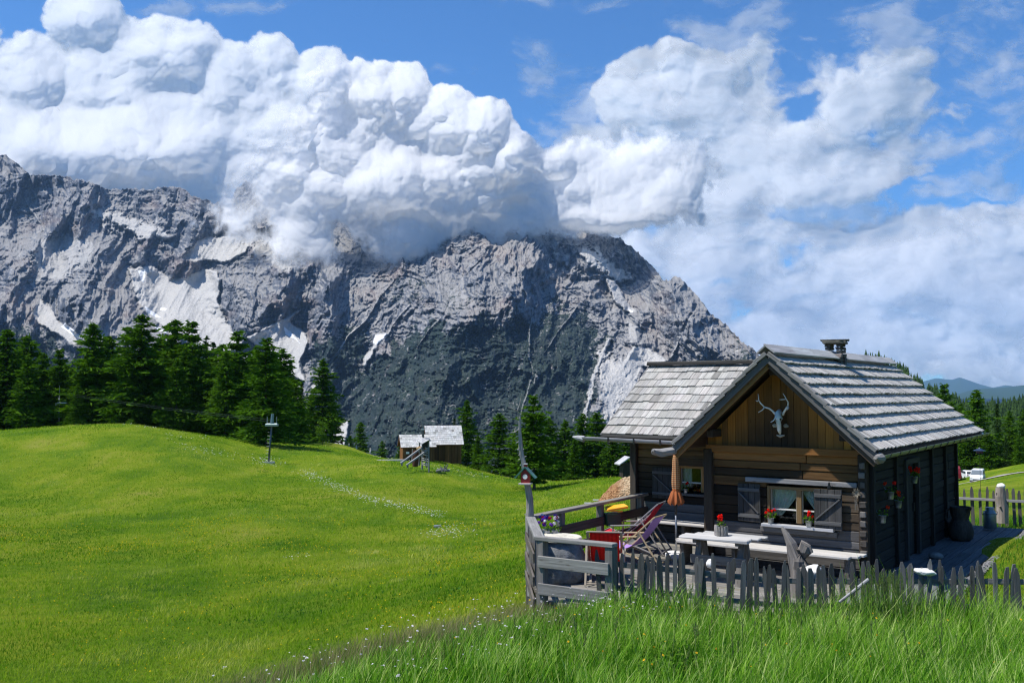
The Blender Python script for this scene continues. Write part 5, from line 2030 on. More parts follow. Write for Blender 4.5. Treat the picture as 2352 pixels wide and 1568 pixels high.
def antler(name, chains):
    m = MB()
    for pts, r0, r1 in chains:
        q = [P_(*p) for p in pts]
        rs = [r0 + (r1 - r0) * i / (len(q) - 1) for i in range(len(q))]
        m.tube(q, rs, 8, (.80, .78, .74), wob=.06)
    m.build(name, BONE, sk, smooth=True)
antler('antler', [([(790, 690, -.08), (740, 650, -.10), (690, 590, -.13), (630, 545, -.16), (540, 520, -.20), (470, 450, -.24), (430, 390, -.27), (432, 340, -.28), (422, 275, -.27)], .021, .006),
                  ([(750, 665, -.11), (745, 715, -.16), (710, 770, -.22), (655, 800, -.25)], .017, .005),
                  ([(540, 525, -.20), (500, 575, -.24), (420, 622, -.27)], .015, .004), ([(435, 400, -.27), (400, 410, -.30), (378, 396, -.32)], .013, .004)])
antler('antler', [([(880, 670, -.08), (900, 620, -.10), (940, 555, -.14), (980, 500, -.17), (985, 430, -.20), (950, 380, -.23), (925, 330, -.25), (885, 265, -.26)], .021, .006),
                  ([(975, 500, -.17), (985, 540, -.24), (960, 570, -.30)], .018, .006), ([(940, 370, -.23), (890, 378, -.27), (820, 382, -.30)], .013, .004)])

# dried bunch, black cat ornament on the shutter
cat = top('cat_ornament', 'small black cat silhouette sitting on top of the right shutter', 'ornament', -.62, -.11, 1.46)
MB().lathe([(.028, 0), (.038, .02), (.034, .05), (.018, .08), (.022, .10), (.012, .125)], n=12, tint=(.006, .006, .006), sy=.5).build('body', PAINT, cat, smooth=True)
MB().tube([(.03, 0, .02), (.05, 0, .06), (.042, 0, .11)], [.007, .006, .003], 6, (.006, .006, .006)).build('tail', PAINT, cat)
db = MB()
rn_ = random.Random(5)
for i in range(60):
    a = rn_.uniform(0, 6.28)
    db.tube([(0, 0, 0), (.04 * math.cos(a), -.02, .05 * math.sin(a) + .0), (.07 * math.cos(a) * rn_.uniform(.6, 1.2), -.03 + rn_.uniform(-.02, .02), .075 * math.sin(a) * rn_.uniform(.6, 1.2) + .01)], [.004, .003, .002], 4, (.28, .25, .20), cap=False)
for i in range(14):
    x = rn_.uniform(-.03, .01)
    db.tube([(x, -.01, 0), (x - .01, -.02, -.12), (x + rn_.uniform(-.03, .02), -.01, -.27)], .002, 4, (.26, .23, .19), cap=False)
o = db.build('dried_bunch', WOOD, None); o.location = LW(-.16, -.12, 1.42); o.rotation_euler = (0, 0, HR)
tag(o, 'tangle of dried pale grass nailed to the log ends by the corner', 'ornament')

# weathered stump behind the fence
s0_, t0_ = -1.22, -2.25
st = MB()
st.tube([(0, 0, -.5), (.01, 0, -.1), (-.01, .0, .3), (-.03, 0, .6), (-.10, 0, .78), (-.17, .0, .92), (-.235, .0, 1.03)], [.16, .13, .115, .10, .075, .05, .02], 12, (.22, .20, .18), wob=.22)
st.tube([(.05, 0, .1), (.08, 0, .45), (.10, .02, .68), (.13, .02, .80), (.16, .02, .76), (.22, .02, .68)], [.12, .115, .11, .085, .05, .02], 11, (.21, .19, .17), wob=.25)
st.tube([(.02, -.02, .2), (.03, -.03, .55), (.05, -.03, .72)], [.10, .09, .05], 9, (.16, .145, .13), wob=.3)
st.tube([(.14, -.02, .40), (.22, -.05, .43), (.24, -.06, .36)], [.05, .035, .015], 7, (.20, .11, .07), wob=.3)
sx_, sz_ = on_t(1832, 1300, -1.95)
o = st.build('tree_stump', WOOD, None); o.location = LW(sx_, -1.95, 0); o.rotation_euler = (0, 0, HR)
tag(o, 'gnarled grey tree stump with a pointed snag, standing behind the picket fence', 'tree stump')


# stones
def stone(label, pos, r, squash, c, seed, amp=.3, name='stone'):
    m = MB(); m.blob((0, 0, 0), r, c, n=3, seed=seed, amp=amp, squash=squash)
    o = m.build(name, ROUGH, None, smooth=True); o.location = pos; o.rotation_euler = (0, 0, HR)
    return tag(o, label, 'stone', 'loose stones on the deck and fence')


WH = (.74, .72, .68)
def by_y(px, py, Y): return at_y(px, py, Y)
stone('rugged white stone at the foot of the gnarled stump', by_y(1868, 1314, 13.55), .125, (1.0, .8, .85), WH, 3)
stone('small round white stone on the deck edge below the table', by_y(1632, 1294, 14.4), .065, (1, 1, 1.1), WH, 5, .12)
stone('flat wide white stone lying on top of the fence near its right part', by_y(2124, 1313, 12.9), .115, (1.25, .8, .42), WH, 7, .35)
stone('smooth grey oval stone lying on the side walkway', LW(.42, 2.80, .05), .115, (1.2, .8, .6), (.22, .215, .205), 9, .08)
fp = at_y(2301, 1191, 23.3)
stone('white stone cap on the knotty round fence post', Vector((fp.x, fp.y, fp.z + .80)), .10, (1, 1, .75), WH, 12, .15)
kp = MB()
kp.tube([(0, 0, -.1), (.01, 0, .3), (-.02, 0, .55), (-.01, 0, .76)], [.135, .13, .12, .105], 12, (.30, .26, .23), wob=.06)
for (a, z) in ((2.6, .1), (4.0, .3), (5.6, .42), (3.4, .62), (0, .2)):
    kp.tube([(.1 * math.cos(a), .1 * math.sin(a), z), (.16 * math.cos(a), .16 * math.sin(a), z + .02)], [.03, .015], 7, (.34, .28, .24))
o = kp.build('fence_post', WOOD, None); o.location = fp
tag(o, 'thick round knotty post in the rear picket fence', 'post')

# milk can
mc_p = at_y(2274, 1213, 21.3)
mc = empty('milk_can', mc_p, 0); tag(mc, 'grey zinc milk can at the far end of the side walkway', 'milk can')
MB().lathe([(.125, 0), (.135, .01), (.135, .33), (.13, .355), (.09, .40), (.085, .43), (.09, .47), (.085, .475), (.0, .475)], n=26, tint=(.20, .235, .25)).build('body', METAL, mc, smooth=True)
MB().lathe([(.137, .33), (.142, .338), (.137, .346)], n=26, tint=(.16, .18, .2)).build('rim', METAL, mc, smooth=True)
for sg in (-1, 1):
    MB().tube([(sg * .13, 0, .30), (sg * .175, 0, .33), (sg * .175, 0, .37), (sg * .10, 0, .39)], .009, 6, (.2, .22, .23)).build('handle', METAL, mc)
# carved jug
jg = top('wooden_jug', 'large dark carved wooden jug with a spout, at the far corner of the side wall', 'jug', .36, 5.45)
MB().lathe([(.17, 0), (.235, .06), (.25, .20), (.22, .34), (.165, .42), (.16, .47), (.19, .56), (.20, .66), (.205, .70), (.18, .70), (.15, .5)], n=22, tint=(.06, .05, .042), wob=.03).build('body', WOOD, jg, smooth=True)
MB().tube([(.15, -.1, .62), (.22, -.16, .70), (.235, -.18, .71)], [.05, .035, .02], 8, (.06, .05, .04)).build('spout', WOOD, jg)
MB().tube([(-.16, .02, .66), (-.27, .02, .60), (-.29, .02, .45), (-.22, .02, .30)], .022, 8, (.085, .072, .06)).build('handle', WOOD, jg)

# dead trunk with the bird house
def U_(rx, ry): return ((1780 + rx * 200 / 627.) * .64474, (1400 + ry * 500 / 1568.) * .64474)
TY = LW(-4.98, -2.68).y - .05
dt = empty('dead_trunk', at_y(*U_(335, 1390), TY), 0)
dt.location.z = -.4
tag(dt, 'bare bleached dead trunk with stubby limbs at the terrace corner', 'dead tree')
def D_(rx, ry, dy=0.0):
    p = at_y(*U_(rx, ry), TY + dy)
    return (p.x - dt.location.x, p.y - dt.location.y, p.z - dt.location.z)
m = MB()
m.tube([(0.02, 0, 0)] + [D_(*p) for p in ((335, 1390), (338, 1290), (335, 1180), (318, 1080), (305, 1000), (292, 900), (272, 830), (262, 760), (245, 680), (236, 600), (230, 520), (225, 420), (224, 320), (228, 240))],
       [.075, .07, .062, .06, .055, .05, .046, .044, .043, .040, .036, .032, .027, .022, .012], 9, (.30, .285, .27), wob=.10)
m.build('trunk', WOOD, dt)
for ch_ in ([(228, 250), (212, 215), (188, 195), (168, 185)], [(205, 190), (225, 130), (238, 60), (244, 10)], [(168, 185), (130, 165), (95, 160)], [(224, 400), (195, 415), (170, 435), (122, 440)], [(170, 435), (172, 400), (182, 378)],
            [(228, 480), (200, 478), (180, 488)], [(230, 535), (205, 545), (183, 556)], [(235, 535), (252, 540)], [(236, 625), (210, 622), (196, 630)], [(240, 630), (258, 620), (270, 628)], [(245, 700), (222, 690), (208, 690)],
            [(250, 725), (270, 712), (300, 703)], [(250, 728), (225, 735), (206, 745)], [(262, 755), (282, 750), (284, 762)], [(262, 790), (240, 800), (228, 806)], [(320, 1340), (300, 1345), (276, 1356)], [(318, 1280), (302, 1275)], [(224, 290), (204, 275), (198, 280)]):
    pts = [D_(x, y, -.02 * i) for i, (x, y) in enumerate(ch_)]
    m = MB(); m.tube(pts, [.016 - .011 * i / (len(pts) - 1) for i in range(len(pts))], 6, (.34, .325, .305), wob=.1)
    m.build('limb', WOOD, dt)
bh_p = at_y(*U_(292, 1000), TY - .09)
bh = empty('bird_house', bh_p, R(-12)); tag(bh, 'small red bird house with a green gable roof fixed to the dead trunk', 'bird house')
MB().prism([(-.075, -.06, 0), (.075, -.06, 0), (.075, -.06, .16), (0, -.06, .235), (-.075, -.06, .16)], (0, .12, 0), (.26, .02, .018)).build('body', PAINT, bh)
for sg in (-1, 1):
    MB().bar((0, 0, .275), (sg * .18, 0, .085), .17, .018, (.06, .20, .16), up=(0, 0, 1)).build('roof', PAINT, bh)
MB().box((0, -.01, .29), (.05, .05, .06), (.28, .02, .02)).box((0, -.01, .324), (.066, .066, .012), (.6, .6, .58)).build('chimney', PAINT, bh)
MB().lathe([(.030, 0), (.042, 0), (.042, .008), (.030, .008)], n=20, tint=(.75, .74, .7)).build('ring', PAINT, bh).rotation_euler = (R(90), 0, 0)
bpy.data.objects['ring'].location = (0, -.062, .11)
MB().lathe([(.0, 0), (.030, 0), (.030, .004), (.0, .004)], n=20, tint=(.01, .01, .01)).build('hole', PAINT, bh).rotation_euler = (R(90), 0, 0)
bpy.data.objects['hole'].location = (0, -.062, .11)
MB().box((0, -.03, -.01), (.21, .20, .02), (.55, .5, .48)).build('floor_board', PAINT, bh)
# second bird house hanging far right under the trees
b2p = at_y(2250, 1040, 36.0)
b2 = empty('bird_feeder', b2p, .3); tag(b2, 'dark blue roofed red bird feeder hanging in front of the trees behind the cabin', 'bird feeder')
MB().lathe([(.13, 0), (.12, .10), (.02, .10)], n=6, tint=(.12, .015, .015)).build('body', PAINT, b2)
MB().lathe([(.24, .09), (.05, .17), (.0, .22)], n=6, tint=(.015, .03, .07)).build('roof', PAINT, b2)
MB().tube([(0, 0, -4), (0, 0, .02)], .007, 6, (.06, .05, .04)).build('pole', WOOD, b2)

# slanted stick, wheelbarrow-yellow tool by the rear railing
yt = empty('yellow_tray', at_y(1415, 1172, 18.6), .3); tag(yt, 'yellow plastic tray on a dark cart behind the rear railing', 'cart')
MB().prism([(-.22, -.1, 0), (.22, -.1, .05), (.24, .15, .07), (-.18, .15, .03)], (0, 0, .045), (.85, .42, .02)).build('tray', PAINT, yt, bevel=.01)
MB().box((-.1, 0, -.16), (.34, .24, .26), (.012, .04, .02), jit=.02).build('body', PAINT, yt, bevel=.02)
MB().tube([(-.3, -.1, .02), (.1, -.08, -.01)], .012, 6, (.75, .35, .03)).build('handle', PAINT, yt)

# fallen grey branch leaning in the grass by the fence
m = MB(); m.tube([at_y(1928, 1382, 12.2) - at_y(1928, 1382, 12.2), at_y(1995, 1330, 12.25) - at_y(1928, 1382, 12.2)], [.018, .024], 9, (.30, .30, .30), wob=.05)
o = m.build('wooden_pole', WOOD, None); o.location = at_y(1928, 1382, 12.2)
tag(o, 'short grey round pole leaning against the picket fence', 'pole')


# ------------------------------------------------------------------ far huts, play tower, lift pylons, walkers, cars
def on_ground(px, Y):
    x = (px - 1176.0) / FPX * Y
    return Vector((x, Y, gz(x, Y)))


FARWOOD = (.17, .085, .035)


def hut(label, px, Y, w, dpt, wall_h, ridge_h, rz, over=.35, door=False, sign=False, base_py=None):
    p = on_ground(px, Y)
    if base_py: p.z = at_y(px, base_py, Y).z
    r = empty('wooden_hut', p, rz)
    tag(r, label, 'hut', 'two wooden huts on the meadow crest')
    rr = random.Random(int(px))
    m = MB()
    for (ax, n_, L) in (('f', int(w / .2), w), ('b', int(w / .2), w)):
        for i in range(n_):
            x = -w / 2 + (i + .5) * w / n_
            y = -dpt / 2 if ax == 'f' else dpt / 2
            m.box((x, y, wall_h / 2 - .3), (w / n_ - .012, .06, wall_h + .6), rgbj(lerp3(FARWOOD, (.07, .04, .022), rr.random()), .2, rr))
    n_ = int(dpt / .2)
    for sg in (-1, 1):
        for i in range(n_):
            y = -dpt / 2 + (i + .5) * dpt / n_
            top_ = wall_h + (ridge_h - wall_h) * (1 - abs(y) / (dpt / 2))
            m.box((sg * w / 2, y, top_ / 2 - .3), (.06, dpt / n_ - .012, top_ + .6), rgbj(lerp3((.24, .11, .045), FARWOOD, rr.random()), .2, rr))
    m.build('walls', WOOD, r)
    for sg in (-1, 1):
        def Pf(u, v, sg=sg):
            L = w / 2 + over
            y = sg * (dpt / 2 + over) * (1 - v)
            z = wall_h - (ridge_h - wall_h) * over / (dpt / 2) + (ridge_h - wall_h) * (1 + over / (dpt / 2)) * v
            return ((-L + 2 * L * u), y, z + .08)
        shingles('roof', Pf, 9, (.25, .5), .03, .02, (.55, .54, .52), seed=int(px) + sg, parent=r, joint=.012)
        A = [Vector(Pf(*q)) - Vector((0, 0, .03)) for q in ((0, 0), (1, 0), (1, 1), (0, 1))]
        MB().prism(A, (0, 0, -.09), (.20, .09, .05)).build('roof_deck', WOOD, r)
    return r


h1 = hut('smaller brown hut with a stovepipe and a small white sign, behind the slide tower', 958, 128, 4.1, 3.3, 2.05, 3.35, R(14), base_py=1056)
MB().box((-1.45, -1.71, 1.1), (.42, .04, .28), (.75, .75, .74)).build('sign', PAINT, h1)
MB().lathe([(.16, 2.55), (.16, 4.05)], c=(.75, -.75, 0), n=12, tint=(.10, .10, .11)).build('stovepipe', METAL, h1)
MB().box((.75, -.75, 4.16), (.46, .42, .10), (.6, .6, .6)).build('pipe_cap', METAL, h1)
h2 = hut('larger brown hut with a steep pale shingle roof, right of the hut with the stovepipe', 1018, 134, 4.6, 4.1, 2.35, 4.55, R(12), base_py=1052)
st_p = on_ground(898, 124)
o = MB().box((0, 0, 0), (3.4, 1.6, .25), (.42, .42, .42), jit=.05).build('stone_slab', ROUGH, None, loc=st_p); tag(o, 'pale flat stone slab beside the door of the smaller far hut', 'slab')

# play tower with a slide of two poles
PY_ = 98.0
def T_(rx, ry, dy=0): return at_y((1360 + rx * 300 / 1960.) * .64474, (1480 + ry * 240 / 1568.) * .64474, PY_ + dy)
pt0 = T_(1010, 1250); pt = empty('play_tower', pt0, 0); tag(pt, 'wooden play tower with ladder, peaked roof and a two-rail slide in front of the huts', 'play tower')
q = lambda rx, ry, dy=0: T_(rx, ry, dy) - pt0
for (x0, y0, x1, y1, dy) in ((938, 1250, 948, 640, .6), (1098, 1335, 1090, 560, -.4), (870, 1160, 880, 620, 1.6), (1040, 1200, 1040, 620, 1.2)):
    MB().tube([q(x0, y0, dy), q(x1, y1, dy)], .085, 8, (.20, .205, .215)).build('post', WOOD, pt)
for yy in (740, 800, 850, 910, 1000, 1045, 1110, 1150):
    MB().tube([q(940, yy - 12, .5), q(1092, yy + 22, -.3)], .055, 7, (.32, .31, .30)).build('rung', WOOD, pt)
for (a, b) in (((930, 745), (438, 1108)), ((1080, 790), (572, 1155))):
    MB().bar(q(*a, .2), q(*b, -1.5), .16, .14, (.33, .33, .34)).build('slide_rail', WOOD, pt)
    MB().tube([q(b[0] + 30, b[1] - 10, -1.4), q(b[0] + 30, b[1] + 60, -1.4)], .08, 7, (.16, .16, .17)).build('foot', WOOD, pt)
A, B_, C_, D4, E4 = q(815, 580, .4), q(945, 650, -1.2), q(925, 490, 1.0), q(1125, 548, -.6), q(1030, 545, .6)
MB().prism([A, B_, E4, C_], (0, .03, -.06), (.42, .42, .42)).prism([B_, D4, E4], (0, .03, -.06), (.40, .40, .40)).build('roof', WOOD, pt)
MB().prism([q(945, 650, .1), q(1092, 575, .1), q(1090, 760, .1), q(948, 760, .1)], (0, .8, 0), (.05, .045, .04)).build('cabin_box', WOOD, pt)
m = MB(); m.tube([q(700, 1050, .9), q(718, 770, .9)], .05, 6, (.30, .28, .26)); o = m.build('stake', WOOD, None, loc=pt0); tag(o, 'thin pale stake behind the slide rails', 'stake')
cb = empty('carved_figure', T_(780, 1160, 1.0), 0); tag(cb, 'brown carved wooden animal figure standing under the slide rails', 'sculpture')
MB().tube([(0, 0, -.1), (0, 0, .5), (.02, 0, 1.1), (.05, 0, 1.55)], [.30, .34, .38, .26], 10, (.10, .045, .03), wob=.12).build('body', WOOD, cb)
MB().blob((.5, 0, 1.75), .32, (.36, .24, .12), n=2, seed=3, amp=.2, squash=(1.3, 1, .8)).build('head', WOOD, cb)
m = MB()
for i in range(5):
    m.tube([(rg.uniform(-.5, .5), rg.uniform(-.3, .3), .05), (rg.uniform(-.6, .6), rg.uniform(-.3, .3), rg.uniform(.2, .8))], [.11, .05], 6, (.16, .16, .17), wob=.2)
m.tube([(-.6, 0, .1), (0, 0, .25), (.8, 0, .12)], [.15, .2, .1], 7, (.18, .18, .18), wob=.2)
o = m.build('root_stump', WOOD, None, loc=T_(1400, 1310, -2)); tag(o, 'small grey uprooted stump on the grass right of the play tower', 'stump')


# lift pylons and cable
def pylon(label, px_b, py_b, px_t, py_t, Y, kind):
    b = at_y(px_b, py_b, Y); tp = at_y(px_t, py_t, Y)
    r = empty('lift_pylon', (b.x, b.y, b.z), 0)
    tag(r, label, 'pylon', 'steel pylons of the drag lift')
    H = tp.z - b.z; dx = tp.x - b.x
    GC = (.065, .09, .09) if kind == 2 else (.22, .26, .27)
    MB().tube([(0, 0, -.6), (dx * .85, 0, H * .82)], [.135, .10], 12, GC).build('mast', METAL, r, smooth=True)
    MB().box((0, 0, .05), (1.3, 1.1, .22), (.50, .50, .48), jit=.05).build('footing', ROUGH, r)
    m = MB()
    if kind == 1:
        m.tube([(dx, 0, H * .62), (dx, 0, H * .88)], [.12, .05], 8, GC).tube([(dx, 0, H * .85), (dx, 0, H)], .03, 6, (.5, .5, .5))
        m.build('head', METAL, r)
        MB().box((dx + .5, 0, H * .63), (1.5, .35, .16), (.55, .58, .6)).build('crossarm', METAL, r, bevel=.03)
        MB().box((dx - .25, 0, H * .60), (.5, .5, .5), (.40, .43, .44), jit=.08).build('sheave_box', METAL, r, bevel=.04)
    else:
        m.tube([(dx * .85, 0, H * .80), (dx, 0, H)], [.22, .16], 8, (.20, .26, .26))
        m.build('head', METAL, r)
        MB().box((dx * .85, 0, H * .80), (1.25, .3, .14), (.16, .20, .20), jit=.03).build('crossarm', METAL, r, bevel=.04)
        for sx in (-.56, .56):
            MB().box((dx * .85 + sx * .6, 0, H * .77), (.8, .6, .3), (.26, .32, .32)).build('sheave_box', METAL, r, bevel=.05)
            MB().tube([(dx * .85 + sx, 0, H * .8), (dx * .85 + sx * 1.0, 0, H * .94)], .035, 6, (.4, .42, .42)).build('guard', METAL, r)
    for k in range(10):
        MB().tube([(dx * .08 * k - .35, -.1, H * .05 + H * .072 * k), (dx * .08 * k + .0, -.1, H * .05 + H * .072 * k)], .02, 5, (.2, .22, .22)).build('ladder_rung', METAL, r)
    return r, tp


pylon('lift pylon with a pale arm on the left crest, dark wood behind it', 135, 993, 137, 885, 148, 1)
pylon('lift pylon with a twin sheave head standing on the meadow slope', 616, 1063, 626, 950, 112, 2)
cb_ = bpy.data.objects.new('lift_cable', None)
pts = [at_y(-40, 874, 175), at_y(3, 874, 168), at_y(137, 900, 148.3), at_y(380, 942, 128), at_y(622, 966, 112.2), at_y(800, 985, 98), at_y(1000, 1010, 92)]
pts = [at_y(-60, 868, 178), at_y(60, 890, 160), at_y(137, 905, 148.3), at_y(380, 940, 128), at_y(622, 968, 112.2)]
m = MB(); m.tube(pts, .016, 5, (.05, .055, .055)); m.tube([p + Vector((0, .3, .22)) for p in pts], .016, 5, (.05, .055, .055))
o = m.build('lift_cable', METAL, None); tag(o, 'pair of thin steel cables strung between the two lift pylons', 'cable')
o3 = empty('lift_pylon', at_y(2, 990, 170), 0); tag(o3, 'lift pylon cut by the left picture edge', 'pylon', 'steel pylons of the drag lift')
q0 = at_y(2, 990, 170)
MB().tube([Vector((0, 0, -3)), at_y(2, 880, 170) - q0], .2, 8, (.09, .12, .13)).build('mast', METAL, o3)
MB().box(at_y(4, 868, 170) - q0, (1.3, .5, 1.4), (.10, .20, .20)).build('head', METAL, o3)

# vent pipe in the meadow
vp = at_y(1004, 1233, 57); vr = empty('vent_pipe', vp, 0); tag(vr, 'short grey vent pipe with a flat lid standing alone in the meadow', 'vent pipe')
MB().lathe([(.16, -.2), (.16, .62)], n=14, tint=(.24, .26, .27)).build('pipe', METAL, vr, smooth=True)
MB().lathe([(.22, .62), (.22, .70), (0, .71)], n=14, tint=(.42, .42, .42)).build('lid', METAL, vr)
o = MB().box((0, 0, 0), (.9, .5, .12), (.55, .55, .52), jit=.03).build('concrete_slab', ROUGH, None, loc=at_y(1019, 1234, 56.6)); tag(o, 'pale flat slab on the grass beside the vent pipe', 'slab')


# walkers on the crest
def person(label, px, py, Y, shirt, trousers, face, stride, hat=None, pack=None):
    p = at_y(px, py, Y)
    r = empty('person', p, face)
    tag(r, label, 'person', 'walkers on the meadow crest')
    bm_pts = {'hip': (0, 0, .92), 'waist': (0, 0, 1.08), 'chest': (0, .03, 1.32), 'neck': (0, .04, 1.50), 'headb': (0, .05, 1.58), 'head': (0, .06, 1.66), 'headt': (0, .05, 1.76)}
    for sg, k in ((-1, 'l'), (1, 'r')):
        f = stride * sg
        bm_pts['h' + k] = (sg * .10, 0, .88); bm_pts['k' + k] = (sg * .11, f * .5 + .05, .50); bm_pts['a' + k] = (sg * .11, f - .02, .09); bm_pts['t' + k] = (sg * .12, f + .16, .04)
        bm_pts['s' + k] = (sg * .19, .03, 1.42); bm_pts['e' + k] = (sg * .25, -f * .35, 1.14); bm_pts['w' + k] = (sg * .23, -f * .7 + .12, .92); bm_pts['n' + k] = (sg * .22, -f * .8 + .16, .84)
    rad = {'hip': .15, 'waist': .13, 'chest': .16, 'neck': .055, 'headb': .075, 'head': .10, 'headt': .07, 'h': .10, 'k': .065, 'a': .042, 't': .04, 's': .065, 'e': .045, 'w': .033, 'n': .035}
    edges = [('hip', 'waist'), ('waist', 'chest'), ('chest', 'neck'), ('neck', 'headb'), ('headb', 'head'), ('head', 'headt')]
    for k in 'lr':
        edges += [('hip', 'h' + k), ('h' + k, 'k' + k), ('k' + k, 'a' + k), ('a' + k, 't' + k), ('chest', 's' + k), ('s' + k, 'e' + k), ('e' + k, 'w' + k), ('w' + k, 'n' + k)]
    names = list(bm_pts); idx = {n: i for i, n in enumerate(names)}
    me = bpy.data.meshes.new('body')
    me.from_pydata([bm_pts[n] for n in names], [(idx[a], idx[b]) for a, b in edges], [])
    o = link('body', me, None, r)
    mod = o.modifiers.new('skin', 'SKIN')
    for n in names:
        key = n if n in rad else n[0]
        me.skin_vertices[0].data[idx[n]].radius = (rad[key], rad[key] * (.75 if n in ('chest', 'hip', 'waist') else 1))
        me.skin_vertices[0].data[idx[n]].use_root = (n == 'hip')
    sb = o.modifiers.new('sub', 'SUBSURF'); sb.levels = 1; sb.render_levels = 1
    mt, n_, b_ = new_mat('walker_clothes', .9, .1)
    z = n_.sep(n_.node('ShaderNodeTexCoord').outputs['Object'])[2]
    c = n_.mix(n_.m('GREATER_THAN', z, .98), trousers, shirt)
    c = n_.mix(n_.m('GREATER_THAN', z, 1.52), c, (.42, .24, .17))
    c = n_.mix(n_.m('LESS_THAN', z, .09), c, (.04, .03, .03))
    n_.put(b_.inputs['Base Color'], c)
    me.materials.append(mt)
    MB().blob((0, .035, 1.72), .115, hat or (.05, .03, .02), n=2, amp=.05, squash=(1, 1.05, .75)).build('hair' if not hat else 'hat', CLOTH, r, smooth=True)
    if pack:
        MB().box((0, -.17, 1.28), (.30, .18, .42), pack, jit=.01).build('backpack', CLOTH, r, bevel=.04)
    return r


def WG(px, dy=0):
    return None
person('walker in pale trousers and red top with a backpack, uppermost on the crest', 786, 1030, 178, (.45, .10, .08), (.5, .48, .45), R(-60), .22, None, (.35, .05, .05))
person('walker with dark trousers and white top beside the bare scree', 801, 1036, 178.5, (.62, .58, .60), (.03, .03, .04), R(-70), .20)
person('walker in white clothes farther down the crest path', 818, 1041, 177, (.7, .7, .7), (.5, .52, .6), R(-75), .18)
person('walker in a white hat, lowest of the walkers on the crest', 850, 1052, 172, (.55, .55, .6), (.2, .2, .3), R(-70), .2, (.85, .85, .85))


# parked cars
def car(label, px, py, Y, rz, body, kind, L=4.3, Wd=1.75):
    p = at_y(px, py, Y)
    r = empty('parked_car' if kind != 'van' else 'parked_van', p, rz)
    tag(r, label, 'van' if kind == 'van' else 'car', 'vehicles parked by the gravel road')
    # side profile x forward, z up
    if kind == 'van':
        pr = [(-.5, .28), (-.5, .95), (-.47, 1.75), (-.44, 1.86), (.16, 1.86), (.30, 1.25), (.47, 1.02), (.5, .75), (.5, .28)]
        gl = [(-.44, 1.18, -.41, 1.70), (.16, 1.70, .27, 1.22)]
    else:
        pr = [(-.5, .30), (-.5, .80), (-.46, 1.02), (-.36, 1.38), (-.20, 1.47), (.02, 1.45), (.18, 1.05), (.42, .88), (.5, .70), (.5, .30)]
        gl = []
    n = len(pr)
    V = []
    for sg, ins in ((-1, 1), (1, 1)):
        for x, z in pr:
            tuck = .80 if z > 1.3 else (.93 if z > 1.0 else (1.0 if z > .5 else .95))
            V.append((x * L, sg * Wd / 2 * tuck, z))
    F = [tuple(range(n)), tuple(range(2 * n - 1, n - 1, -1))] + [(i, n + i, n + (i + 1) % n, (i + 1) % n) for i in range(n)]
    m = MB(); m._add(V, F, [(0, 0, 0)] * len(V), body)
    o = m.build('body', PAINT, r, bevel=.05)
    for x in (-.31, .31):
        for sg in (-1, 1):
            w = MB(); w.lathe([(.31, -.10), (.33, -.06), (.33, .06), (.31, .10), (.18, .10), (.16, .07), (0, .07)], n=18, tint=(.015, .015, .015))
            wo = w.build('wheel', PAINT, r, smooth=False); wo.location = (x * L, sg * (Wd / 2 - .08), .33); wo.rotation_euler = (R(-90 * sg), 0, 0)
            h = MB(); h.lathe([(.18, .105), (.05, .115), (0, .115)], n=12, tint=(.35, .35, .36)); h.build('hub', METAL, wo)
    dark = (.02, .025, .03)
    if kind == 'van':
        MB().prism([(.165 * L + .02, -Wd * .38, 1.80), (.165 * L + .02, Wd * .38, 1.80), (.305 * L + .02, Wd * .44, 1.27), (.305 * L + .02, -Wd * .44, 1.27)], (.012, 0, .008), (.10, .13, .16)).build('windscreen', PAINT, r)
        for sg in (-1, 1):
            MB().prism([(-.30 * L, sg * Wd * .455, 1.22), (.22 * L, sg * Wd * .455, 1.22), (.14 * L, sg * Wd * .43, 1.66), (-.30 * L, sg * Wd * .43, 1.66)], (0, sg * .03, 0), dark).build('side_window', PAINT, r)
            MB().box((.487 * L, sg * .62, .86), (.06, .30, .17), (.55, .55, .5)).build('headlight', PAINT, r, bevel=.02)
        MB().box((.50 * L, 0, .45), (.10, Wd * .96, .26), (.03, .03, .035)).build('bumper', PAINT, r, bevel=.03)
        MB().box((.507 * L, 0, .68), (.04, .8, .10), (.05, .05, .05)).build('grille', PAINT, r)
        MB().box((.52 * L, 0, .46), (.02, .5, .11), (.7, .7, .7)).build('number_plate', PAINT, r)
    else:
        MB().prism([(.005 * L + .06, -Wd * .36, 1.43), (.005 * L + .06, Wd * .36, 1.43), (.165 * L + .05, Wd * .43, 1.09), (.165 * L + .05, -Wd * .43, 1.09)], (.012, 0, .012), dark).build('windscreen', PAINT, r)
        MB().prism([(-.37 * L - .01, -Wd * .36, 1.36), (-.37 * L - .01, Wd * .36, 1.36), (-.455 * L - .01, Wd * .42, 1.06), (-.455 * L - .01, -Wd * .42, 1.06)], (-.012, 0, .006), dark).build('rear_window', PAINT, r)
        for sg in (-1, 1):
            MB().prism([(-.36 * L, sg * Wd * .455, 1.05), (.13 * L, sg * Wd * .455, 1.05), (.01 * L, sg * Wd * .425, 1.36), (-.30 * L, sg * Wd * .425, 1.36)], (0, sg * .03, 0), dark).build('side_window', PAINT, r)
            MB().box((.485 * L, sg * .62, .72), (.08, .3, .14), (.55, .55, .5)).build('headlight', PAINT, r, bevel=.02)
            MB().box((-.49 * L, sg * .66, .86), (.06, .22, .15), (.35, .02, .02)).build('tail_light', PAINT, r, bevel=.02)
        MB().box((-.5 * L, 0, .42), (.10, Wd * .95, .22), (.05, .05, .05)).build('bumper', PAINT, r, bevel=.03)
    return r


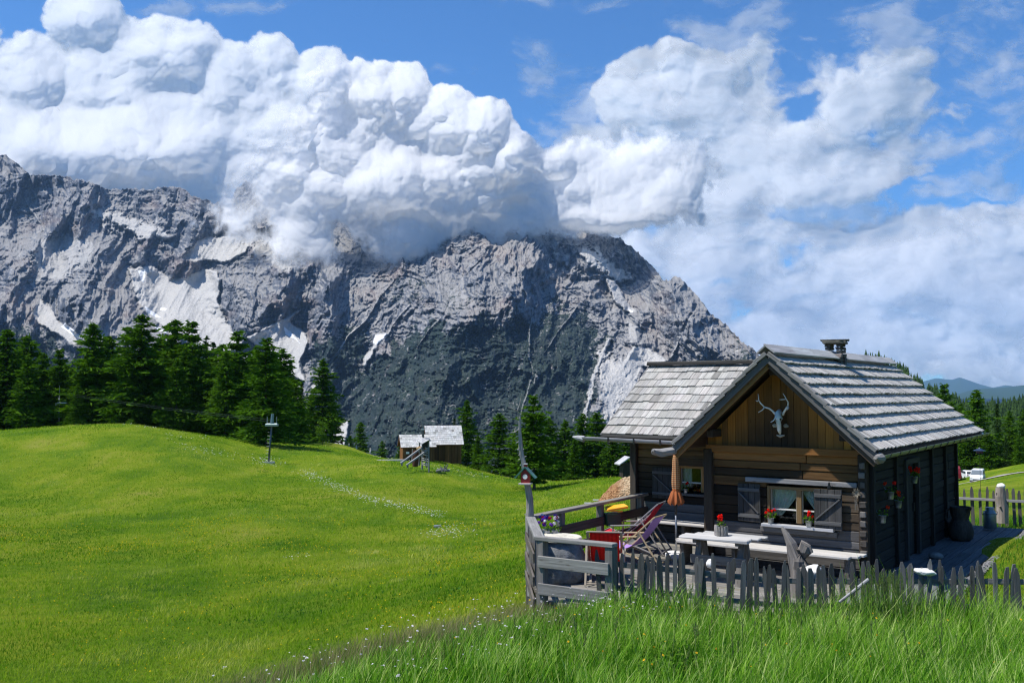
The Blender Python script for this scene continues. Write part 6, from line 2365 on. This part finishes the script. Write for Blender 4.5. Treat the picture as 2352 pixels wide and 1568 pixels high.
car('white van facing the camera, nearest of the parked vehicles', 2246, 1110, 124, R(-121), (.72, .73, .74), 'van', 4.0, 1.6)
car('white car parked behind the white van, seen from its rear left', 2224, 1102, 140, R(80), (.70, .71, .73), 'car', 4.4)
car('dark red vehicle half hidden by the corner of the cabin', 2193, 1100, 136, R(66), (.20, .012, .02), 'van', 4.6)
car('silver car between the dark red vehicle and the white car', 2209, 1098, 150, R(66), (.35, .36, .36), 'car', 4.3)

# gravel road, laid on the terrain
V, F = [], []
path = [(2130, 1103, 122), (2180, 1105, 121), (2230, 1106, 120), (2262, 1104, 119), (2300, 1096, 117), (2352, 1082, 115), (2420, 1060, 112)]
rp = []
for (px, py, Y) in path:
    rp.append(Vector(((px - 1176) / FPX * Y, Y, 0)))
N = 60
def interp(k):
    f = k / N * (len(rp) - 1); i = min(int(f), len(rp) - 2); return rp[i].lerp(rp[i + 1], f - i)
for k in range(N + 1):
    a = interp(k); b = interp(min(N, k + 1)) if k < N else a + (a - interp(k - 1)); d = (b - a).normalized(); nn = Vector((-d.y, d.x, 0))
    wdt = 7.0 - 4.6 * min(1, k / 26)
    for j in range(5):
        p = a + nn * (j / 4 - .5) * wdt
        V.append((p.x, p.y, gz(p.x, p.y) + .09 + .03 * (1 - abs(j - 2) / 2)))
for k in range(N):
    for j in range(4):
        i = k * 5 + j; F.append((i, i + 1, i + 6, i + 5))
rm = mesh_np('road', V, F, smooth=True)
o = link('road', rm, plain_mat('gravel_road', (.33, .31, .28), .95, .05, 0, .3, .8)); tag(o, 'pale gravel road climbing to the right past the parked vehicles', 'road', kind='structure')

# heap of wood chips and a little shelter behind it
hp_ = at_y(1425, 1138, 54)
V, F, T = [], [], []
rng = np.random.default_rng(3)
n = 70
xs = np.linspace(-1.9, 3.4, n); ys = np.linspace(-2.0, 2.0, 50)
X, Y = np.meshgrid(xs, ys)
hgt = 1.25 * np.clip(1 - ((X - 1.1) / 2.5) ** 2 - (Y / 1.9) ** 2, 0, 1) ** .7
Z = hgt + fbm(X * 2.2, Y * 2.2, 4, .6, seed=9) * .10 * (hgt > .02) - .05
GZ = ground_z(X + hp_.x, Y + hp_.y)
me = mesh_np('chip_heap', np.stack([X.ravel() + hp_.x, Y.ravel() + hp_.y, (GZ + Z).ravel()], 1), grid_faces(50, n), smooth=False)
m_, n_, b_ = new_mat('wood_chips', .95, .05)
ps = n_.node('ShaderNodeNewGeometry').outputs['Position']
v = n_.vor(ps, 9, out='Color')
xx = n_.sep(ps)[0]
c = n_.mix(n_.mapr(n_.m('ADD', xx, n_.m('MULTIPLY', n_.noise(ps, 1.5, 3), 1.5)), hp_.x + .3, hp_.x + 1.6), n_.mix(n_.sep(v)[0], (.16, .07, .03), (.42, .24, .12)), n_.mix(n_.sep(v)[0], (.36, .27, .16), (.62, .52, .36)))
n_.put(b_.inputs['Base Color'], c); n_.put(b_.inputs['Normal'], n_.bump(n_.vor(ps, 9), 1, .1))
o = link('chip_heap', me, m_); tag(o, 'heap of brown and pale wood chips behind the left end of the cabin', 'wood chip heap')
sp = at_y(1441, 1092, 66); sr = empty('shelter', sp, .2); tag(sr, 'tiny shingle-roofed shelter peeking out left of the cabin wall', 'shelter')
MB().prism([(-.75, -.6, .85), (0, -.6, 1.35), (.75, -.6, .85), (.75, -.6, .78), (0, -.6, 1.27), (-.75, -.6, .78)], (0, 1.2, 0), (.45, .45, .46)).build('roof', WOOD, sr)
MB().box((0, 0, .38), (.9, .8, .95), (.05, .04, .035)).build('body', WOOD, sr)
for (px, py, lab) in ((1352, 1139 - 0, 'left of two thin white plates lying on the far grass'), (1372, 1143, 'right of two thin white plates lying on the far grass')):
    q_ = at_y(px, py + 0, 60)
    o = MB().box((0, 0, 0), (.55, .25, .05), (.6, .6, .58)).build('white_plate', PAINT, None, loc=(q_.x, q_.y, gz(q_.x, q_.y) + .12)); tag(o, lab, 'plate')


# ------------------------------------------------------------------ grass
def grass_mat(name, stops, trans=.35):
    m = bpy.data.materials.new(name); m.use_nodes = True
    t = m.node_tree; t.nodes.clear(); n = NT(t)
    a = n.attr('tone').outputs['Fac']
    c = n.ramp(a, stops)
    d = n.node('ShaderNodeBsdfDiffuse'); n.put(d.inputs[0], c)
    tl = n.node('ShaderNodeBsdfTranslucent'); n.put(tl.inputs[0], n.mix(1.0, c, (1.1, 1.2, .6), mode='MULTIPLY'))
    mx = n.node('ShaderNodeMixShader'); mx.inputs[0].default_value = trans
    t.links.new(d.outputs[0], mx.inputs[1]); t.links.new(tl.outputs[0], mx.inputs[2])
    o = n.node('ShaderNodeOutputMaterial'); t.links.new(mx.outputs[0], o.inputs[0])
    return m


def blades(name, X, Y, H, Wd, tone, mat, segs=3, bend=.35, seed=0, sink=.02, label='', ztop=None):
    rn = np.random.default_rng(seed)
    n = len(X)
    Z = ground_z(X, Y)
    a = rn.uniform(0, 2 * PI, n)
    # a light wind combs the tips to the right
    bx = np.cos(a) * bend + .10; by = np.sin(a) * bend
    fa = rn.uniform(0, PI, n)
    wx, wy = np.cos(fa), np.sin(fa)
    L = []
    for s in range(segs + 1):
        u = s / segs
        w = Wd * (1 - u) ** .7 * .5 * (1 if s < segs else 0) + (0 if s < segs else 1e-4)
        cx = X + bx * H * u * u; cy = Y + by * H * u * u; cz = Z - sink + H * (u - .22 * bend * u * u * 2)
        L.append(np.stack([cx - wx * w, cy - wy * w, cz], 1)); L.append(np.stack([cx + wx * w, cy + wy * w, cz], 1))
    k = 2 * (segs + 1)
    V = np.stack(L, 1).reshape(-1, 3)
    base = (np.arange(n) * k)[:, None, None]
    f = np.array([[2 * s, 2 * s + 1, 2 * s + 3, 2 * s + 2] for s in range(segs)])[None]
    F = (base + f).reshape(-1, 4)
    me = mesh_np(name, V, F)
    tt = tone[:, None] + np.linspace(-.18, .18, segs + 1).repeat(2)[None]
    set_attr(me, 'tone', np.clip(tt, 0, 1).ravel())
    o = link(name, me, mat)
    tag(o, label, 'grass', kind='stuff')
    return o


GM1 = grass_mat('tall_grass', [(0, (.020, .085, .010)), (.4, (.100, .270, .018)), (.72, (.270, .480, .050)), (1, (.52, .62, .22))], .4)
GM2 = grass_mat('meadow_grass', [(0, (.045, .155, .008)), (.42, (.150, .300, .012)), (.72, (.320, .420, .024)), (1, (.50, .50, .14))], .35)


def local_st(X, Y):
    dx, dy = X - HOUSE.x, Y - HOUSE.y
    return dx * _hc + dy * _hs, -dx * _hs + dy * _hc


def in_deck_np(X, Y, pad=.05):
    s, t = local_st(X, Y)
    d = in_poly(s, t, [(-5.15 - pad, 1.95), (-5.02 - pad, -2.6), (-3.52 - pad, -4.5 - pad), (-2.3, -4.4 - pad), (1.2 + pad, -2.3 - pad), (1.2 + pad, 8.05 + pad), (.05, 8.1), (.0, 6.9), (-5.5, 6.9), (-5.5, 1.95)])
    return d > 0


def fence_y(x):
    return np.interp(x, [-20, 1.25, 3.72, 6.35, 9.6, 20], [13.9, 13.72, 13.28, 12.75, 12.2, 10.6])


rn = np.random.default_rng(77)
# tall grass on the near bank
n = 105000
X = rn.uniform(-4.2, 9.5, n); Y = rn.uniform(7.2, 14.6, n)
keep = (np.abs(X) < Y * .62) & ~in_deck_np(X, Y, .02)
# shoulder of the bank: tall grass only to the right of a line
edge = (X + 3.1 - (Y - 8.2) * .72) + fbm(X * .8, Y * .8, 3, seed=5) * .35
keep &= edge > 0
keep &= (Y < fence_y(X) + .55) | (edge > 0) & (X < 1.2)
X, Y, edge = X[keep], Y[keep], edge[keep]
cl = fbm(X * .9, Y * .9, 4, .6, seed=12)
H = np.clip(.34 + .13 * cl + rn.normal(0, .09, len(X)), .08, .75)
H *= np.where(Y > fence_y(X) - .9, 1.25 + .15 * (X < 3) + .25 * ((X > 4.4) & (X < 5.6)), 1.0) * (0.55 + .45 * sstep(0, 1.6, edge))
H *= np.where(X > 3.2, 1.0 + .25 * sstep(3.2, 4.5, X) * (X < 6.2), 1.0)
tone = np.clip(.42 + .25 * cl + rn.normal(0, .22, len(X)), 0, 1)
tone = np.where(rn.uniform(0, 1, len(X)) < .10, .97, tone)
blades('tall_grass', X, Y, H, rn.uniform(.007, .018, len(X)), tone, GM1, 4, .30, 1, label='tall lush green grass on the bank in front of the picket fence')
print('tall', len(X))
# dry purplish fringe on the shoulder
n = 60000
X = rn.uniform(-5.5, 1.5, n); Y = rn.uniform(7.5, 15.2, n)
edge = (X + 3.1 - (Y - 8.2) * .72) + fbm(X * .8, Y * .8, 3, seed=5) * .35
edge = edge + rn.normal(0, .35, len(X))
keep = (edge < 1.1) & (edge > -1.6) & (rn.uniform(0, 1, len(X)) < .75) & ~in_deck_np(X, Y) & (np.abs(X) < Y * .62)
X, Y, edge = X[keep], Y[keep], edge[keep]
GM3 = grass_mat('dry_grass', [(0, (.07, .15, .02)), (.4, (.17, .24, .05)), (.75, (.34, .26, .17)), (1, (.46, .31, .26))], .3)
blades('dry_grass', X, Y, rn.uniform(.12, .36, len(X)), rn.uniform(.004, .008, len(X)), np.clip(.5 + rn.normal(0, .22, len(X)), 0, 1), GM3, 3, .3, 2, label='thin brownish purple seeding grass along the shoulder of the bank')

# grass behind the fence and round the walkway
n = 60000
X = rn.uniform(6.0, 16.5, n); Y = rn.uniform(11.5, 27, n)
s_, t_ = local_st(X, Y)
keep = (((s_ > 1.36) | (t_ > 8.2)) & (Y > fence_y(X)) & (X < Y * .60))
X, Y = X[keep], Y[keep]
blades('lawn', X, Y, rn.uniform(.06, .17, len(X)), rn.uniform(.008, .016, len(X)), np.clip(.35 + .2 * fbm(X, Y, 3, seed=3) + rn.normal(0, .15, len(X)), 0, 1), GM1, 2, .3, 4, label='short bright green lawn beside the side walkway')

# seed heads that stand above the fence by the cabin corner
sh = MB()
r = random.Random(9)
for i in range(420):
    if i < 46 or 190 <= i < 240: px = r.gauss(2035, 28); top_y = r.uniform(1275, 1345); Yd = r.uniform(12.2, 12.8)
    elif i < 70: px = r.uniform(1940, 2080); top_y = r.uniform(1310, 1370); Yd = r.uniform(12, 12.8)
    elif i < 190: px = r.uniform(1400, 2340); top_y = r.uniform(1335, 1420); Yd = r.uniform(11.8, 13.0)
    else: px = r.uniform(1150, 2340); top_y = r.uniform(1400, 1540); Yd = r.uniform(9.6, 12.2)
    if i == 0: px, top_y = 2087, 1243
    if i == 1: px, top_y = 2032, 1262
    if i == 2: px, top_y = 1998, 1295
    tp = at_y(px, top_y, Yd); bx, by = tp.x + r.uniform(-.1, .1), tp.y + r.uniform(-.05, .05)
    bz = gz(bx, by)
    if not .2 < tp.z - bz < .95: continue
    mid = Vector(((tp.x + bx) / 2 + r.uniform(-.02, .02), (tp.y + by) / 2, (tp.z + bz) / 2))
    sh.tube([(bx, by, bz), mid, tp], [.006, .005, .003], 4, (.15, .25, .06), cap=False)
    d = (tp - mid).normalized()
    for k in range(16):
        u = k / 16
        c = tp - d * (.13 * u) + Vector((r.uniform(-.012, .012), r.uniform(-.012, .012), 0)) * (1.2 - abs(u - .5))
        z = r.uniform(.009, .017)
        up = Vector((r.gauss(0, .4), r.gauss(0, .4), 1)).normalized(); sd = up.orthogonal().normalized()
        sh._add([c - up * z, c + sd * z * .5, c + up * z * 1.6, c - sd * z * .5], [(0, 1, 2, 3)], [(0, 0, 0)] * 4, rgbj((.22, .27, .09), .25, r))
o = sh.build('grass_stalks', PETALS, None); tag(o, 'tall seeding grass stalks reaching above the pickets by the cabin corner', 'grass', kind='stuff')

# meadow: finer with distance
xs_, ys_, hs_, ws_ = [], [], [], []
for (y0, y1, dens, h, w) in ((14, 24, 230, .13, .012), (24, 38, 120, .14, .018), (38, 60, 55, .15, .028), (60, 95, 24, .17, .045), (95, 150, 9, .2, .07)):
    area = .60 * (y1 ** 2 - y0 ** 2) / 2 + .2 * (y1 ** 2 - y0 ** 2) / 2
    n = int(area * dens)
    yy = np.sqrt(rn.uniform(y0 ** 2, y1 ** 2, n)); xx = yy * rn.uniform(-.60, .20, n)
    xs_.append(xx); ys_.append(yy); hs_.append(h * rn.uniform(.5, 1.4, n)); ws_.append(w * rn.uniform(.6, 1.4, n))
X = np.concatenate(xs_); Y = np.concatenate(ys_); H = np.concatenate(hs_); Wd = np.concatenate(ws_)
keep = ~in_deck_np(X, Y, .1)
edge = (X + 3.1 - (Y - 8.2) * .72)
keep &= ~((edge > -.3) & (Y < 15))
X, Y, H, Wd = X[keep], Y[keep], H[keep], Wd[keep]
patch = fbm(X / 9, Y / 16, 4, .55, seed=31); p2 = fbm(X / 2.2, Y / 3.0, 3, .6, seed=32)
hill = sstep(45, 100, Y)
p3 = fbm(X / 4.5 + Y / 20, Y / 9, 4, .6, seed=33)
tone = np.clip(.46 + .42 * patch + .30 * p2 + .25 * p3 + .10 * hill + rn.normal(0, .13, len(X)), 0, 1)
H *= 1 + .5 * np.clip(p2, -.5, 1)
# pale wind-flattened streaks low in the meadow
pale = sstep(.35, .8, fbm(X / 7 + .3 * Y / 7, Y / 2.2, 4, .55, seed=35)) * (1 - sstep(30, 48, Y))
tone = np.clip(tone + pale * .35, 0, 1)
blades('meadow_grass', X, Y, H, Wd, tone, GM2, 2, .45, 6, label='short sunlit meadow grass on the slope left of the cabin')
print('meadow', len(X))


# flowers
def flowers(name, X, Y, H, size, color, seed, label, umbel=False):
    r = random.Random(seed)
    rr = np.random.default_rng(seed)
    Z = ground_z(X, Y)
    q, t = [], []
    for x, y, z, h, sz in zip(X, Y, Z, H, size):
        c = np.array([x, y, z + h])
        for k in range(5 if umbel else 2):
            cc = c + rr.normal(0, sz * .5, 3) * [1, 1, .3] if umbel else c
            a = rr.uniform(0, 6.28); ti = rr.normal(0, .35, 2)
            u = np.array([math.cos(a), math.sin(a), ti[0]]) * sz * (.55 if umbel else 1); w = np.array([-math.sin(a), math.cos(a), ti[1]]) * sz * (.55 if umbel else 1)
            if not umbel and k == 1:
                u = np.array([math.cos(a), math.sin(a), 0]) * sz * .6; w = np.array([0, 0, sz])
            q.append([cc - u - w * .4, cc + w - u * .4, cc + u + w * .4, cc - w + u * .4])
            t.append(rgbj(color, .12, r))
    n = len(q)
    me = mesh_np(name, np.array(q).reshape(-1, 3), np.arange(n * 4).reshape(n, 4))
    set_color(me, 'tint', np.repeat(np.array(t), 4, 0))
    o = link(name, me, PETALS); tag(o, label, 'flowers', kind='stuff')


def band(pts, width, n, Ys):
    """scatter round a photo polyline given with distances"""
    out = []
    for _ in range(n):
        k = rn.uniform(0, len(pts) - 1.001); i = int(k); f = k - i
        px = pts[i][0] * (1 - f) + pts[i + 1][0] * f + rn.normal(0, width * 1.2); py = pts[i][1] * (1 - f) + pts[i + 1][1] * f + rn.normal(0, width * .35)
        Yd = pts[i][2] * (1 - f) + pts[i + 1][2] * f
        # intersect the ray with the ground by a few steps
        for _k in range(6):
            x = (px - 1176) / FPX * Yd
            z = gz(x, Yd); want = at_y(px, py, Yd).z
            Yd = min(150, max(12, Yd * (1 + (want - z) / max(.5, CAMZ - z) * .8)))
        out.append(((px - 1176) / FPX * Yd, Yd))
    return np.array(out)


wb = np.vstack([band([(700, 1085, 85), (760, 1115, 78), (850, 1150, 70), (930, 1168, 62), (1020, 1190, 55)], 11, 420, 0), band([(590, 1060, 105), (640, 1066, 105)], 14, 60, 0), band([(400, 1030, 110), (560, 1050, 110)], 16, 60, 0),
                band([(990, 1235, 50), (1060, 1215, 50)], 22, 90, 0), band([(660, 1290, 42), (720, 1286, 42)], 10, 14, 0), band([(850, 1040, 160), (1000, 1075, 110), (1120, 1100, 110)], 8, 60, 0), band([(300, 1000, 130), (480, 1010, 130)], 10, 40, 0)])
flowers('white_flowers', wb[:, 0], wb[:, 1], rn.uniform(.12, .32, len(wb)), .014 + .00044 * wb[:, 1], (.72, .74, .70), 51, 'streak of small white flowers crossing the meadow slope', True)
n = 9000
yy = np.sqrt(rn.uniform(15 ** 2, 60 ** 2, n)); xx = yy * rn.uniform(-.60, .08, n)
dn_ = fbm(xx / 5, yy / 7, 3, seed=61)
k_ = (dn_ + rn.normal(0, .35, n) > .35) & ~in_deck_np(xx, yy)
edge = (xx + 3.1 - (yy - 8.2) * .72); k_ &= ~((edge > -.5) & (yy < 15))
flowers('yellow_flowers', xx[k_], yy[k_], rn.uniform(.10, .24, k_.sum()), .008 + .00042 * yy[k_], (.62, .50, .02), 52, 'yellow buttercups scattered over the lower meadow')
X = rn.uniform(-3.5, 2.6, 520); Y = rn.uniform(8, 13.4, 520)
edge = (X + 3.1 - (Y - 8.2) * .72)
k_ = (edge > -.15) & (edge < 2.3) & ~in_deck_np(X, Y)
flowers('white_umbels', X[k_], Y[k_], rn.uniform(.28, .5, k_.sum()), rn.uniform(.007, .016, k_.sum()), (.78, .74, .78), 53, 'white umbel flowers on the edge of the tall grass', True)
X = rn.uniform(-1, 7, 70); Y = rn.uniform(8.5, 12.4, 70)
flowers('field_flowers', X, Y, rn.uniform(.3, .48, 70), rn.uniform(.008, .014, 70), (.80, .50, .03), 54, 'few yellow and brown blossoms in the tall grass near the camera')

# darker docks and thistles dotted over the meadow
q, tn = [], []
for i in range(1500):
    Yd = float(np.sqrt(rn.uniform(20 ** 2, 95 ** 2))); x = Yd * rn.uniform(-.58, .14)
    if fbm(np.array([x / 11]), np.array([Yd / 14]), 3, seed=88)[0] < -.05: continue
    if in_deck_np(np.array([x]), np.array([Yd]), .4)[0] or ((x + 3.1 - (Yd - 8.2) * .72) > -.5 and Yd < 16): continue
    z = gz(x, Yd); sc_ = rn.uniform(.035, .085)
    for k in range(10):
        a = rn.uniform(0, 6.28); c = np.array([x + rn.normal(0, .2), Yd + rn.normal(0, .2), z + rn.uniform(0, .10)])
        u = np.array([math.cos(a), math.sin(a), rn.uniform(.3, 1.3)]); w = np.array([-math.sin(a), math.cos(a), rn.normal(0, .2)])
        q.append([c, c + u * sc_ * .5 + w * sc_ * .28, c + u * sc_, c + u * sc_ * .5 - w * sc_ * .28]); tn.append(rn.uniform(0, .5))
n = len(q)
me = mesh_np('meadow_weeds', np.array(q).reshape(-1, 3), np.arange(n * 4).reshape(n, 4)); set_attr(me, 'tone', np.repeat(tn, 4))
o = link('meadow_weeds', me, grass_mat('dock_leaves', [(0, (.018, .075, .012)), (1, (.08, .22, .03))], .3)); tag(o, 'darker broad-leaved weed tufts dotted over the meadow', 'weeds', kind='stuff')

# broad-leaved weeds low in the tall grass
q, tn = [], []
for i in range(150):
    px, Yd = rn.uniform(1250, 2352), rn.uniform(9.4, 11.2)
    x = (px - 1176) / FPX * Yd; z = gz(x, Yd)
    for k in range(9):
        a = rn.uniform(0, 6.28); h = rn.uniform(.1, .34); l = rn.uniform(.03, .055)
        c = np.array([x + rn.normal(0, .06), Yd + rn.normal(0, .06), z + h])
        u = np.array([math.cos(a), math.sin(a), rn.uniform(-.3, .5)]); w = np.array([-math.sin(a), math.cos(a), rn.normal(0, .2)])
        q.append([c, c + u * l * .6 + w * l * .35, c + u * l * 1.3, c + u * l * .6 - w * l * .35]); tn.append(rn.uniform(.3, .9))
n = len(q)
me = mesh_np('weeds', np.array(q).reshape(-1, 3), np.arange(n * 4).reshape(n, 4)); set_attr(me, 'tone', np.repeat(tn, 4))
o = link('weeds', me, leaf_mat); tag(o, 'broad-leaved weeds low in the tall grass near the camera', 'weeds', kind='stuff')


# ------------------------------------------------------------------ the air between here and the far ridges
hm_ = bpy.data.materials.new('air'); hm_.use_nodes = True
ht = hm_.node_tree; ht.nodes.clear()
pv = ht.nodes.new('ShaderNodeVolumePrincipled')
pv.inputs['Color'].default_value = (0.36, 0.62, 1.0, 1)
pv.inputs['Density'].default_value = 2.9e-5
pv.inputs['Anisotropy'].default_value = 0.1
ho = ht.nodes.new('ShaderNodeOutputMaterial')
ht.links.new(pv.outputs[0], ho.inputs['Volume'])
x0, x1, y0, y1, z0, z1 = -28500, 28500, -28500, 28500, -165, 2600
me = mesh_np('haze', [(x0, y0, z0), (x1, y0, z0), (x1, y1, z0), (x0, y1, z0), (x0, y0, z1), (x1, y0, z1), (x1, y1, z1), (x0, y1, z1)],
             [(0, 3, 2, 1), (4, 5, 6, 7), (0, 1, 5, 4), (1, 2, 6, 5), (2, 3, 7, 6), (3, 0, 4, 7)])
tag(link('haze', me, hm_), 'thin blue air over the valley', 'haze', kind='stuff')
